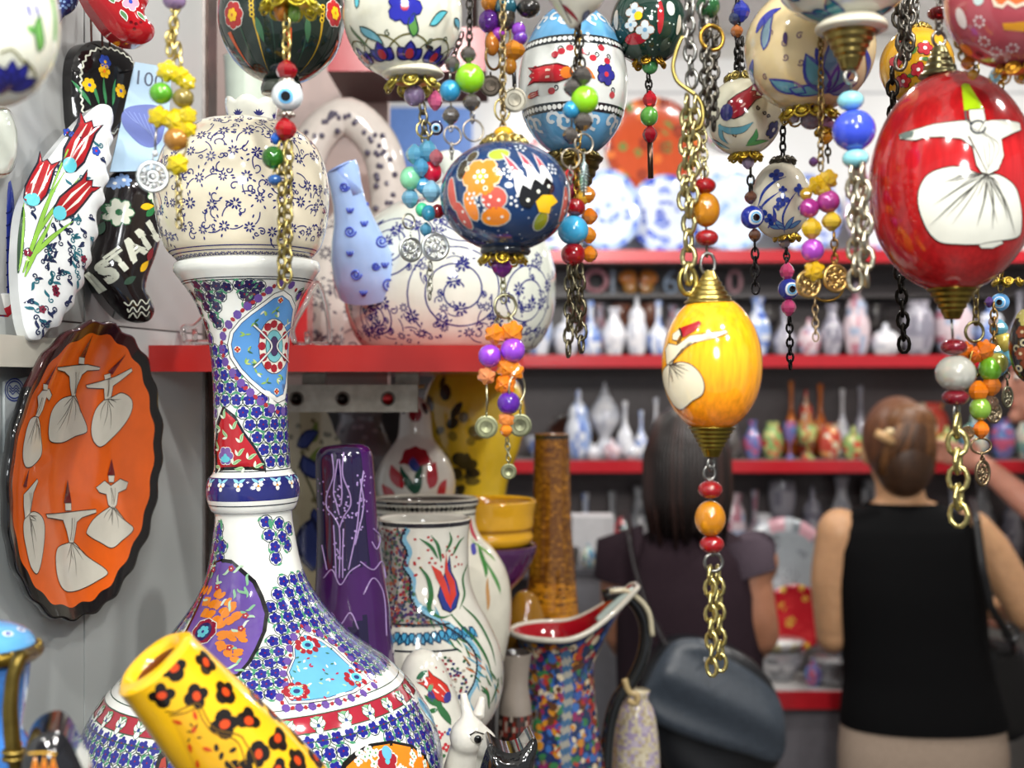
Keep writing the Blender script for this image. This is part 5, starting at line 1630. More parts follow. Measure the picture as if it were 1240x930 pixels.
# --- dark green ball
o = Orn('small dark green ball ornament with butterfly flowers and two red crystals below', 785, .82)
L = o.egg(785, 30, 46, 49); k = o.k; L.body(H('14332a'), 64, (True, True))
for px, py, r in ((768, 14, 11), (781, 36, 11), (764, 30, 8)):
    L.flower(L.hit(px, py), r * k, 4, H('c9d4d8'), H('6a9ac0'), 2, H('8a5a3a'))
L.ellipse(L.hit(773, 19), 5 * k, 5 * k, YEL, 6)
for px, py, rx, ry, c_ in ((800, 20, 4, 20, H('a8202a')), (769, 47, 14, 7, H('a0202e')), (746, 24, 5, 12, H('c8b8a8')), (812, 10, 6, 9, H('c9d0c8')), (744, 40, 4, 9, H('b8a8a0')), (822, 30, 4, 12, H('c8c0b0'))):
    L.ellipse(L.hit(px, py), rx * k, ry * k, c_, 2)
for i in range(24):
    L.ellipse(L.hit(random.uniform(750, 822), random.uniform(0, 70)), 1.1 * k, 1.1 * k, H('c8d4cc'), 1, 0, 0, 0, 6)
o.put(L).petals(786, 75, 22, 6, H('b88c2e')).bead(787, 80, 10, 10, H('4a9a5a'), 'solid').chain(785, 90, 786, 114, 13, 1.3, H('2a2826')).bead(787, 121, 9, 11, H('a81424'), 'facet').bead(786, 141, 11, 12, H('6aba4a'), 'glass').bead(787, 163, 9, 11, H('a01428'), 'facet').wire([(787, 172), (788, 216)], 3.4, H('5a4438')).up(785, -18, 12).done()

# --- the chains and the yellow egg
o = Orn('orange-yellow egg ornament with whirling dancer, brass caps and amber beads', 858, .72)
k = o.k
CH = H('c2b784'); ST2 = H('8f8e8a')
o.up(852, 40, 22, 2.8, ST2, .004).up(835, 20, 22, 2.6, ST2).chain(832, 6, 838, 104, 23, 2.6, ST2).chain(855, 20, 852, 152, 18, 2.8, H('6e6a62'), .006).chain(866, 20, 864, 156, 17, 2.4, H('5e5a54'), .01).chain(858, 60, 858, 140, 16, 2.4, H('6e6a62'), -.004)
hk = [(826, 44), (819, 62), (815, 82), (820, 98), (832, 108), (843, 116), (850, 128), (851, 146), (846, 156), (838, 158)]
o.wire([tuple(x) for x in catmull(hk, 30)], 2.6, H('b8a45c'), -.004, 'hook').ring(862, 46, 15, 2.6, H('b88f3a'), .3)
o.chain(832, 118, 828, 250, 24, 2.9, CH).chain(842, 118, 838, 260, 22, 2.7, CH, -.005).chain(834, 240, 834, 342, 26, 3.3, CH).ring(833, 340, 11, 3.2, H('b8a45c'), .3, 1.5)
o.chain(850, 150, 853, 214, 16, 1.6, CH)
o.bead(857, 8, 15, 15, H('2c6a3a'), 'glass', dy=.008)
o.bead(853, 225, 14, 10, H('b8161e'), 'glass').bead(855, 254, 17, 21, H('e8981c'), 'glass', label='amber barrel bead').bead(856, 288, 14, 10, H('b8161e'), 'glass').wire([(853, 206), (856, 312)], 1.6, ST2)
o.ring(857, 320, 9, 2.2, ST2, .2, 1.5)
o.cap(859, 328, 367, 6, 31, H('b5a25c'), 5)
L = Lathe(egg_prof(60.5 * k, 84 * k, .03, 30), o.W(862, 440), None, n=80)
def ycol(t, s):
    u_ = s / L.S[-1]
    a, b_ = H('f58210'), H('ffb41c')
    v = min(1, max(0, (u_ - .1) / .45))
    return tuple(a[i] + (b_[i] - a[i]) * v for i in range(3))
L.body(ycol, 90, (True, True))
L.mi = 1
c7 = lambda pts: [(790 + x * .2582, 320 + y * .2582) for x, y in pts]
dancer(L, [(135, 300), (220, 268), (232, 280), (200, 315), (150, 345), (140, 335)], [(100, 330), (130, 305), (138, 330), (120, 360), (100, 355)],
       [(120, 380), (180, 335), (280, 320), (345, 312), (352, 325), (300, 345), (200, 368), (140, 400), (110, 440), (95, 470), (72, 470), (66, 400), (80, 372)],
       [(72, 474), (95, 468), (140, 458), (190, 475), (230, 520), (245, 570), (235, 610), (190, 640), (140, 680), (112, 668), (80, 620), (56, 560), (52, 505)], c7, H('ece2c4'), H('a8202a'), 5, 1.1, 9)
L.strokepx(c7([(130, 300), (142, 330), (138, 350), (120, 372)]), 2.2, H('2a2220'), 9)
o.put(L, ['brush', 'glaze'])
o.cap(862, 553, 517, 9, 29, H('8f7c34'), 5)
o.ring(861, 562, 6, 1.8, ST2, .9, 1.3).ring(859, 573, 7, 1.8, ST2, .1, 1.2).bead(860, 593, 15, 11, H('b0161e'), 'glass').bead(860, 628, 19, 22, H('ee9a18'), 'glass', label='amber barrel bead').bead(862, 659, 15, 11, H('b8161e'), 'glass').wire([(859, 578), (863, 674)], 1.6, ST2).ring(864, 681, 11, 2.4, H('8e8c86'), .15)
o.chain(860, 688, 862, 816, 22, 2.6, H('cdbf7e')).chain(869, 688, 873, 810, 22, 2.6, H('cdbf7e'), .004)
o.done()

# --- tulip egg
o = Orn('small white egg ornament with a dark red tulip and a navy flower', 898, .80)
L = o.egg(900, 142, 46, 47); k = o.k; L.body(H('dcd8c0'), 64, (True, True))
L.tulip(L.hit(880, 142), .75, 48 * k, H('8c1626'), 2, H('3a1016'), H('d8a8a0')); L.ellipse(L.hit(880, 136), 8 * k, 10 * k, H('24246e'), 6)
for pts, w_, c_ in (([(870, 152), (882, 158), (898, 157), (912, 148)], 8, TEAL), ([(872, 150), (874, 166), (882, 174)], 6, TEAL), ([(905, 174), (914, 166), (916, 156)], 7, H('4f9a5a')), ([(903, 176), (918, 172), (930, 170)], 6, H('5fa85a')), ([(862, 168), (874, 176), (884, 180)], 6, TEAL)):
    L.strokepx(pts, w_ + 1.5, H('28403e'), 1, taper=True); L.strokepx(pts, w_, c_, 2, taper=True)
L.flower(L.hit(936, 157), 11 * k, 5, H('25256e'), WHITE, 3, INK)
for px, py, a in ((924, 135, 4), (932, 142, 1), (890, 166, 0), (918, 128, 3)):
    L.curl(L.hit(px, py), 0, 0, a, 18 * k, 1.5 * k, INK, 1)
o.put(L).petals(897, 96, 22, 8, H('9a8a50'), False).petals(903, 188, 22, 9, H('b89a34'))
o.up(893, 92, 12, 1.4, H('2e2c2c')).chain(893, 48, 893, 96, 13, 1.5, H('2e2c2c')).chain(899, 45, 898, 92, 13, 1.5, H('3a3836'), .004).bead(897, 14, 11, 13, H('1f2fa0'), 'facet').bead(890, 22, 8, 8, H('27345a'), 'facet').bead(892, 38, 8, 8, H('a8622e'), 'facet')
o.bead(906, 197, 8, 8, H('b0a0b8'), 'facet').chain(909, 203, 909, 234, 13, 1.5, H('3a3836')).bead(909, 239, 8, 8, H('6a4434'), 'facet').eye(911, 263, 14, 0, H('1c2f9c'), .9).bead(914, 285, 8, 8, H('6a4434'), 'facet').chain(914, 292, 915, 354, 15, 1.5, H('2a2828')).done()

# --- beige egg
o = Orn('beige globe ornament with teal leaves and blue patches on a gilt filigree collar', 978, .74)
L = o.egg(980, 60, 78, 76); k = o.k; L.body(H('e6cf9e'), 80, (True, True))
for px, py, a, l, w_, c_ in ((1000, 112, 2.1, 60, 22, TEAL), (1000, 112, 1.55, 66, 20, H('6a94b4')), (1000, 112, 1.0, 60, 22, TEAL), (996, 112, 2.8, 42, 16, TEAL), (1005, 112, .4, 40, 16, H('7a8ab0')), (976, 112, 2.5, 52, 17, TEAL), (925, 60, 1.2, 40, 14, H('8aa8b8'))):
    L.leaf(L.hit(px, py), 0, 0, a, l * k, w_ * k, c_, 1, .12, H('3a3f9c'))
for pts, w_ in (([(912, 72), (910, 92), (918, 110), (926, 116)], 12), ([(916, 40), (922, 28), (934, 16), (946, 10)], 14), ([(988, 58), (992, 72), (996, 82)], 8), ([(1048, 60), (1052, 80), (1046, 100)], 10)):
    L.strokepx(pts, w_, H('3238a0'), 2, taper=True)
for px, py, a in ((935, 42, .6), (950, 48, 3), (948, 72, 5), (966, 78, 5), (928, 90, 2), (972, 40, 2)):
    L.curl(L.hit(px, py), 0, 0, a, 28 * k, 1.6 * k, H('7a5a6a'), 1)
L.ellipse(L.hit(951, 46), 3 * k, 7 * k, H('4a2f6a'), 2)
L.ring(L.hit(980, 128)[1], 2.5 * k, H('3238a0'), 2)
o.put(L).petals(980, 137, 38, 11, H('bfa63e')).bead(982, 145, 13, 12, H('9c8a9c'), 'glass').bead(1001, 150, 9, 9, H('b07a9c'), 'facet').bead(962, 142, 7, 7, H('a898a8'), 'facet').petals(1000, 158, 15, 6, H('bd9a36')).bead(1000, 166, 9, 9, H('e0961c'), 'facet').chain(1002, 172, 1003, 196, 11, 1.3, H('4a4236')).up(980, -14, 12).done()

# --- white egg above, with the blue beads and a heavy chain
o = Orn('white egg ornament with brass cone, big blue bead and heavy steel chain', 1030, .66)
L = o.egg(1022, -38, 86, 66); k = o.k; L.body(H('d9d9cc'), 80, (True, True))
for px, py, a, l in ((1008, 22, 2.3, 46), (1018, 20, 1.7, 40), (1045, 22, 1.0, 40), (1056, 20, .6, 50), (968, 0, 2.0, 40), (985, 16, -.6, 20)):
    L.leaf(L.hit(px, py), 0, 0, a, l * k, 18 * k, H('2f8a98'), 1, .1, H('2c4f86'))
L.ring(L.hit(1022, 18)[1], 2.5 * k, H('3a3f9c'), 2)
o.put(L)
Lk = Lathe([(34 * k, 0), (43 * k, 4 * k), (42 * k, 10 * k), (34 * k, 18 * k)], o.W(1031, 40), None, n=14); Lk.body(H('d8d2bd'), 40, (True, True)); Lk.mb.build('neck_ring', 'glaze', o.t)
o.cap(1029, 84, 37, 10, 34, H('93804a'), 4).ring(1030, 93, 8, 2.4, H('b8b8b0'), .3)
o.bead(1030, 122, 16, 12, H('8cd2dc'), 'solid').bead(1034, 158, 26, 25, H('3a4fd0'), 'solid', label='large blue glossy bead').bead(1036, 192, 16, 12, H('8cd2dc'), 'solid').wire([(1030, 98), (1037, 206)], 1.8, ST2)
o.chain(1034, 200, 1036, 348, 27, 3.4, H('c0b9a4')).chain(1044, 200, 1050, 344, 27, 3.4, H('c0b9a4'), -.006).chain(1040, 204, 1044, 330, 25, 3.0, H('a8a08c'), .008).up(1022, -100, 14).done()

# --- small blue and white ornament
o = Orn('small round blue and white ornament with pink and eye beads below', 946, .82)
L = o.egg(945, 243, 36, 47); k = o.k; L.body(H('d5cfbb'), 56, (True, True))
NB = H('24398e')
for pts, w_ in (([(918, 250), (925, 232), (938, 220), (952, 214)], 4), ([(916, 262), (926, 246), (944, 232)], 3), ([(950, 282), (948, 262), (956, 244), (966, 230)], 2.5), ([(930, 276), (938, 262), (936, 250)], 5)):
    L.strokepx(pts, w_, NB, 1, taper=True)
for px, py, r in ((940, 212, 9), (948, 242, 8), (968, 230, 8), (922, 258, 9), (933, 266, 8), (972, 252, 8), (948, 230, 5), (942, 250, 5)):
    L.flower(L.hit(px, py), r * k, 4, NB, H('17246a'), 2)
for px, py, a in ((950, 278, 2.2), (950, 278, 1.0), (954, 276, .5), (950, 276, 2.8)):
    L.leaf(L.hit(px, py), 0, 0, a, 20 * k, 6 * k, H('5a86b4'), 1, .1, NB)
o.put(L).petals(948, 196, 17, 8, H('5a564e'), False).petals(953, 286, 18, 8, H('bd9c3c')).up(948, 192, 13, 1.4, H('2e2c2c')).bead(950, 294, 7, 7, H('a89aa0'), 'facet').chain(952, 300, 953, 320, 11, 1.3, H('3a3836')).bead(953, 329, 9, 11, H('d04a7a'), 'facet').eye(955, 350, 13, 0, H('1f2f8e'), .9).bead(955, 372, 9, 11, H('d04a80'), 'facet').chain(956, 384, 957, 446, 12, 1.5, H('1e1c1c')).done()

# --- purple and yellow bunch with gilt medallions
o = Orn('bunch of purple pearls and yellow crystals with two gilt filigree medallions', 993, .70, 'bead string', 'hanging_bead_string')
o.up(994, 206, 12, 1.3, H('8a7446')).bead(985, 196, 6, 6, H('5a3a6a'), 'facet')
for px, py, r, c_, kd in ((990, 224, 12, H('e0b41c'), 'star'), (1003, 217, 12, H('d8b030'), 'star'), (980, 252, 12, H('a8308a'), 'pearl'), (1003, 244, 14, H('a83a8a'), 'pearl'), (983, 277, 13, H('e3bc2a'), 'facet'), (1007, 268, 12, H('e0bd3a'), 'facet'), (984, 303, 14, H('b048c0'), 'pearl'), (986, 328, 13, H('e8b81a'), 'star'), (998, 232, 9, H('caa42a'), 'facet'), (976, 235, 8, H('c8a02a'), 'facet')):
    o.bead(px, py, r, r, c_, kd)
o.medal(979, 344, 18, H('c3a468')).medal(1012, 337, 18, H('c9a462')).ring(1001, 345, 22, 1.3, H('b08a3c'), .1, .9, .006).chain(1010, 282, 1011, 318, 12, 1.4, H('8c6a30')).chain(987, 362, 988, 412, 12, 1.0, H('b09a78'), .008).done()

# --- mustard ball behind the red egg, its long dark chain
o = Orn('mustard yellow ball ornament with red flowers, half hidden behind the red egg', 1108, .86)
L = o.egg(1110, 80, 44, 46); k = o.k; L.body(H('c8941a'), 56, (True, True))
for px, py in ((1120, 58), (1112, 84), (1098, 46), (1084, 76), (1130, 90), (1094, 98)):
    L.flower(L.hit(px, py), 9 * k, 5, H('b02a34'), WHITE, 2, H('3a1a12'))
for px, py, a in ((1104, 66, 1), (1126, 72, 3), (1092, 60, 2), (1098, 92, 0), (1108, 100, -1)):
    L.leaf(L.hit(px, py), 0, 0, a, 11 * k, 5 * k, H('4a7a3a'), 1)
o.put(L).petals(1110, 36, 18, 8, H('a8904a'), False).up(1110, 36, 12)
o.chain(1098, 0, 1090, 82, 19, 2.4, H('77726a'), -.05).chain(1084, 0, 1096, 76, 19, 2.4, H('66625a'), -.046).chain(1104, 0, 1100, 70, 17, 2.2, H('77726a'), -.054).chain(1090, 6, 1102, 60, 17, 2.2, H('55524c'), -.058)
o.chain(1080, 84, 1086, 250, 20, 2.4, H('25221f'), -.02).chain(1086, 250, 1095, 424, 20, 2.4, H('25221f'), -.02)
o.done()

# --- red egg
o = Orn('large red egg ornament with a white whirling dancer in a lime green cap', 1146, .70)
L = Lathe(egg_prof(98 * o.k, 134 * o.k, .03, 30), o.W(1153, 221), None, n=90); k = o.k
L.body(H('b21a1e'), 110, (True, True)); L.mi = 1
c6 = lambda pts: [(1040 + x * .3656, 50 + y * .3656) for x, y in pts]
WH2 = H('e9e9dc')
sk = [(405, 440), (430, 437), (470, 445), (515, 480), (534, 540), (538, 600), (528, 645), (470, 660), (400, 672), (330, 672), (270, 665), (238, 640), (215, 600), (197, 540), (200, 490), (225, 445), (270, 422), (330, 415)]
dancer(L, [(340, 148), (350, 143), (364, 146), (412, 225), (348, 232)], [(362, 230), (412, 226), (418, 262), (395, 300), (368, 285)],
       [(135, 312), (165, 300), (250, 275), (330, 265), (365, 262), (420, 265), (480, 262), (530, 272), (534, 296), (500, 310), (470, 325), (478, 380), (460, 425), (430, 440), (405, 435), (388, 410), (375, 350), (340, 325), (280, 318), (220, 320), (190, 330), (140, 325)],
       sk, c6, WH2, H('a9cf1a'), 3, 1.3, 12)
for e in ((235, 610), (250, 540), (275, 470), (390, 610), (440, 620), (490, 590), (515, 640), (340, 520)):
    L.strokepx(c6([(425, 442), ((425 + e[0]) / 2 + 10, (440 + e[1]) / 2 - 14), e]), 1.5, H('4a4a44'), 9, taper=True)
L.strokepx(c6([(393 + 24 * math.cos(t), 286 + 20 * math.sin(t)) for t in np.linspace(0, 5.6, 12)]), 2.4, H('3a3f48'), 10)
L.strokepx(c6([(352, 232), (356, 262), (372, 272)]), 2.4, H('5a5a58'), 10)
for x in (412, 430, 446, 462):
    L.strokepx(c6([(408, 300), (x, 350), (424, 430)]), 1.0, H('5a5a54'), 9, taper=True)
L.fillpx(c6([(135, 312), (160, 302), (186, 300), (180, 318), (150, 326)]), H('5f6f68'), 10)
L.fillpx(c6([(395, 672), (430, 664), (470, 658), (476, 668), (440, 684), (405, 684)]), WH2, 6, H('3a2a26'), 1.0)
o.put(L, ['brush', 'glaze'])
o.cap(1138, 56, 93, 7, 25, H('6f6a4c'), 3).ring(1137, 47, 9, 2.2, ST2, .3).bead(1137, 16, 14, 8, H('a8101c'), 'clear').up(1137, 40, 14, 1.8, ST2)
o.cap(1153, 386, 350, 9, 30, H('8a7434'), 4).wire([(1152, 384), (1154, 414)], 1.6, ST2)
o.bead(1155, 420, 16, 10, H('8e1026'), 'glass').bead(1157, 452, 24, 22, H('d8d8cc'), 'glass', label='large cloudy white glass bead').bead(1157, 481, 16, 10, H('8e1026'), 'glass').ring(1158, 499, 6, 2.2, ST2, .9, 1.6)
o.chain(1159, 504, 1161, 634, 30, 3.6, H('c9bc7c'), ratio=.75)
o.done()

# --- pink ornament in the corner
o = Orn('pink and orange globe ornament with white dots, above the red egg', 1228, .64)
L = o.egg(1230, -6, 84, 88); k = o.k; L.body(H('b24e58'), 80, (True, True))
L.fillpx([(1200, -10), (1206, 6), (1214, 8), (1220, 2), (1230, 8), (1240, 4), (1250, 10), (1262, 0), (1266, -20), (1240, -40), (1210, -34)], H('e06a34'), 2, H('efd8c0'), 4)
L.fillpx([(1214, 28), (1240, 26), (1262, 28), (1262, 36), (1240, 38), (1216, 36)], H('e8a02a'), 2)
for px, py, rx, ry, c_ in ((1164, 22, 8, 13, H('e9dcd6')), (1185, -2, 7, 8, H('c8dcd8')), (1170, 60, 12, 10, H('e0952a')), (1186, 66, 5, 6, H('3a2a2a'))):
    L.ellipse(L.hit(px, py), rx * k, ry * k, c_, 2)
for px, py in ((1186, 26), (1192, 50), (1206, 62), (1226, 58)):
    an = L.hit(px, py)
    for i in range(7):
        L.ellipse(an, 1.8 * k, 1.8 * k, H('efe0e0'), 2, 0, 6 * k * math.cos(i * .9), 6 * k * math.sin(i * .9), 6)
o.put(L).petals(1232, 86, 34, 8, H('cf9a34')).bead(1205, 92, 7, 9, H('8ab8c8'), 'facet').bead(1172, 76, 9, 9, H('e8901c'), 'facet', dy=.02).bead(1178, 90, 7, 7, H('d8a02a'), 'facet', dy=.02).chain(1152, 24, 1166, 72, 13, 1.6, H('a8883a'), .02).chain(1158, 0, 1154, 30, 13, 1.6, H('a8883a'), .02).up(1230, -92, 12).done()

# --- two strings right of the red egg, and the dark ornament at the edge
o = Orn('string of orange crystals and green pearls with a bronze filigree drop', 1184, .76, 'bead string', 'hanging_bead_string')
o.up(1182, 392, 13, 1.3, H('8a7a50')).ring(1180, 402, 12, 2.0, H('8f865c'), .2)
for px, py, r, c_, kd in ((1168, 424, 10, H('e8701a'), 'star'), (1180, 430, 10, H('e06a1a'), 'star'), (1193, 424, 12, H('e8781a'), 'star'), (1199, 447, 14, H('6fae2a'), 'pearl'), (1208, 440, 12, H('a8a84a'), 'rib'), (1185, 474, 12, H('f08218'), 'facet'), (1200, 467, 12, H('f08218'), 'facet'), (1187, 495, 13, H('7fa83a'), 'pearl'), (1188, 520, 10, H('ee7a14'), 'facet'), (1172, 524, 8, H('c8a070'), 'clear'), (1200, 488, 9, H('d8b090'), 'clear')):
    o.bead(px, py, r, r * 1.1, c_, kd)
o.ring(1181, 440, 12, 1.8, H('8f7a40'), .8, 1.4).medal(1204, 500, 13, H('9a8a70'), .5).medal(1190, 573, 17, H('86745a'), .3, 8, .62).ring(1188, 540, 13, 1.4, H('8f7a5a'), .1, .7).chain(1189, 548, 1190, 558, 7, 1, H('8f7a5a')).wire([(1187, 505), (1188, 532)], 1.2, H('8f7a5a')).done()
o = Orn('string of pale turquoise crystals with an eye bead and a ribbed yellow bead', 1209, .80, 'bead string', 'hanging_bead_string')
o.up(1212, 352, 13, 1.3, H('8a7a50')).petals(1220, 340, 20, 6, H('b89a3c')).eye(1211, 366, 11, 0, H('5a9ad0'), -.2)
for px, py, r, c_, kd in ((1203, 390, 6, H('c8b0a8'), 'pearl'), (1210, 398, 10, H('6ab4cc'), 'facet'), (1214, 415, 12, H('c8b450'), 'rib'), (1204, 426, 11, H('74b8cc'), 'facet'), (1219, 433, 11, H('6ab0c8'), 'facet'), (1198, 366, 6, H('5a3a7a'), 'facet'), (1212, 446, 8, H('5aa0c0'), 'facet')):
    o.bead(px, py, r, r * 1.1, c_, kd)
o.chain(1204, 368, 1203, 420, 13, 1.4, H('9a7a48'), -.004).medal(1220, 481, 14, H('85806a'), .4, 8, .6).chain(1219, 444, 1220, 466, 9, 1.1, H('6a6450')).done()
o = Orn('dark brown ornament with rust-coloured flowers and pale rings beside the turquoise crystals', 1246, .74)
L = o.egg(1247, 418, 24, 46); k = o.k; L.body(H('231a16'), 48, (True, True))
for px, py, c_ in ((1238, 402, H('7a3a22')), (1236, 428, H('7a3a22')), (1244, 440, H('6a3420')), (1242, 388, H('a8a05a')), (1236, 380, H('a8a05a'))):
    L.flower(L.hit(px, py), 8 * k, 6, c_, H('c8b890'), 2)
for px, py in ((1231, 422), (1240, 415), (1234, 446), (1246, 405)):
    L.ellipse(L.hit(px, py), 4.5 * k, 4.5 * k, H('c8c09a'), 2, 0, 0, 0, 9); L.ellipse(L.hit(px, py), 2.4 * k, 2.4 * k, BLACK, 3, 0, 0, 0, 7)
o.put(L).up(1247, 373, 13, 1.4, DARKM).done()
# ------------------------------------------------------------------ the wares between the bottle and the far shop
ST_Z = 1.2655; LOW_Z = 1.0005; MID_Z = 1.3845
def pyz(z, Y): return CY - (z - CZ) * F / Y
def turned(prof_px, px, Y, zbase, lean=0.0, n=80):
    """profile given as (py, half width) pairs from the foot upward; the foot stands at zbase"""
    k = Y / F
    pr = [(w * k, W(0, y, Y).z - zbase) for y, w in prof_px]
    pr[0] = (pr[0][0], 0.0)
    return Lathe(pr, (W(px, 0, Y).x, Y, zbase), Matrix.Rotation(lean, 3, 'Y') if lean else None, n=n)
def single(L, name, label, cat, mt='glaze', group=None):
    o = L.mb.build(name, mt, None, tuple(L.o)) if isinstance(L, Lathe) else L.build(name, mt)
    return tag(o, label, cat, group)
def fuse(mb, name, m, voxel, parent=None, colf=None, it=4, loc=None):
    """one continuous skin over overlapping volumes"""
    o = mb.build(name, m, parent, (0, 0, 0) if parent is not None else (loc or (0, 0, 0)))
    r = o.modifiers.new('r', 'REMESH'); r.mode = 'VOXEL'; r.voxel_size = voxel
    sm = o.modifiers.new('s', 'SMOOTH'); sm.factor = .5; sm.iterations = it
    dg = bpy.context.evaluated_depsgraph_get()
    me = bpy.data.meshes.new_from_object(o.evaluated_get(dg))
    o.modifiers.clear()
    old = o.data; o.data = me; me.name = name; bpy.data.meshes.remove(old)
    if not me.materials:
        me.materials.append(mat(m))
    for a in list(me.color_attributes):
        me.color_attributes.remove(a)
    me.polygons.foreach_set('use_smooth', np.ones(len(me.polygons), dtype=bool))
    ca = me.color_attributes.new('Col', 'FLOAT_COLOR', 'POINT')
    co = np.empty(len(me.vertices) * 3); me.vertices.foreach_get('co', co); co = co.reshape(-1, 3) + np.array(o['_o'])
    cc = np.ones((len(co), 4), dtype=np.float32)
    cc[:, :3] = [colf(p) for p in co] if callable(colf) else colf
    ca.data.foreach_set('color', cc.ravel())
    return o

# purple vase
random.seed(14)
LIL = H('a98fc4')
PVY = 1.075
pv = turned([(981, 48), (940, 53), (860, 52), (790, 48), (740, 46), (690, 41), (640, 37), (590, 35.5), (556, 34.5), (545, 32), (539, 24), (537, 6)], 440, PVY, ST_Z, -.052)
k = pv.k
def pcol(th, s):
    u_ = s / pv.S[-1]
    b = .615 + .05 * abs(math.sin(th * 1.9 + .5))
    return H('1c1238') if (u_ > b and th % (2 * PI) < .75 or u_ > b and th % (2 * PI) > 5.1) else (H('3f1456') if u_ > .4 else H('34104a')) if not (.38 < u_ < .5 + .04 * abs(math.sin(th * 1.9 + .5)) and (th % (2 * PI) < .5 or th % (2 * PI) > 5.5)) else H('1a1038')
pv.body(pcol, 96, (True, True))
def relief(cv, pxs, w, col, lay=2):
    q = catmull(pxs, max(8, len(pxs) * 7))
    pts = [cv.pos(*cv.hit(*x), off=w * .2 * cv.k) for x in q]
    cv.mb.tube([Vector(p) for p in pts], w * .5 * cv.k, col, 5)
for pts in ([(402, 550), (404, 575), (396, 600), (396, 615), (404, 625), (411, 640), (411, 700)], [(416, 548), (415, 575), (424, 600), (424, 613), (416, 626), (411, 640)], [(409, 556), (404, 596), (408, 612), (411, 624)], [(411, 556), (414, 596), (413, 612)],
            [(404, 636), (406, 670), (407, 700)], [(416, 640), (415, 670), (415, 700)], [(440, 570), (436, 600), (432, 640), (422, 690)], [(436, 580), (440, 612), (430, 660)], [(392, 700), (402, 690), (412, 708), (424, 692), (436, 684)], [(390, 660), (396, 690)],
            [(452, 640), (460, 650), (456, 665), (450, 656)], [(436, 680), (452, 690), (462, 680), (468, 700)], [(388, 760), (400, 742), (412, 756), (424, 742), (434, 762)], [(440, 720), (452, 700), (464, 718), (468, 770)]):
    relief(pv, pts, 1.7, LIL)
for i in range(90):
    px, py = random.choice([(400 + random.uniform(-5, 5), 612), (416, 612), (411, 600), (436, 590), (432, 640), (392, 600), (411, 680), (444, 600)])
    q = pv.hit(px + random.uniform(-7, 7), py + random.uniform(-26, 20))
    pv.ellipse(q, 1.3 * k, 1.3 * k, LIL, 1, 0, 0, 0, 6)
single(pv, 'purple_vase', 'tall dark purple vase with raised lilac tulips, behind the long-necked bottle', 'vase')

# tulip jug
JY = 1.20
jug = turned([(940, 60), (925, 62), (905, 60), (886, 68), (866, 84), (842, 94), (812, 97), (784, 92), (756, 80), (728, 65), (705, 57), (680, 54.5), (650, 54.5), (634, 56), (628, 57)], 513, JY, ST_Z)
k = jug.k
jug.body(H('dcd9cd'), 110, (True, False), (.004, .09, H('c9c6bb')))
jug.ring(jug.S[-1] - .002, .004, H('2c2a30'), 2)
JT = thing('tulip_jug', 'wide white jug with a red and blue tulip panel and dark rim', 'jug', jug.o)
field = [(440, 640), (494, 640), (490, 656), (497, 672), (495, 690), (502, 712), (508, 735), (526, 750), (520, 758), (440, 758)]
fa = np.array(field, dtype=float)
jug.fillpx([(458, 640), (494, 640), (490, 656), (497, 672), (495, 690), (502, 712), (508, 735), (526, 750), (540, 760), (466, 760), (460, 720)], H('9a948e'), 1)
random.seed(2)
for i in range(620):
    px, py = random.uniform(456, 525), random.uniform(640, 758)
    if inside(fa, px, py) and inside(fa, px + 3, py):
        an = jug.hit(px, py); c_ = random.choice([H('8a2030'), H('3a3a66'), H('2c3c4a'), H('a85a3a'), H('5a2a4a'), H('4a6a4a')])
        jug.ellipse(an, random.uniform(1.6, 3.4) * k, random.uniform(1.4, 2.6) * k, c_, 3, random.uniform(0, 3), 0, 0, 7)
for pts in ([(494, 640), (489, 652), (496, 668), (491, 684), (500, 700), (500, 722), (514, 742), (532, 752), (556, 766), (574, 784), (580, 800), (577, 824), (566, 848), (574, 866)],):
    jug.strokepx(pts, 7, H('7fb3cc'), 3); jug.strokepx([(x - 3, y + 1) for x, y in pts], 2.2, H('26303c'), 5)
    for q in catmull(pts, 60):
        jug.ellipse(jug.hit(q[0] - 3, q[1] + 1), 1.6 * k, 1.6 * k, H('1c2430'), 6, 0, 0, 0, 6)
for i in range(26):                                     # the blue braid
    x = 466 + i * 4.4; y = 771 + 4 * math.sin(i * .2)
    if x > 572:
        break
    jug.leaf(jug.hit(x, y - 8), 0, 0, -1.0 if i % 2 else -2.1, 17 * k, 8 * k, H('4a9cc4'), 3, 0, H('1f3c5a'))
jug.ring(jug.hit(520, 757)[1], 2.2 * k, H('1c2630'), 4, -1.2, .5); jug.ring(jug.hit(520, 789)[1], 2.2 * k, H('1c2630'), 4, -1.2, .55)
for i in range(120):
    px, py = random.uniform(520, 572), random.uniform(796, 850)
    jug.ellipse(jug.hit(px, py), 2.2 * k, 1.8 * k, random.choice([H('8a2030'), H('2c5a3a'), H('3a3a66'), H('a8a090')]), 2, 0, 0, 0, 6)
jug.fillpx([(544, 672), (540, 690), (534, 706), (530, 722), (536, 738), (545, 742), (552, 736), (556, 720), (552, 704), (546, 692)], H('2c3a80'), 4, INK, 1.2)
jug.fillpx([(522, 684), (534, 692), (540, 706), (546, 726), (546, 738), (540, 728), (534, 712), (528, 700)], H('c83a2c'), 6); jug.fillpx([(540, 668), (542, 690), (550, 704), (552, 720), (546, 734), (544, 712), (538, 692)], H('c83a2c'), 6)
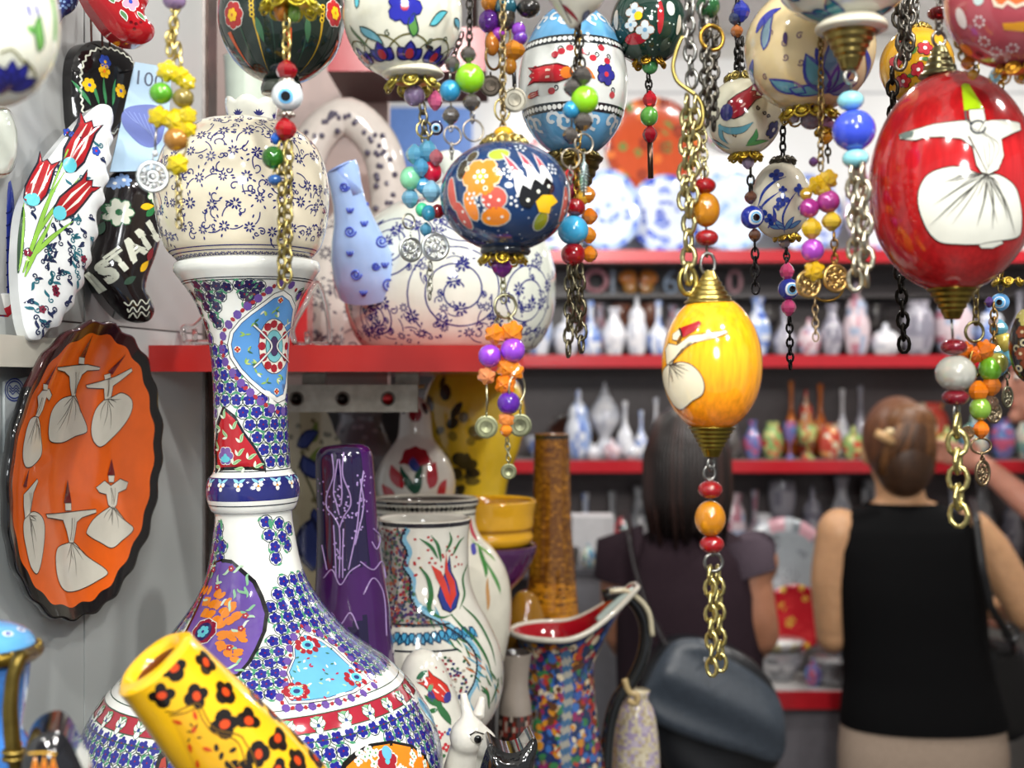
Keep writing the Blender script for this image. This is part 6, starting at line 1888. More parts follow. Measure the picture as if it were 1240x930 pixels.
for pts, w_ in (([(508, 686), (518, 700), (522, 720), (520, 738), (534, 748), (548, 744)], 6), ([(566, 682), (560, 700), (562, 720), (556, 738)], 4), ([(530, 676), (522, 662), (508, 652)], 4), ([(534, 680), (530, 660), (522, 648)], 4), ([(540, 668), (546, 654), (544, 644)], 4), ([(548, 672), (556, 656), (562, 650)], 4), ([(546, 744), (560, 760), (576, 776), (590, 800), (596, 826)], 5), ([(560, 734), (578, 752), (594, 782), (600, 806)], 5), ([(592, 858), (590, 840), (582, 830)], 5), ([(594, 852), (600, 836), (604, 820)], 4)):
    jug.strokepx(pts, w_, H('2f6a3c'), 5, taper=True)
for i in range(60):
    t_ = random.random(); px, py = 520 + 84 * t_ + random.uniform(-8, 8), 752 + 90 * t_ ** 1.3 + random.uniform(-14, 10)
    jug.leaf(jug.hit(px, py), 0, 0, random.uniform(-1.4, -.5) + 3.14 * (i % 2), 16 * k, 2.4 * k, random.choice([H('b8663a'), H('2f6a3c'), H('5a9ab0')]), 3)
for i in range(26):
    px, py = random.uniform(500, 562), random.uniform(645, 700)
    jug.ellipse(jug.hit(px, py), 2 * k, 1.6 * k, H('b03a3a'), 3, 0, 0, 0, 6)
jug.mb.build('body', 'glaze', JT)
# second, lidless jug behind it
J2 = 1.375
j2 = turned([(894, 56), (870, 62), (840, 80), (800, 96), (760, 104), (720, 105), (690, 99), (665, 84), (648, 68), (632, 62), (616, 63), (608, 66), (604, 66)], 514, J2, ST_Z)
j2.sy = .74
k = j2.k
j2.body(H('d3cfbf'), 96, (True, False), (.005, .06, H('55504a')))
for i in range(70):
    an = (-PI + i * .09, j2.S[-1] - .008); j2.ellipse(an, 3 * k, 3.4 * k, random.choice([H('2a2826'), H('5a564e'), H('1e1c1c')]), 1)
j2.ring(j2.S[-1] - .0015, .0035, H('26242a'), 2); j2.ring(j2.S[-1] - .016, .002, H('26242a'), 2)
for px, py, a, l, w_, c_ in ((596, 640, 1.4, 40, 12, H('4f8a4a')), (588, 700, 1.0, 50, 9, H('3f7a3c')), (600, 680, 1.8, 40, 7, H('6a9a4a')), (578, 656, 1.2, 30, 10, H('b03a4a')), (572, 672, .6, 24, 9, H('4a4a9a')), (606, 720, 1.6, 44, 8, H('4f8a4a')), (590, 740, 1.2, 40, 7, H('c0905a')), (600, 640, 1.2, 30, 6, H('d08aa0'))):
    j2.leaf(j2.hit(px, py), 0, 0, a, l * k, w_ * k, c_, 1, .2)
single(j2, 'speckled_jug', 'large white jug with a dark speckled rim behind the tulip jug', 'jug')
# gourd bottle painted with tulips, on the wooden block
GY = 1.545
gd = turned([(722, 34), (700, 30), (680, 26), (650, 27), (632, 34), (615, 42), (600, 47), (578, 48), (558, 41), (542, 30), (530, 22), (518, 20), (504, 19), (492, 16), (484, 9), (480, 2)], 503, GY, MID_Z)
k = gd.k
gd.body(H('cfcac0'), 72, (True, True))
for th0 in (0.0, 2.1, 4.2):
    for pts, c_ in (([(483, 562), (490, 545), (503, 540), (516, 545), (524, 562), (503, 566)], H('8a1c26')),):
        gd.fillpx(pts, c_, 2)
    break
for px, py, a, l, w_, c_ in ((488, 592, 2.0, 34, 16, H('a8202c')), (520, 592, 1.1, 34, 16, H('a8202c')), (503, 600, 1.9, 40, 10, H('1f4a3a')), (503, 600, 1.2, 40, 10, H('1f4a3a')), (478, 604, 2.3, 26, 14, H('b03038')), (530, 604, .9, 26, 14, H('b03038')), (503, 572, 1.57, 20, 12, H('2c3c7a'))):
    gd.leaf(gd.hit(px, py), 0, 0, a, l * k, w_ * k, c_, 2, .15)
gd.ellipse(gd.hit(503, 502), 8 * k, 9 * k, H('8a1420'), 2)
for px, py in ((490, 494), (515, 494)):
    gd.ellipse(gd.hit(px, py), 5 * k, 8 * k, H('2a2026'), 2)
single(gd, 'gourd_bottle', 'small gourd-shaped white bottle with dark red tulips behind the speckled jug', 'bottle')
# cream platter with blue leaves
fp = Disc(W(368, 612, 1.52), (1, 0, 0), (0, .12, 1), lambda x, y: .01 * np.clip((x / .055) ** 2 + (y / .13) ** 2, 0, 1.2))
slab(fp, [(368 + 54 * math.cos(t) * (1 + .03 * math.cos(12 * t)), 604 + 118 * math.sin(t) * (1 + .03 * math.cos(12 * t))) for t in np.linspace(0, 2 * PI, 48, endpoint=False)], .008, H('b5a98a'), smooth=0, step=.01)
k = fp.k
for px, py, a, l, w_ in ((386, 580, 2, 34, 20), (378, 690, 1.4, 60, 34), (360, 540, .4, 30, 16), (390, 640, 1.8, 26, 14)):
    fp.leaf(fp.hit(px, py), 0, 0, a, l * k, w_ * k, H('38427a'), 2, .2, H('22264a'))
for px, py, a, l in ((372, 560, .5, 30), (380, 536, 1.2, 26), (388, 610, .6, 24)):
    fp.leaf(fp.hit(px, py), 0, 0, a, l * k, 9 * k, H('6a7a3a'), 2, .2)
for i in range(40):
    fp.curl(fp.hit(random.uniform(350, 410), random.uniform(510, 700)), 0, 0, random.uniform(0, 6), 20 * k, 2 * k, H('5a5230'), 1)
fp.strokepx([(362, 560), (384, 610), (392, 660), (394, 710)], 2.5, H('4a4a30'), 2)
o = fp.mb.build('cream_platter', 'glaze'); tag(o, 'cream platter with dark blue leaves standing behind the purple vase', 'platter')
gj = turned([(722, 30), (690, 36), (640, 46), (590, 50), (550, 44), (520, 30), (505, 26), (496, 30)], 437, 1.66, MID_Z, n=50)
gj.body(H('77727a'), 48, (True, False), (.004, .05, H('3a3638')))
for i in range(60):
    gj.ellipse(gj.hit(random.uniform(395, 480), random.uniform(500, 640)), 4 * gj.k, 3 * gj.k, random.choice([H('a09aa4'), H('55505c'), H('8a8478')]), 1)
single(gj, 'grey_jar', 'mottled silver grey jar between the purple vase and the gourd bottle', 'jar')
# yellow vase, yellow bowl on purple bowl
yv = turned([(722, 46), (700, 50), (650, 44), (610, 38), (580, 42), (540, 56), (505, 62), (475, 58), (455, 48), (448, 44)], 574, 1.665, MID_Z, n=60)
k = yv.k
yv.body(H('d9b52c'), 72, (True, False), (.004, .05, H('8a7420')))
random.seed(6)
for i in range(34):
    px, py = random.uniform(516, 584), random.uniform(462, 600)
    yv.ellipse(yv.hit(px, py), random.uniform(5, 13) * k, random.uniform(4, 9) * k, random.choice([H('4a4020'), H('6a5c28'), H('8f7c2c'), H('2f2a1c')]), 1 + i % 4, random.uniform(0, 3))
single(yv, 'yellow_vase', 'yellow vase with dark olive blotches above the yellow bowl', 'vase')
pb = turned([(722, 24), (716, 26), (700, 40), (684, 50), (668, 57), (660, 58)], 592, 1.50, MID_Z, n=36)
pb.body(H('4a2450'), 72, (True, False), (.004, .05, H('3a1c3e')))
for i in range(50):
    a = -PI + i * .126
    pb.stroke((a, pb.S[-1] * .62), [(0, -.008), (.001, 0), (0, .010)], .0016, H('6a3a70'), 1)
single(pb, 'purple_bowl', 'purple fluted bowl under the yellow bowl', 'bowl')
yb = turned([(661, 30), (659, 48), (650, 54), (643, 52), (636, 54), (622, 55), (612, 57), (606, 58)], 592, 1.50, W(0, 659.5, 1.50).z, n=36)
yb.body(H('d8a01c'), 72, (True, False), (.004, .05, H('c08a18')))
yb.ring(yb.S[-1] * .55, .004, H('a8741a'), 1)
single(yb, 'yellow_bowl', 'deep yellow bowl resting on the purple bowl', 'bowl')
# amber bottle, small amber jar
ab = turned([(pyz(LOW_Z, 1.68), 34), (1000, 36), (900, 36), (820, 35), (760, 34), (715, 30), (680, 27.5), (640, 24), (600, 23), (560, 22), (530, 21), (525, 21)], 668, 1.68, LOW_Z, n=110)
k = ab.k
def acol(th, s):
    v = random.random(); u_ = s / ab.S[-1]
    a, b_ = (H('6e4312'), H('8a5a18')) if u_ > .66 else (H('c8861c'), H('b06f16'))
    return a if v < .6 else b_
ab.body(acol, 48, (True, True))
for i in range(34):
    ab.ring(ab.S[-1] * (.2 + .78 * i / 34), 1.2 * k, H('7a4a12'), 1)
for i in range(500):
    th, s_ = random.uniform(-1.7, 1.7), random.uniform(.2, .98) * ab.S[-1]
    ab.ellipse((th, s_), random.uniform(2, 5) * k, 1.6 * k, random.choice([H('5a3410'), H('6e430f'), H('a8701c')]), 1, 0, 0, 0, 6)
ab.ring(ab.S[-1] - .004, .006, H('2c2418'), 2)
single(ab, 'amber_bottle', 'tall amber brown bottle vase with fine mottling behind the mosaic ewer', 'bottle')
aj = turned([(pyz(LOW_Z, 1.62), 20), (1000, 26), (860, 26), (790, 26), (750, 24), (728, 17), (718, 10), (715, 4)], 636, 1.62, LOW_Z, n=60)
aj.body(H('96691f'), 40, (True, True)); single(aj, 'amber_jar', 'rounded amber jar beside the neck of the amber bottle', 'jar')

# mosaic ewer with flaring red mouth and black handle
EY = 1.52; k = EY / F
ew = turned([(pyz(LOW_Z, EY), 44), (1080, 48), (1020, 62), (960, 60), (900, 52), (860, 46), (825, 43), (800, 43), (785, 46), (772, 52), (764, 58)], 676, EY, LOW_Z, n=80)
ET = thing('mosaic_ewer', 'mosaic-painted ewer with a flaring red mouth and black handle', 'ewer', ew.o)
random.seed(12)
seg = 72
th = np.linspace(0, 2 * PI, seg, endpoint=False)
def lipw(P, r_in=0.0):
    """pull the mouth out and up on the side of the handle"""
    P = P.copy()
    c = np.array(ew.o); zt = c[2] + ew.Z[-1]; z0 = c[2] + ew.Z[int(len(ew.Z) * .86)]
    u_ = np.clip((P[..., 2] - z0) / (zt - z0), 0, 1) ** 1.6
    d = P[..., :2] - c[:2]; r = np.maximum(np.hypot(d[..., 0], d[..., 1]), 1e-6)
    ca = np.clip(d[..., 0] / r * .95 + .1, 0, 1) ** 3
    P[..., 0] += u_ * ca * 38 * k
    P[..., 2] += u_ * ca * 54 * k
    return P
rows = lipw(np.array([ew.pos(th, np.full(seg, s)) for s in ew.S]))
MOS = [H('2f4f9a'), H('3a6ab0'), H('b0382c'), H('c8882c'), H('3a7a4a'), H('d8c8a8'), H('2a3a5a'), H('8a2a5a'), H('5a3a26')]
ew.mb.grid(rows, lambda i, j: (H('7a736c') if 2.4 < th[j] < 5.6 else H('26345e')), True, (True, False))
n0_ = len(ew.mb.v)
for i in range(1100):
    t_, s_ = random.uniform(-1.5, 1.5), random.uniform(.34, .97) * ew.S[-1]
    ew.ellipse((t_, s_), random.uniform(2.5, 6) * k, random.uniform(2.5, 6) * k, random.choice(MOS), 1 + i % 5, random.uniform(0, 3), 0, 0, 8)
for i in range(26):
    ew.ellipse((.18 + .06 * math.sin(i * .4), ew.S[-1] * (.36 + .023 * i)), 6.5 * k, 7.5 * k, H('3a6288') if i % 2 else H('9f9c90'), 8, 0, 0, 0, 6)
for i in range(n0_, len(ew.mb.v)):
    ew.mb.v[i] = lipw(ew.mb.v[i])
inr = []
for i in range(len(ew.S) - 1, int(len(ew.S) * .7), -1):
    r = ew.R[i] - .004
    inr.append(np.stack([ew.o[0] + r * np.sin(th), ew.o[1] - r * np.cos(th), np.full(seg, ew.o[2] + ew.Z[i])], 1))
ew.mb.grid(lipw(np.array(inr)), H('98101c'), True, (False, True))
ew.mb.tube([Vector(p) for p in lipw(np.array([ew.pos(th, np.full(seg, ew.S[-1]))]))[0]], .0035, H('cfcabc'), 8, True)
ew.mb.build('body', 'glaze', ET)
m = MB()
hp = catmull([(730, 722), (752, 718), (772, 734), (782, 762), (778, 796), (764, 826), (748, 846), (738, 880), (734, 930), (734, 990)], 44)
m.tube([W(x, y, EY) for x, y in hp], [(9 * k, 8 * k)] * 44, H('191b1c'), 12)
m.tube([W(x, y, EY - .012) for x, y in catmull([(738, 716), (760, 716), (784, 738), (790, 770)], 16)], 3.5 * k, H('cfc6a8'), 6)
m.tube([W(x, y, EY - .008) for x, y in catmull([(756, 822), (762, 838), (772, 842), (770, 852), (760, 848)], 16)], 4 * k, H('b8a070'), 8)
m.build('handle', 'glaze', ET)
m = MB().tube([W(x, y, EY - .008) for x, y in catmull([(724, 752), (738, 738), (752, 726), (768, 714)], 14)], [(8 * k, 5 * k)] * 14, H('b9cdc8'), 8)
m.build('lip_ornament', 'glaze', ET)
cl = turned([(pyz(LOW_Z, 1.62), 24), (1040, 30), (960, 30), (900, 28), (860, 22), (846, 15), (836, 17)], 770, 1.62, LOW_Z, n=60)
cl.body(lambda t, s: random.choice([H('cfc3a2'), H('b8a88a'), H('bdb0c0'), H('a898b4'), H('d4cab0')]), 40, (True, True))
single(cl, 'cream_lilac_vase', 'cream and lilac mottled vase beside the black handle of the ewer', 'vase')
dv = turned([(pyz(LOW_Z, 1.42), 15), (1060, 20), (980, 24), (910, 22), (860, 20), (830, 16), (805, 18), (790, 21)], 624, 1.42, LOW_Z, n=60)
dv.body(lambda t, s: random.choice([H('2e2420'), H('3c2a24'), H('7a2a22'), H('2a201e'), H('a89a8c')]) if .35 < s / dv.S[-1] < .8 else H('8c8278'), 40, (True, False), (.003, .04, H('2a2422')))
single(dv, 'dark_red_vase', 'dark brown and red vase with a pale neck beside the mosaic ewer', 'vase')

# white tulip vase, animal figurine, black crescent
TV = 1.09
tv = turned([(pyz(ST_Z, TV), 40), (960, 44), (920, 43), (880, 40), (850, 36), (822, 31), (800, 24), (788, 15), (783, 5)], 545, TV, ST_Z, -.18)
k = tv.k
tv.body(H('e2e0d4'), 80, (True, True))
tv.tulip(tv.hit(545, 848), 2.15, 44 * k, H('cc3328'), 2, H('6a1a16'), H('f0e0d0'), H('3c3a8a'))
for px, py, a, l, w_, c_ in ((546, 878, 1.7, 36, 10, H('2f6a3c')), (536, 856, 2.2, 26, 9, H('2f6a3c')), (504, 822, .3, 16, 7, H('2f6a4c')), (518, 838, .6, 12, 6, H('5fa87a')), (524, 850, 1.4, 16, 8, H('34347e')), (530, 860, 2.8, 12, 6, H('2f6a3c'))):
    tv.leaf(tv.hit(px, py), 0, 0, a, l * k, w_ * k, c_, 3, .15)
for px, py, c_ in ((532, 890, H('c83048')), (545, 887, H('3a5aa8')), (553, 884, H('c83048')), (540, 905, H('c8303a')), (552, 912, H('c8303a')), (534, 916, H('2f6a3c')), (546, 925, H('b02a34'))):
    tv.flower(tv.hit(px, py), 5.5 * k, 4, c_, WHITE, 3)
for i in range(26):
    tv.ellipse(tv.hit(random.uniform(505, 550), random.uniform(800, 900)), 1.4 * k, 1.4 * k, H('b03a3a'), 2, 0, 0, 0, 6)
single(tv, 'tulip_vase', 'small white leaning vase with a red tulip beside the bottle vase', 'vase')
AY = .955; k = AY / F
m = MB()
hc = W(568, 892, AY)
m.ell(hc, (24 * k, 26 * k, 24 * k), WHITE, 20, 12)
m.tube([hc, W(581, 891, AY - .003), W(590, 893, AY - .004)], [20 * k, 16 * k, 11 * k], WHITE, 14)
m.ell(W(589, 894, AY - .004), (12 * k, 12 * k, 10 * k), WHITE, 14, 8)
m.tube([W(568, 872, AY), W(564, 856, AY + .004), W(561, 838, AY + .006)], [9 * k, 7 * k, 4.5 * k], WHITE, 12)
m.tube([W(578, 870, AY + .02), W(582, 856, AY + .028), W(583, 842, AY + .03)], [9 * k, 7 * k, 4.5 * k], WHITE, 12)
m.tube([hc, W(566, 930, AY + .012), W(566, 990, AY + .02)], [20 * k, 30 * k, 40 * k], WHITE, 16)
zb = ST_Z
m.tube([W(566, 985, AY + .02), W(572, 1000, AY + .06)], [42 * k, 40 * k], WHITE, 16)
for dx in (-20, 20):
    for dy in (.0, .06):
        q = W(568 + dx, 985, AY + .01 + dy); m.tube([q, Vector((q.x, q.y, zb + .0012))], [15 * k, 12 * k], WHITE, 12)
an_ = thing('animal_figurine', 'white ceramic lamb figurine with painted eyes beside the tulip vase', 'figurine', W(572, 960, AY))
fuse(m, 'body', 'glaze', .0022, an_, H('e6e3d8'), 3)
m = MB()
ec = W(577, 894, AY - .0150)
m.ell(ec, (8.5 * k, 3 * k, 6.5 * k), H('d8d4c8'), 14, 8); m.ell(ec + Vector((.001, -.0012, -.0004)), (5 * k, 2.4 * k, 5 * k), BLACK, 12, 8)
m.tube([W(569, 890, AY - .0155), W(576, 886, AY - .0160), W(586, 889, AY - .0140)], 1.1 * k, H('3a3430'), 5)
m.build('eye', 'glaze', an_)
bc = Disc(W(615, 920, .885), (1, .1, 0), (0, 0, 1))
slab(bc, [(578, 1105), (579, 945), (583, 925), (593, 900), (602, 906), (616, 912), (632, 908), (642, 896), (648, 893), (651, 904), (646, 926), (644, 1105)], .03, H('161718'), .010, .012, .005, 80)
o = bc.mb.build('crescent_ornament', 'glaze'); tag(o, 'glossy black crescent-topped ceramic piece before the white lamb', 'ceramic')

# on the red shelf behind the teapot and the globe jar
def handled(px, Y):
    k = Y / F
    L = Lathe([(44 * k, 0), (52 * k, 6 * k), (62 * k, 50 * k), (58 * k, 100 * k), (44 * k, 140 * k), (30 * k, 160 * k), (18 * k, 170 * k), (10 * k, 176 * k)], (W(px, 0, Y).x, Y, ZT + .0006), None, n=50)
    random.seed(4)
    L.body(H('cfc8c2'), 64, (True, True))
    vine_field(L, .01, L.S[-1] * .9, 30, 2.2, H('4a4456'), 1.3)
    t = thing('basket_teapot', 'white patterned teapot with a broad overhead handle behind the cream teapot', 'teapot', L.o)
    L.mb.build('body', 'glaze', t)
    m = MB()
    pts = catmull([(-50, 120), (-54, 190), (-40, 256), (0, 290), (40, 256), (54, 190), (50, 120)], 40)
    m.tube([Vector((L.o[0] + x * k, Y, L.o[2] + y * k)) for x, y in pts], [(24 * k, 20 * k)] * 40, H('c6bdb6'), 14)
    for i in range(3, 38):
        x, y = pts[i]
        for q in range(2):
            m.ell(Vector((L.o[0] + x * k * .97, Y, L.o[2] + y * k)) + Vector((random.uniform(-14, 14) * k, -.0185, random.uniform(-14, 14) * k)), (4 * k, 4 * k, 4 * k), H('4a4456'), 6, 4)
    m.build('handle', 'glaze', t)
handled(418, 1.56)
wv = turned([(425, 24), (380, 40), (320, 48), (260, 40), (200, 26), (150, 24), (100, 25), (76, 26), (70, 27)], 298, 1.45, ZT + .0006, n=50)
wv.body(H('cfdccd'), 48, (True, False), (.004, .05, H('b0bcb0'))); single(wv, 'pale_vase', 'plain pale mint vase rising behind the crown finial', 'vase')
rb = MB().box((W(346, 0, 1.40).x, 1.40, ZT + .0006), (W(372, 0, 1.40).x, 1.44, W(0, 330, 1.40).z), H('b8282a'))
single(rb, 'red_box', 'upright red box on the red shelf beside the clear plate stand', 'box', 'plastic')
def pstand(px, Y, h, label):
    k = Y / F; m = MB(); c = Vector((W(px, 0, Y).x, Y, ZT + .003))
    pts = catmull([(-20, 2), (-24, 20), (-12, h * .6), (4, h), (14, h * .7), (20, 24), (22, 2)], 30)
    m.tube([c + Vector((x * k, -.004 + y * k * .25, y * k)) for x, y in pts], .0026, H('e6ecec'), 8)
    m.tube([c + Vector((-20 * k, 0, 2 * k)), c + Vector((0, -.03, 1 * k)), c + Vector((22 * k, 0, 2 * k))], .0026, H('e6ecec'), 8)
    m.tube([c + Vector((0, -.03, 1 * k)), c + Vector((0, -.032, 16 * k))], .0026, H('e6ecec'), 8)
    return single(m, 'plate_stand', label, 'stand', 'acrylic')
pstand(378, 1.24, 78, 'clear acrylic plate stand on the red shelf beside the teapot spout')
pstand(246, 1.17, 34, 'small clear acrylic plate stand on the red shelf beside the bottle neck')
# ------------------------------------------------------------------ the far shop: red-edged shelves full of ceramics
BYF = 3.75
bx0, bx1 = W(440, 0, BYF).x, 2.45
unit = thing('shop_shelving', 'long dark shelving along the back wall with glossy red shelf edges', 'shelving', ((bx0 + bx1) / 2, 3.9, 0))
LIPZ = [W(0, y, BYF).z for y in (310, 437, 565)]
def shelf_top(i): return LIPZ[i] + .018
for i, z in enumerate(LIPZ):
    b = MB().box((bx0, BYF + .012, z - .010), (bx1, 4.085, z + .018), H('8d8683')).build('shelf_board', 'satin', unit)
    MB().box((bx0, BYF, z - .018), (bx1, BYF + .012, z + .0185), H('b8232d')).build('red_edge', 'plastic', b)
MB().box((bx0, 4.075, .9), (bx1, 4.098, LIPZ[0]), H('625a5b')).build('back_panel', 'satin', unit)
MB().box((bx0, 4.075, LIPZ[0] + .02), (bx1, 4.098, 2.72), H('d5d6d6')).build('white_back_panel', 'wall', unit)
for x in (bx0 - .02, bx1):
    MB().box((x, BYF + .02, 0), (x + .02, 4.09, 2.72), H('5a5556')).build('side_panel', 'satin', unit)
for py in (112, 40):
    MB().box((bx0, 4.072, W(0, py, 4.07).z - .004), (bx1, 4.0748, W(0, py, 4.07).z + .004), H('a8aaae')).build('panel_joint', 'wall', unit)
mz = W(0, 356, 3.95).z
MB().box((bx0, 3.93, mz - .012), (bx1, 4.072, mz), H('5f5a5a')).build('half_shelf', 'satin', unit)
# base cabinet and counter
CTZ = W(0, 838, 3.35).z
ctr = thing('shop_counter', 'low display counter with a pale top and glossy red edge before the back shelves', 'counter', (.7, 3.55, 0))
cx0 = W(690, 0, 3.35).x
MB().box((cx0, 3.36, CTZ - .03), (1.30, 3.74, CTZ), H('b9b6b4')).build('counter_top', 'satin', ctr)
MB().box((cx0, 3.345, CTZ - .045), (1.30, 3.36, CTZ + .001), H('c8202c')).build('red_edge', 'plastic', ctr)
MB().box((cx0 + .02, 3.40, 0), (1.28, 3.74, CTZ - .031), H('77747a')).build('cabinet', 'satin', ctr)
gc = thing('grey_cabinet', 'plain grey cabinet carrying small cups beyond the amber bottle', 'cabinet', (.35, 3.2, 0))
gz = W(0, 688, 3.12).z
MB().box((W(655, 0, 3.12).x, 3.12, 0), (W(800, 0, 3.12).x, 3.335, gz - .02), H('77777d')).build('body', 'satin', gc)
MB().box((W(652, 0, 3.12).x, 3.11, gz - .0195), (W(803, 0, 3.12).x, 3.34, gz), H('4a4a50')).build('top', 'satin', gc)

SHAPES = {   # radius, height in units of the ware's width and height
 'vase': [(.0, 0), (.30, 0), (.34, .06), (.5, .35), (.46, .55), (.22, .78), (.2, .86), (.3, 1.0)],
 'bottle': [(.0, 0), (.34, 0), (.5, .2), (.46, .4), (.16, .6), (.13, .85), (.18, .95), (.16, 1.0)],
 'lidded jar': [(.0, 0), (.3, 0), (.46, .2), (.5, .42), (.36, .6), (.4, .64), (.3, .76), (.1, .84), (.12, .93), (.04, 1.0)],
 'bowl': [(.0, 0), (.26, 0), (.28, .12), (.42, .5), (.5, 1.0)],
 'teacup': [(.0, 0), (.28, 0), (.42, .3), (.48, .7), (.5, 1.0)],
 'lantern': [(.0, 0), (.34, 0), (.3, .14), (.16, .26), (.5, .5), (.46, .62), (.22, .78), (.08, .9), (.02, 1.0)],
 'goblet': [(.0, 0), (.36, 0), (.34, .05), (.08, .14), (.08, .38), (.34, .52), (.5, .8), (.46, 1.0)],
 'round pot': [(.0, 0), (.28, 0), (.46, .25), (.5, .5), (.42, .78), (.3, .88), (.36, 1.0)],
 'sugar bowl': [(.0, 0), (.3, 0), (.5, .35), (.42, .62), (.3, .72), (.12, .8), (.1, .92), (.03, 1.0)],
}
def ware(kind, px, Y, z, wpx, hpx, pal, label, group=None, dens=.45):
    k = Y / F
    pr = [(max(r, .002) * wpx * k, h * hpx * k) for r, h in SHAPES[kind]]
    L = Lathe(pr, (W(px, 0, Y).x, Y, z + .0006), None, n=22)
    base, acc = pal[0], pal[1:]
    rr = random.Random(int(px * 7 + wpx * 13) + len(kind))
    cells = {}
    def col(th, s):
        q = (int(th * 24 / (2 * PI)) // 2, int(s / L.S[-1] * 9))
        if q not in cells:
            cells[q] = rr.choice(acc) if (acc and rr.random() < dens) else base
        return cells[q]
    L.body(col, 24, (True, kind not in ('bowl', 'teacup', 'vase', 'round pot', 'goblet')), (.004, .05, pal[0]) if kind in ('bowl', 'teacup', 'vase', 'round pot', 'goblet') else None)
    o = L.mb.build(kind.replace(' ', '_'), 'glaze', None, tuple(L.o))
    return tag(o, label, kind.split()[-1] if kind != 'lidded jar' else 'jar', group)
WB = [H('dfe3ec'), H('6a86c8'), H('9ab0dc')]; WW = [H('e6e6ea'), H('c9ccd6')]; BB = [H('8fa8dc'), H('e0e6f0'), H('4f6cc0')]; PK = [H('dcc9cf'), H('b87888'), H('a8b4cc')]
BRN_ = [H('6a3f30'), H('8a5a44')]; RD = [H('c0483a'), H('e0a060'), H('d8d0b0')]; GR = [H('8fb06a'), H('dcd88a'), H('c8503a')]; OG = [H('d87a2a'), H('b85a1a')]; PU = [H('7a6aa8'), H('c05a7a'), H('5a78b0')]; GB = [H('5a86a8'), H('8fc0b0'), H('d8d4c0')]; GY_ = [H('b0aeb8'), H('8a8896')]; DG = [H('3a3638'), H('5a5654')]; SV = [H('a4a6aa'), H('c8cacc'), H('77797e')]
names = {id(WB): 'white and blue', id(WW): 'plain white', id(BB): 'mid blue', id(PK): 'pale pink', id(BRN_): 'brown', id(RD): 'coral red', id(GR): 'green and yellow', id(OG): 'orange', id(PU): 'violet', id(GB): 'teal', id(GY_): 'grey', id(DG): 'charcoal', id(SV): 'silvery'}
ORD = 'first second third fourth fifth sixth seventh eighth ninth tenth eleventh twelfth thirteenth fourteenth fifteenth sixteenth seventeenth eighteenth nineteenth twentieth'.split()
def row(items, Y, z, where, group):
    cnt = {}
    placed = []; its2 = []
    for it in sorted(items, key=lambda q: q[1]):
        it = list(it) + ([0.0] if len(it) < 6 else [])
        for _ in range(14):
            bad = [p for p in placed if math.hypot((p[1] - it[1]) * Y / F, p[5] - it[5]) < (p[2] + it[2]) / 2 * Y / F + .0005]
            if not bad:
                break
            it[1] += 1.6; it[2] *= .94
        placed.append(it)
    items = placed
    for it in sorted(items, key=lambda q: q[1]):
        kind, px, w, h, pal = it[:5]
        dy = it[5] if len(it) > 5 else 0.0
        key = (kind, id(pal)); cnt[key] = cnt.get(key, 0) + 1
        tot = sum(1 for q in items if (q[0], id(q[4])) == key)
        lab = '%s%s %s on the %s' % ('' if tot == 1 else ORD[cnt[key] - 1] + ' ', names[id(pal)], kind, where)
        if tot > 1:
            lab += ', counted from the teapot'
        ware(kind, px, Y + dy, z, w, h, pal, lab, group)
Yw = 3.86
random.seed(77)
zA, zB, zC = shelf_top(0), shelf_top(1), shelf_top(2)
# middle back shelf (its front edge shows level with the teapot shelf)
row([('vase', 500, 34, 66, WB), ('sugar bowl', 540, 36, 50, BB), ('vase', 652, 34, 74, WB), ('sugar bowl', 684, 34, 52, WW), ('bottle', 712, 30, 66, WB), ('vase', 742, 30, 58, WW), ('lidded jar', 768, 30, 72, WW), ('bottle', 794, 28, 66, WB),
     ('vase', 818, 26, 54, WW), ('lidded jar', 838, 28, 60, PK), ('bottle', 858, 22, 74, WB), ('sugar bowl', 884, 30, 56, WW), ('vase', 918, 30, 70, BB), ('bottle', 950, 28, 60, GY_), ('sugar bowl', 978, 30, 46, PK),
     ('vase', 1004, 30, 62, GY_), ('lidded jar', 1034, 36, 88, PK), ('sugar bowl', 1072, 36, 40, WW), ('round pot', 1104, 52, 66, GY_), ('round pot', 1152, 54, 72, PK), ('lidded jar', 1198, 40, 66, WB), ('bottle', 1230, 34, 78, GY_), ('vase', 1262, 36, 66, WB)], Yw, zB, 'middle back shelf', 'ceramics on the middle back shelf')
row([('goblet', 700, 26, 60, BRN_), ('goblet', 752, 26, 64, BRN_), ('goblet', 786, 26, 64, BRN_), ('goblet', 846, 24, 64, BRN_), ('vase', 726, 22, 64, PK), ('vase', 814, 22, 62, PK), ('goblet', 930, 26, 62, DG), ('goblet', 1060, 28, 62, DG)], 4.0, zB, 'middle back shelf rear row', 'rear row on the middle back shelf')
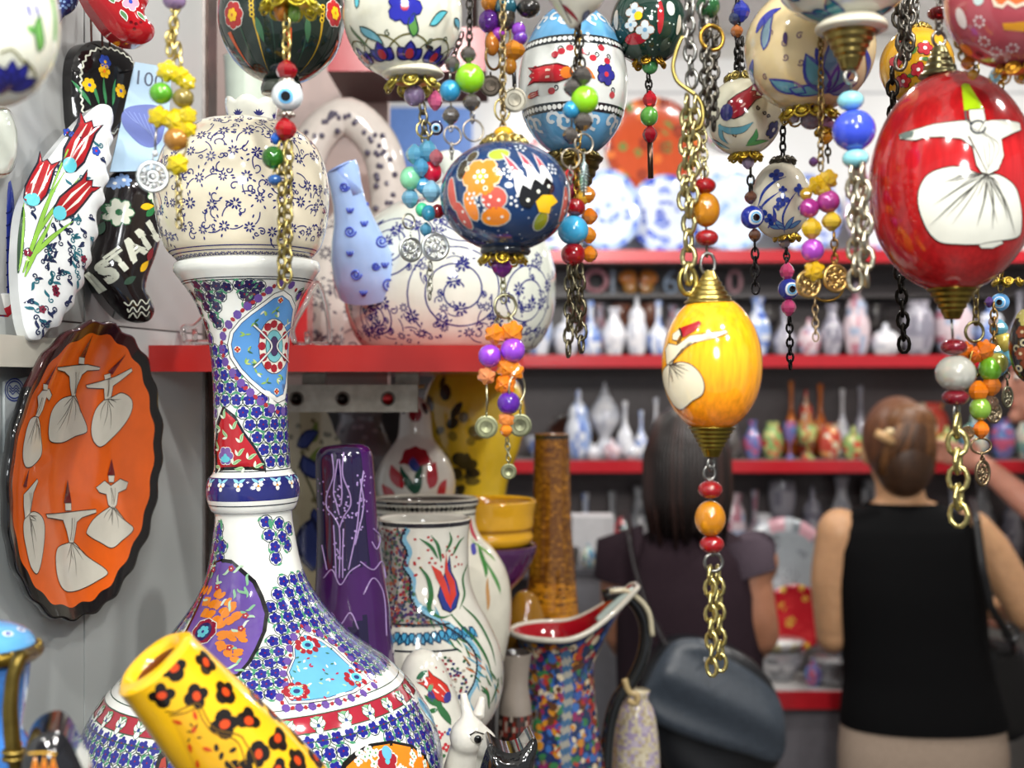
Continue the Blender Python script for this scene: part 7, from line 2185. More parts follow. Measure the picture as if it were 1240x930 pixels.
# lower back shelf
row([('lantern', 729, 46, 92, WW, .05), ('bowl', 656, 42, 26, WB, .02), ('lidded jar', 694, 40, 84, WB), ('sugar bowl', 676, 26, 22, BB, -.05), ('sugar bowl', 712, 24, 20, WW, -.05), ('bottle', 752, 24, 70, WW), ('bottle', 770, 20, 58, WB), ('bottle', 788, 22, 74, WW), ('sugar bowl', 738, 26, 26, PK, -.05), ('sugar bowl', 762, 26, 24, WW, -.06), ('vase', 806, 22, 58, GB),
     ('vase', 905, 28, 46, PU), ('round pot', 926, 34, 44, GR), ('round pot', 937, 26, 30, RD, .1), ('goblet', 950, 20, 44, PU), ('goblet', 976, 26, 40, GR), ('round pot', 1000, 34, 42, RD), ('sugar bowl', 1030, 30, 40, GR), ('bottle', 1020, 18, 82, WW, .12), ('bottle', 1042, 18, 86, GY_, .12), ('bottle', 950, 24, 92, OG, .12), ('bottle', 990, 24, 88, OG, .13),
     ('lidded jar', 968, 30, 82, RD, .09), ('round pot', 1128, 44, 66, RD, .08), ('sugar bowl', 1140, 34, 40, GR), ('sugar bowl', 1176, 40, 54, GB), ('round pot', 1206, 40, 48, PU), ('vase', 1240, 38, 60, GB), ('lidded jar', 885, 28, 56, DG)], Yw - .02, zC, 'lower back shelf', 'ceramics on the lower back shelf')
# plates and plaques
def plate_up(px, py, r, Y, col, rim, spots, label, ry=None, lean=.18, name='plate', group=None, z=None):
    k = Y / F
    ey = Vector((0, math.sin(lean), math.cos(lean)))
    c = W(px, py, Y)
    if z is not None:
        c.z = z + .001 + (ry or r) * k * math.cos(lean) + .012 * math.sin(lean)
    D_ = Disc(c, (1, 0, 0), ey, lambda x, y: .012 * np.clip(np.hypot(x, y) / (r * k), 0, 1.1) ** 3)
    rows = []
    for f in (.02, .3, .6, .75, .82, .9, 1.0):
        th = np.linspace(0, 2 * PI, 40, endpoint=False)
        rows.append(D_.pos(np.cos(th) * r * k * f, np.sin(th) * (ry or r) * k * f))
    for f in (1.0, .7, .02):
        rows.append(D_.pos(np.cos(th) * r * k * f, np.sin(th) * (ry or r) * k * f, -.010))
    D_.mb.grid(np.array(rows), lambda i, j: col if i < 4 else (rim if (j // 2) % 2 or len(spots) == 0 else spots[j % len(spots)]), True, (True, True))
    for i in range(16 if spots else 0):
        a = random.uniform(0, 6.3); d = random.uniform(.1, .72) * r * k
        D_.flower((d * math.cos(a), d * math.sin(a) * (ry or r) / r), r * k * random.uniform(.09, .17), 5, random.choice(spots), col, 1)
    o = D_.mb.build(name, 'glaze', None, tuple(c))
    return tag(o, label, 'plate', group)
PL = 'plates leaning on the upper back shelf'
plate_up(790, 176, 58, 4.05, H('c2502a'), H('a8401f'), [H('e07a3a'), H('6a8a4a'), H('8a3a2a')], 'large orange-brown plate hung on the white back panel', None, .03, 'wall_plate')
plate_up(676, 250, 44, 3.92, H('dfe3e6'), H('c8d4d8'), [H('d8703a'), H('6aa89a'), H('4a5ac0')], 'white plate with orange and teal flowers on the upper back shelf', None, .2, 'plate', PL, zA)
plate_up(735, 250, 40, 3.88, H('cfdaee'), H('a8bce0'), [H('8fa6d8'), H('5f78c8')], 'pale blue oval plate on the upper back shelf', 52, .2, 'plate', PL, zA)
plate_up(806, 250, 46, 3.95, H('d6dff0'), H('b4c4e8'), [H('3f56c0'), H('6a80d0')], 'white plate with bold blue flowers on the upper back shelf', 50, .2, 'plate', PL, zA)
plate_up(884, 250, 44, 3.90, H('d0dcee'), H('b8c8e6'), [H('8fb0dc'), H('b8d0ea')], 'ice blue plate on the upper back shelf behind the amber beads', 52, .2, 'plate', PL, zA)
plate_up(975, 252, 44, 3.92, H('dde2ee'), H('c0cae6'), [H('7a8cc8')], 'white plate with sparse blue flowers on the upper back shelf', 50, .2, 'plate', PL, zA)
plate_up(1064, 250, 42, 3.90, H('dcdce6'), H('c8bccc'), [H('b87a9a'), H('8a9ac8')], 'white plate with mauve flowers on the upper back shelf', 50, .2, 'plate', PL, zA)
plate_up(664, 196, 34, 4.04, H('dcc0c4'), H('d8a0a8'), [H('c86a70')], 'pink plate hung on the white back panel', None, .03, 'wall_plate')
plate_up(885, 150, 34, 4.05, H('e6e4e4'), H('d8c8cc'), [H('d08a9a'), H('7aa86a')], 'white plate with pink flowers hung on the white back panel', None, .03, 'wall_plate')
single(MB().box((W(455, 0, 4.05).x, 4.05, W(0, 204, 4.05).z), (W(572, 0, 4.05).x, 4.0745, W(0, 130, 4.05).z), H('5f86cc')), 'wall_panel_picture', 'plain blue panel hung on the white back panel beyond the teapot', 'panel', 'satin')
plate_up(702, 482, 40, 4.02, H('4a2c22'), H('3a221c'), [], 'dark brown round tray behind the white lantern', 26, .03, 'tray', None, zC)
# small plaques on the half shelf: numerals, butterfly, rings
def plaque(txt, px, py, size, col, label, Y=3.96):
    v, f = text_polys(txt, size * Y / F)
    m = MB(); c = W(px, py, Y)
    c.z = mz + .0008 - float(v[:, 1].min())
    a = np.stack([v[:, 0] + c.x, np.full(len(v), Y), v[:, 1] + c.z], 1); b = a + (0, .02, 0)
    m.add(a, f, col, False); m.add(b, [tuple(reversed(q)) for q in f], col, False)
    from collections import Counter
    ed = Counter()
    for q in f:
        for i in range(len(q)):
            ed[tuple(sorted((q[i], q[(i + 1) % len(q)])))] += 1
    e1 = [e for e, n in ed.items() if n == 1]; n = len(v)
    m.add(np.concatenate([a, b]), [(i, j, n + j, n + i) for i, j in e1], col, False)
    return single(m, 'numeral_plaque', label, 'plaque', 'glaze')
plaque('6', 812, 330, 43, H('9ab0cc'), 'pale blue numeral six on the half shelf beside the butterfly')
plaque('0', 890, 330, 43, H('d8a0a8'), 'pink numeral zero on the half shelf above the yellow egg')
plaque('I', 742, 330, 43, H('b4c0d4'), 'grey blue letter I on the half shelf beside the butterfly')
m = MB(); c = W(773, 0, 3.96); c.z = mz + .001 + .0385
for sg in (-1, 1):
    m.ell(c + Vector((sg * .030, 0, .013)), (.034, .008, .025), H('e08a3a'), 14, 8); m.ell(c + Vector((sg * .024, 0, -.018)), (.026, .008, .0195), H('e0a04a'), 14, 8)
m.tube([c + Vector((0, -.004, -.037)), c + Vector((0, -.004, .035))], .007, H('4a3028'), 8)
single(m, 'butterfly_plaque', 'orange ceramic butterfly standing on the half shelf', 'plaque')
m = MB(); c = W(722, 0, 3.96); c.z = mz + .001 + .042
m.torus(c, .033, .0085, H('d8909c'), (0, 1, 0), 28, 8); single(m, 'ring_plaque', 'pink ceramic ring standing on the half shelf', 'plaque')
# lower zone
m = MB().box((W(693, 0, 3.22).x, 3.22, gz + .0012), (W(744, 0, 3.22).x, 3.32, W(0, 626, 3.22).z), H('d4d4d6')); single(m, 'white_box', 'plain white box on the grey cabinet', 'box', 'satin')
random.seed(5)
row([('teacup', 668, 22, 30, PU), ('teacup', 690, 22, 22, DG), ('sugar bowl', 706, 22, 28, GB), ('teacup', 724, 22, 26, RD), ('sugar bowl', 744, 24, 30, WW), ('teacup', 764, 20, 24, PU), ('sugar bowl', 782, 20, 30, GB)], 3.15, gz, 'grey cabinet', 'cups on the grey cabinet')
rdl = ware('lantern', 752, 3.28, gz, 26, 58, [H('2a2426'), H('b02830')], 'small black and red lantern beside the white box', None, .3)
cz = CTZ
def on_counter(kind, px, Y, w, h, pal, label, g=None, d=.45): return ware(kind, px, Y, cz, w, h, pal, label, g, d)
plate_up(950, 668, 66, 3.655, H('9fa6ac'), H('c89aa4'), [H('b8bec4'), H('d0d4d8'), H('7f868c')], 'large silvery plate with a pink rim standing on the shop counter', 90, .06, 'plate', None, cz)
plate_up(876, 690, 40, 3.735, H('8f8a90'), H('b0a8ac'), [H('c86a70'), H('d0d4d8')], 'grey patterned plate beside the large silvery plate', 60, .05, 'plate', None, cz)
plate_up(1012, 720, 38, 3.735, H('4a4a50'), H('6a6a70'), [H('8a8a90')], 'dark grey plate standing behind the stacked black plates', 60, .05, 'plate', None, cz)
def stack_plate(px, Y, z, r, col, rim, label, g):
    k = Y / F
    L = Lathe([(.3 * r * k, 0), (.6 * r * k, .003), (.95 * r * k, .010), (r * k, .0125)], (W(px, 0, Y).x, Y, z), None, n=12)
    L.body(lambda t, s: rim if s > L.S[-1] * .86 else col, 32, (True, True))
    return tag(L.mb.build('stacked_plate', 'glaze', None, tuple(L.o)), label, 'plate', g)
for i in range(5):
    stack_plate(1012, 3.46, cz + .001 + i * .0132, 34, H('26262a'), H('c9c9cc'), '%s white-rimmed black plate from the bottom of the counter stack' % ORD[i], 'stacked black plates')
bd = on_counter('bowl', 944, 3.50, 62, 34, SV, 'silvery bowl on the shop counter under the white and yellow dish')
zz = cz + .001 + 34 * 3.5 / F
L = Lathe([(.02, 0), (.05, .003), (.066, .02), (.07, .028)], (W(944, 0, 3.5).x, 3.5, zz + .002), None, n=14); L.body(lambda t, s: H('d8cfa0') if int(t * 5) % 3 else H('e6e6e4'), 40, (True, True)); single(L, 'dish', 'white and yellow dish resting on the silvery bowl', 'dish')
rp_ = plate_up(962, 752, 40, 3.585, H('b8202c'), H('a81824'), [H('d8b04a'), H('c83038')], 'red and gold plate propped behind the white and yellow dish', None, .1, 'plate', None, cz + .06)
single(MB().box((W(930, 0, 3.56).x, 3.575, cz + .001), (W(1000, 0, 3.56).x, 3.628, cz + .0595), H('6f6c6a')), 'plate_riser', 'grey riser block under the red and gold plate', 'riser', 'satin')
on_counter('sugar bowl', 985, 3.42, 22, 34, PU, 'violet sugar bowl near the large silvery plate on the counter')
on_counter('lidded jar', 1120, 3.6, 40, 90, GB, 'teal lidded jar on the shop counter hidden partly by the woman in black')
# a thin tier below the lowest red edge, crowded with glass and metal
tz = W(0, 694, 3.82).z
MB().box((bx0, 3.80, tz - .012), (bx1, 4.072, tz), H('58525a')).build('tier_board', 'satin', unit)
random.seed(19)
its = []
kinds = ['bowl', 'goblet', 'vase', 'sugar bowl', 'lidded jar', 'bottle', 'round pot', 'lantern']
pals = [SV, WW, GY_, DG, PU, GB, RD, WB, PK]
px = 662
while px < 1236:
    kd = random.choice(kinds); w = random.uniform(24, 42); h = random.uniform(36, 92) if kd not in ('bowl', 'sugar bowl') else random.uniform(24, 40)
    its.append((kd, px, w, h, random.choice(pals), random.uniform(-.0, .02)))
    px += w * .5 + 21
row(its, 3.88, tz, 'dark tier under the shelves', 'wares on the dark tier')
its = []
px = 676
while px < 1236:
    kd = random.choice(['bottle', 'goblet', 'lidded jar', 'vase']); w = random.uniform(24, 34)
    its.append((kd, px, w, random.uniform(70, 108), random.choice([SV, WW, GY_, WB, PK]), 0))
    px += w * .5 + 20
row(its, 4.01, tz, 'dark tier rear row', 'rear row on the dark tier')
# ------------------------------------------------------------------ people
def V3(*a): return Vector(a)
def rings(m, data, col, seg=24, caps=(True, True), sq=1.0):
    """stack of ellipses: (z, cx, cy, rx, ry)"""
    rows = []
    q = np.array(data, dtype=float)
    t = np.linspace(0, len(q) - 1, (len(q) - 1) * 4 + 1)
    Q = np.stack([np.interp(t, range(len(q)), q[:, i]) for i in range(5)], 1)
    th = np.linspace(0, 2 * PI, seg, endpoint=False)
    for z, cx, cy, rx, ry in Q:
        c, s = np.cos(th), np.sin(th)
        rows.append(np.stack([cx + rx * np.sign(c) * np.abs(c) ** sq, cy + ry * np.sign(s) * np.abs(s) ** sq, np.full(seg, z)], 1))
    m.grid(np.array(rows), col, True, caps)
    return m
def limb(m, pts, rad, col, seg=14):
    p = np.array([tuple(x) for x in pts]); n = (len(p) - 1) * 6 + 1
    d = np.linspace(0, len(p) - 1, n)
    q = np.stack([np.interp(d, range(len(p)), p[:, i]) for i in range(3)], 1)
    for _ in range(2):
        q[1:-1] = (q[:-2] + 2 * q[1:-1] + q[2:]) / 4
    m.tube([Vector(x) for x in q], list(np.interp(d, range(len(p)), rad)), col, seg)
    for x, r in zip(p, rad):
        m.ell(x, r * .98, col, 12, 8)
    return m
def hand(m, w, d, side, col, curl=.3, sc=1.0):
    """w wrist, d direction of the fingers, side: direction of the thumb"""
    d = Vector(d).normalized(); sd = (Vector(side) - d * Vector(side).dot(d)).normalized(); n = d.cross(sd)
    w = Vector(w)
    pc = w + d * .045 * sc
    M = Matrix((sd, d, n)).transposed()
    m.ell(pc, (.038 * sc, .05 * sc, .016 * sc), col, 14, 8, M)
    for i, (o, L) in enumerate(((.028, .07), (.010, .08), (-.010, .074), (-.028, .058))):
        b = pc + d * .036 * sc + sd * o * sc
        p = [b, b + d * L * .42 * sc - n * curl * .012 * sc, b + d * L * .74 * sc - n * curl * .034 * sc, b + d * L * .95 * sc - n * curl * .062 * sc]
        m.tube(p, [.0095 * sc, .009 * sc, .0082 * sc, .007 * sc], col, 10)
        m.ell(p[-1], .007 * sc, col, 8, 6)
    b = w + d * .022 * sc + sd * .028 * sc
    p = [b, b + sd * .028 * sc + d * .022 * sc - n * .008 * sc, b + sd * .040 * sc + d * .05 * sc - n * .018 * sc]
    m.tube(p, [.012 * sc, .0105 * sc, .008 * sc], col, 10); m.ell(p[-1], .008 * sc, col, 8, 6)
def head(m, c, f, col, sc=1.0):
    """c centre of the skull, f horizontal facing direction"""
    f = Vector(f).normalized(); s = f.cross(Vector((0, 0, 1))).normalized()
    M = Matrix((s, f, Vector((0, 0, 1)))).transposed()
    c = Vector(c)
    m.ell(c, (.072 * sc, .092 * sc, .105 * sc), col, 24, 16, M)
    m.ell(c + f * .022 * sc - Vector((0, 0, .055 * sc)), (.056 * sc, .068 * sc, .062 * sc), col, 20, 12, M)
    m.tube([c + f * .088 * sc + Vector((0, 0, .012 * sc)), c + f * .104 * sc - Vector((0, 0, .018 * sc)), c + f * .092 * sc - Vector((0, 0, .032 * sc))], [.010 * sc, .014 * sc, .012 * sc], col, 10)
    m.ell(c + f * .084 * sc - Vector((0, 0, .062 * sc)), (.022 * sc, .012 * sc, .009 * sc), col, 12, 8, M)
    m.ell(c + f * .078 * sc - Vector((0, 0, .095 * sc)), (.022 * sc, .02 * sc, .018 * sc), col, 12, 8, M)
    for q in (-1, 1):
        m.ell(c + s * q * .074 * sc - Vector((0, 0, .018 * sc)) - f * .008 * sc, (.010 * sc, .020 * sc, .031 * sc), col, 12, 8, M)
def face(c, f, parent, sc=1.0):
    f = Vector(f).normalized(); s = f.cross(Vector((0, 0, 1))).normalized(); c = Vector(c)
    M = Matrix((s, f, Vector((0, 0, 1)))).transposed()
    for q in (-1, 1):
        m = MB(); e = c + f * .084 * sc + s * q * .032 * sc + Vector((0, 0, .010 * sc))
        m.ell(e, (.013 * sc, .008 * sc, .008 * sc), H('e8e4dc'), 12, 8, M); m.ell(e + f * .005 * sc, (.006 * sc, .005 * sc, .006 * sc), H('2a1c14'), 10, 6, M)
        m.tube([e + s * .016 * sc + Vector((0, 0, .016 * sc)), e + Vector((0, 0, .022 * sc)) + f * .004 * sc, e - s * .016 * sc + Vector((0, 0, .016 * sc))], .003 * sc, H('2a1c14'), 6)
        m.build('eye', 'satin', parent)
    m = MB(); m.ell(c + f * .092 * sc - Vector((0, 0, .062 * sc)), (.022 * sc, .006 * sc, .006 * sc), H('a8504a'), 12, 6, M); m.build('lips', 'satin', parent)
def legs(m, cx, cy, z, col, w=.085, foot=(0, 1, 0)):
    for q in (-1, 1):
        limb(m, [(cx + q * w, cy, z), (cx + q * w * 1.0, cy + .01, z * .54), (cx + q * w * .95, cy, .09)], [.088, .058, .04], col)
        m.ell(Vector((cx + q * w * .95, cy, .045)) + Vector(foot) * .06, (.045 + abs(foot[0]) * .07, .045 + abs(foot[1]) * .07, .042), col, 14, 8)
def shoes(cx, cy, parent, w=.085, foot=(0, 1, 0), col=H('26221f')):
    for q in (-1, 1):
        MB().ell(Vector((cx + q * w * .95, cy, .047)) + Vector(foot) * .06, (.052 + abs(foot[0]) * .078, .052 + abs(foot[1]) * .078, .0465), col, 16, 10).build('shoe', 'leather', parent)
SK1 = H('c99a72'); SK2 = H('a87256'); SK3 = H('b8806c')
# woman in the black sleeveless top
PY = 3.08
P2 = thing('person', 'person from behind in a black sleeveless top and beige trousers, hair clipped up', 'person', (1.0, PY, 0))
m = MB()
hx = W(1086, 0, PY).x
head(m, (hx, PY + .01, 1.497), (.12, 1, 0), SK1, 1.02)
limb(m, [(hx, PY, 1.44), (.972, PY, 1.33)], [.056, .062], SK1)
rings(m, [(.70, 1.02, PY, .19, .115), (.80, 1.02, PY, .192, .115), (.92, 1.01, PY, .172, .10), (1.02, 1.0, PY, .165, .095), (1.14, .988, PY, .17, .10), (1.25, .982, PY, .172, .092), (1.30, .98, PY, .165, .08), (1.335, .977, PY, .12, .062), (1.36, .972, PY, .07, .05)], SK1)
legs(m, 1.02, PY, .80, SK1, .095)
xl, xr = W(1010, 0, PY).x, W(1180, 0, PY).x
limb(m, [(xl + .015, PY, 1.285), (W(1006, 0, PY).x, PY + .01, 1.16), (W(1013, 0, PY).x, PY + .03, 1.02), (W(1026, 0, PY).x, PY + .15, .985), (W(1040, 0, PY).x, PY + .215, .985)], [.058, .050, .044, .038, .028], SK1)
hand(m, (W(1040, 0, PY).x, PY + .205, .985), (.3, 1, .1), (.2, 0, 1), SK1, .8, .95)
er = W(1243, 742, PY)
limb(m, [(xr - .012, PY, 1.285), W(1200, 668, PY), W(1224, 708, PY), er, W(1226, 744, PY + .10), W(1206, 738, PY + .15)], [.056, .052, .049, .046, .038, .028], SK1)
hand(m, W(1208, 738, PY + .15), (-.75, .2, .10), (0, .2, 1), SK1, .9, .9)
fuse(m, 'body', 'skin', .0075, P2, SK1, 3)
face((hx, PY + .01, 1.497), (.12, 1, 0), P2, 1.02)
m = MB()
BK = (.0025, .0025, .003)
rings(m, [(.805, 1.024, PY, .206, .130), (.83, 1.022, PY, .204, .128), (.92, 1.012, PY, .186, .115), (1.02, 1.0, PY, .181, .110), (1.14, .988, PY, .186, .112), (1.24, .982, PY, .190, .103), (1.29, .978, PY, .182, .094), (1.325, .975, PY, .154, .080), (1.352, .972, PY, .092, .068)], BK, 40, (False, False), .92)
m.tube([(.972 + .092 * math.cos(t), PY + .068 * math.sin(t), 1.352) for t in np.linspace(0, 2 * PI, 30, endpoint=False)], .004, BK, 8, True)
m.build('sleeveless_top', 'cloth', P2)
m = MB(); BG = H('b09c8b')
rings(m, [(.60, 1.02, PY, .205, .128), (.74, 1.022, PY, .208, .13), (.82, 1.02, PY, .199, .123)], BG, 40, (False, True), .9)
for q in (-1, 1):
    rings(m, [(.10, 1.02 + q * .098, PY, .075, .075), (.35, 1.02 + q * .098, PY, .085, .09), (.62, 1.02 + q * .098, PY, .104, .122)], BG, 28)
m.build('trousers', 'cloth', P2)
shoes(1.02, PY, P2, .095)
m = MB(); HR = H('643c22')
m.ell((hx, PY - .008, 1.512), (.086, .098, .108), HR, 28, 18); m.ell((hx + .004, PY - .045, 1.47), (.074, .07, .10), H('3f2818'), 24, 14)
m.ell((hx + .012, PY - .07, 1.555), (.062, .045, .05), H('6a4426'), 20, 12)
for i in range(22):
    a = -1.0 + i * .095
    m.tube([(hx + .078 * math.sin(a), PY - .045 - .04 * math.cos(a), 1.43), (hx + .075 * math.sin(a), PY - .07 - .035 * math.cos(a), 1.49), (hx + .012 + .05 * math.sin(a), PY - .085 - .03 * math.cos(a), 1.545), (hx + .012, PY - .09, 1.585)], [.006, .008, .008, .003], random.choice([H('4a2e1a'), H('6a4426'), H('7a5230'), H('3f2818')]), 6)
m.build('hair', 'hair', P2)
c = W(1072, 530, PY - .13); m = MB()
m.tube([c + V3(-.022, 0, .012), c, c + V3(.020, 0, -.014)], [.010, .012, .008], H('c8a070'), 10); m.ell(c + V3(.010, -.002, .014), (.012, .006, .009), H('e2c89a'), 10, 6)
m.build('hair_clip', 'plastic', P2)
# her black bag with a studded strap
bg = thing('handbag', 'black handbag with a studded strap hanging beside the woman in the black top', 'bag', W(1226, 840, PY + .16))
D_ = Disc(W(1222, 826, PY + .19), (1, .4, 0), (0, 0, 1))
slab(D_, [(1188, 785), (1206, 776), (1230, 780), (1246, 800), (1251, 850), (1242, 886), (1222, 898), (1200, 888), (1186, 840)], .05, H('101012'), .03, .04, .012, 60)
D_.mb.build('body', 'leather', bg)
m = MB(); sp = [W(1176, 603, PY + .01), W(1182, 628, PY - .112), W(1190, 690, PY - .134), W(1200, 735, PY - .126), W(1228, 780, PY - .04), W(1228, 792, PY + .15)]
m.tube([Vector([float(np.interp(t, range(6), [p[i] for p in sp])) for i in range(3)]) for t in np.linspace(0, 5, 26)], [(.010, .004)] * 26, H('141416'), 8)
m.build('strap', 'leather', bg)
for py, y_ in ((670, -.122), (681, -.123), (706, -.118), (722, -.110)):
    MB().ell(W(1188 + (py - 670) * .14, py, PY + y_), .005, H('b8b4ac'), 8, 6).build('stud', 'metal', bg)
m = MB().torus(W(1224, 766, PY - .055), .018, .005, H('5a5a5c'), (0, 1, 0), 20, 8); m.build('ring', 'metal', bg)

# long-haired person with the dark top
QY = 2.68
P1 = thing('person', 'person with long dark hair and a dark plum short-sleeved top, back turned', 'person', (.38, QY, 0))
hx1 = W(828, 0, QY).x
m = MB()
fd = (-.35, 1, 0)
head(m, (hx1, QY, 1.490), fd, SK2, 1.0)
limb(m, [(hx1, QY, 1.43), (hx1 + .005, QY, 1.31)], [.055, .06], SK2)
cx1 = W(835, 0, QY).x
rings(m, [(.72, cx1, QY, .165, .105), (.84, cx1, QY, .16, .10), (.96, cx1, QY, .14, .09), (1.1, cx1, QY, .145, .095), (1.2, cx1, QY, .155, .09), (1.28, cx1, QY, .15, .075), (1.315, cx1, QY, .10, .06), (1.335, cx1, QY, .06, .05)], SK2)
legs(m, cx1, QY, .80, SK2, .085)
limb(m, [(cx1 + .142, QY, 1.265), W(906, 690, QY - .02), W(916, 745, QY - .03), W(921, 768, QY - .02), W(905, 790, QY + .10), W(880, 800, QY + .15)], [.053, .048, .044, .042, .036, .027], SK2)
hand(m, W(884, 800, QY + .15), (-1, .25, -.1), (0, 0, 1), SK2, .9, .95)
limb(m, [(cx1 - .142, QY, 1.265), W(752, 700, QY), W(752, 765, QY + .03), W(772, 800, QY + .14), W(790, 812, QY + .18)], [.053, .047, .042, .036, .027], SK2)
hand(m, W(787, 810, QY + .175), (.8, .5, -.1), (0, 0, 1), SK2, .9, .95)
fuse(m, 'body', 'skin', .0075, P1, SK2, 3)
face((hx1, QY, 1.490), fd, P1)
m = MB(); PLUM = H('2e2128')
rings(m, [(.78, cx1, QY, .178, .120), (.86, cx1, QY, .174, .114), (.96, cx1, QY, .156, .105), (1.1, cx1, QY, .160, .108), (1.2, cx1, QY, .168, .102), (1.275, cx1, QY, .158, .088), (1.315, cx1, QY, .115, .072), (1.34, cx1, QY, .074, .062)], PLUM, 36, (False, False))
m.build('short_sleeved_top', 'cloth', P1)
for q, pts in ((1, [(cx1 + .12, QY, 1.275), tuple(W(897, 668, QY - .01)), tuple(W(908, 700, QY - .022))]), (-1, [(cx1 - .12, QY, 1.275), tuple(W(757, 672, QY)), tuple(W(752, 704, QY))])):
    MB().tube([Vector(p) for p in pts], [.074, .070, .060], H('4a3f48') if q > 0 else PLUM, 18, caps=False).build('sleeve', 'cloth', P1)
m = MB(); TR = H('1c1c22')
rings(m, [(.62, cx1, QY, .172, .112), (.74, cx1, QY, .175, .114), (.80, cx1, QY, .171, .112)], TR, 32, (False, True))
for q in (-1, 1):
    rings(m, [(.10, cx1 + q * .086, QY, .066, .066), (.36, cx1 + q * .086, QY, .074, .08), (.64, cx1 + q * .086, QY, .092, .108)], TR, 24)
m.build('trousers', 'cloth', P1)
shoes(cx1, QY, P1)
m = MB(); HD = H('1d1311')
m.ell((hx1 + .004, QY - .006, 1.508), (.084, .098, .100), HD, 26, 16)
rings(m, [(1.335, hx1 + .006, QY - .05, .068, .042), (1.40, hx1 + .006, QY - .05, .086, .062), (1.47, hx1 + .004, QY - .035, .09, .078), (1.54, hx1 + .004, QY - .02, .08, .08)], HD, 26)
for i in range(30):
    a = -1.35 + i * .093
    m.tube([(hx1 + .06 * math.sin(a), QY - .03 - .05 * math.cos(a), 1.585), (hx1 + .087 * math.sin(a), QY - .035 - .07 * math.cos(a), 1.50), (hx1 + .090 * math.sin(a), QY - .045 - .062 * math.cos(a), 1.41), (hx1 + .070 * math.sin(a) + random.uniform(-.01, .01), QY - .05 - .04 * math.cos(a), 1.325 + random.uniform(-.02, .02))], [.004, .010, .010, .004], random.choice([HD, H('2e1c18'), H('3a2420'), H('160e0d')]), 6)
m.build('hair', 'hair', P1)
# the big slouchy bag
SB = thing('shoulder_bag', 'large slouchy dark grey leather shoulder bag on the back of the long-haired person', 'bag', W(868, 930, QY - .2))
D_ = Disc(W(868, 855, QY - .20), (1, 0, 0), (0, 0, 1))
slab(D_, [(797, 790), (812, 777), (836, 774), (858, 778), (890, 788), (924, 812), (944, 848), (950, 886), (942, 926), (905, 955), (850, 960), (808, 934), (789, 892), (778, 852), (784, 812)], .05, H('191b1f'), .040, .06, .010, 90, None, True, lambda x, y: .86 + .13 * math.sin(15 * x + 30 * y + 1.2) + .05 * math.sin(40 * x - 12 * y))
D_.mb.build('body', 'leather', SB)
D_ = Disc(W(868, 855, QY - .245), (1, 0, 0), (0, .10, 1))
slab(D_, [(780, 838), (798, 800), (820, 776), (856, 776), (880, 796), (915, 818), (944, 848), (952, 898), (942, 922), (900, 912), (850, 898), (800, 878), (781, 858)], .012, H('3d454f'), .022, .03, .010, 90, None, True, lambda x, y: .7 + .3 * math.sin(24 * x + 52 * y + .6))
D_.mb.build('flap', 'leather', SB)
m = MB(); sp = [W(812, 790, QY - .19), W(786, 740, QY - .165), W(770, 690, QY - .14), W(763, 655, QY - .125), W(761, 622, QY + .0)]
m.tube([Vector([float(np.interp(t, range(5), [p[i] for p in sp])) for i in range(3)]) for t in np.linspace(0, 4, 20)], [(.009, .004)] * 20, H('1c1519'), 8)
m.build('strap', 'leather', SB)
MB().ell(W(855, 800, QY - .272), .006, H('d8d8d4'), 8, 6).build('stud', 'metal', SB)

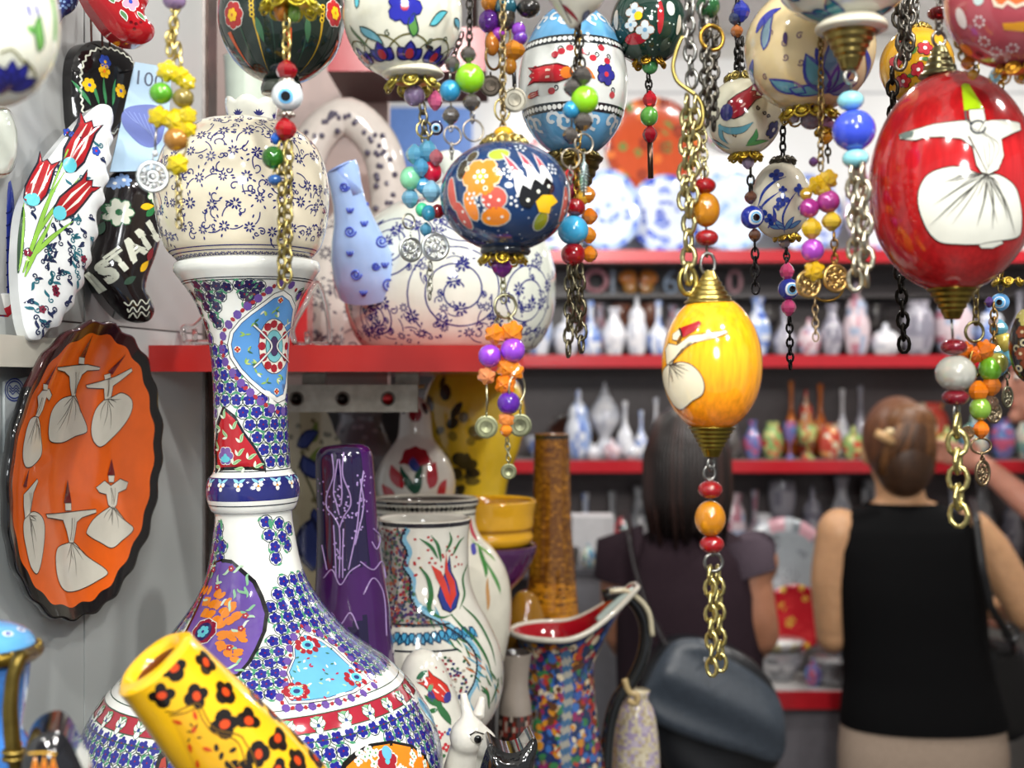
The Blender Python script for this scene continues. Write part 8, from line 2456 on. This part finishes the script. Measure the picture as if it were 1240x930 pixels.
# the third person, mostly outside the view, reaching for a pot
RY = 3.40
P3 = thing('person', 'person in profile at the edge, bare arm reaching towards the lower back shelf', 'person', (1.55, RY, 0))
hx3 = W(1268, 0, RY).x
m = MB()
head(m, (hx3, RY, W(0, 474, RY).z + .03), (-1, .12, 0), SK3, 1.05)
hz3 = W(0, 474, RY).z + .03
limb(m, [(hx3 + .015, RY, hz3 - .06), (hx3 + .05, RY, hz3 - .2)], [.056, .062], SK3)
cx3 = hx3 + .12
rings(m, [(.80, cx3, RY, .11, .17), (.95, cx3, RY, .105, .155), (1.15, cx3, RY, .11, .17), (1.32, cx3, RY, .10, .18), (1.40, cx3, RY, .085, .16), (1.45, cx3, RY, .06, .08)], SK3)
legs(m, cx3, RY, .88, SK3, .07, (-1, 0, 0))
limb(m, [(cx3 - .01, RY - .17, 1.375), (W(1268, 0, RY).x, RY - .12, W(0, 640, RY).z), W(1240, 606, RY), W(1200, 572, RY + .14), W(1186, 560, RY + .18)], [.056, .048, .040, .032, .027], SK3)
hand(m, W(1190, 562, RY + .17), (-.8, .45, .32), (-.3, 0, 1), SK3, .9, 1.0)
limb(m, [(cx3 + .02, RY + .16, 1.375), (cx3 + .04, RY + .2, 1.12), (cx3 - .06, RY + .2, .95), (cx3 - .14, RY + .18, .97)], [.056, .046, .038, .028], SK3)
hand(m, (cx3 - .135, RY + .18, .97), (-1, 0, .1), (0, 0, 1), SK3, .8, 1.0)
fuse(m, 'body', 'skin', .0075, P3, SK3, 3)
face((hx3, RY, hz3), (-1, .12, 0), P3, 1.05)
m = MB()
rings(m, [(.82, cx3, RY, .126, .186), (.95, cx3, RY, .120, .172), (1.15, cx3, RY, .124, .186), (1.32, cx3, RY, .114, .196), (1.40, cx3, RY, .098, .17), (1.455, cx3, RY, .07, .09)], H('b4b0b8'), 32, (False, False))
m.build('shirt', 'cloth', P3)
m = MB(); rings(m, [(.66, cx3, RY, .124, .176), (.86, cx3, RY, .12, .178)], H('2c3450'), 28)
for q in (-1, 1):
    rings(m, [(.10, cx3 + q * .07, RY, .064, .075), (.4, cx3 + q * .07, RY, .074, .09), (.68, cx3 + q * .066, RY, .085, .13)], H('2c3450'), 24)
m.build('trousers', 'cloth', P3)
shoes(cx3, RY, P3, .07, (-1, 0, 0))
m = MB(); m.ell((hx3 + .022, RY, hz3 + .026), (.092, .086, .098), H('2a1c16'), 24, 14); m.build('hair', 'hair', P3)
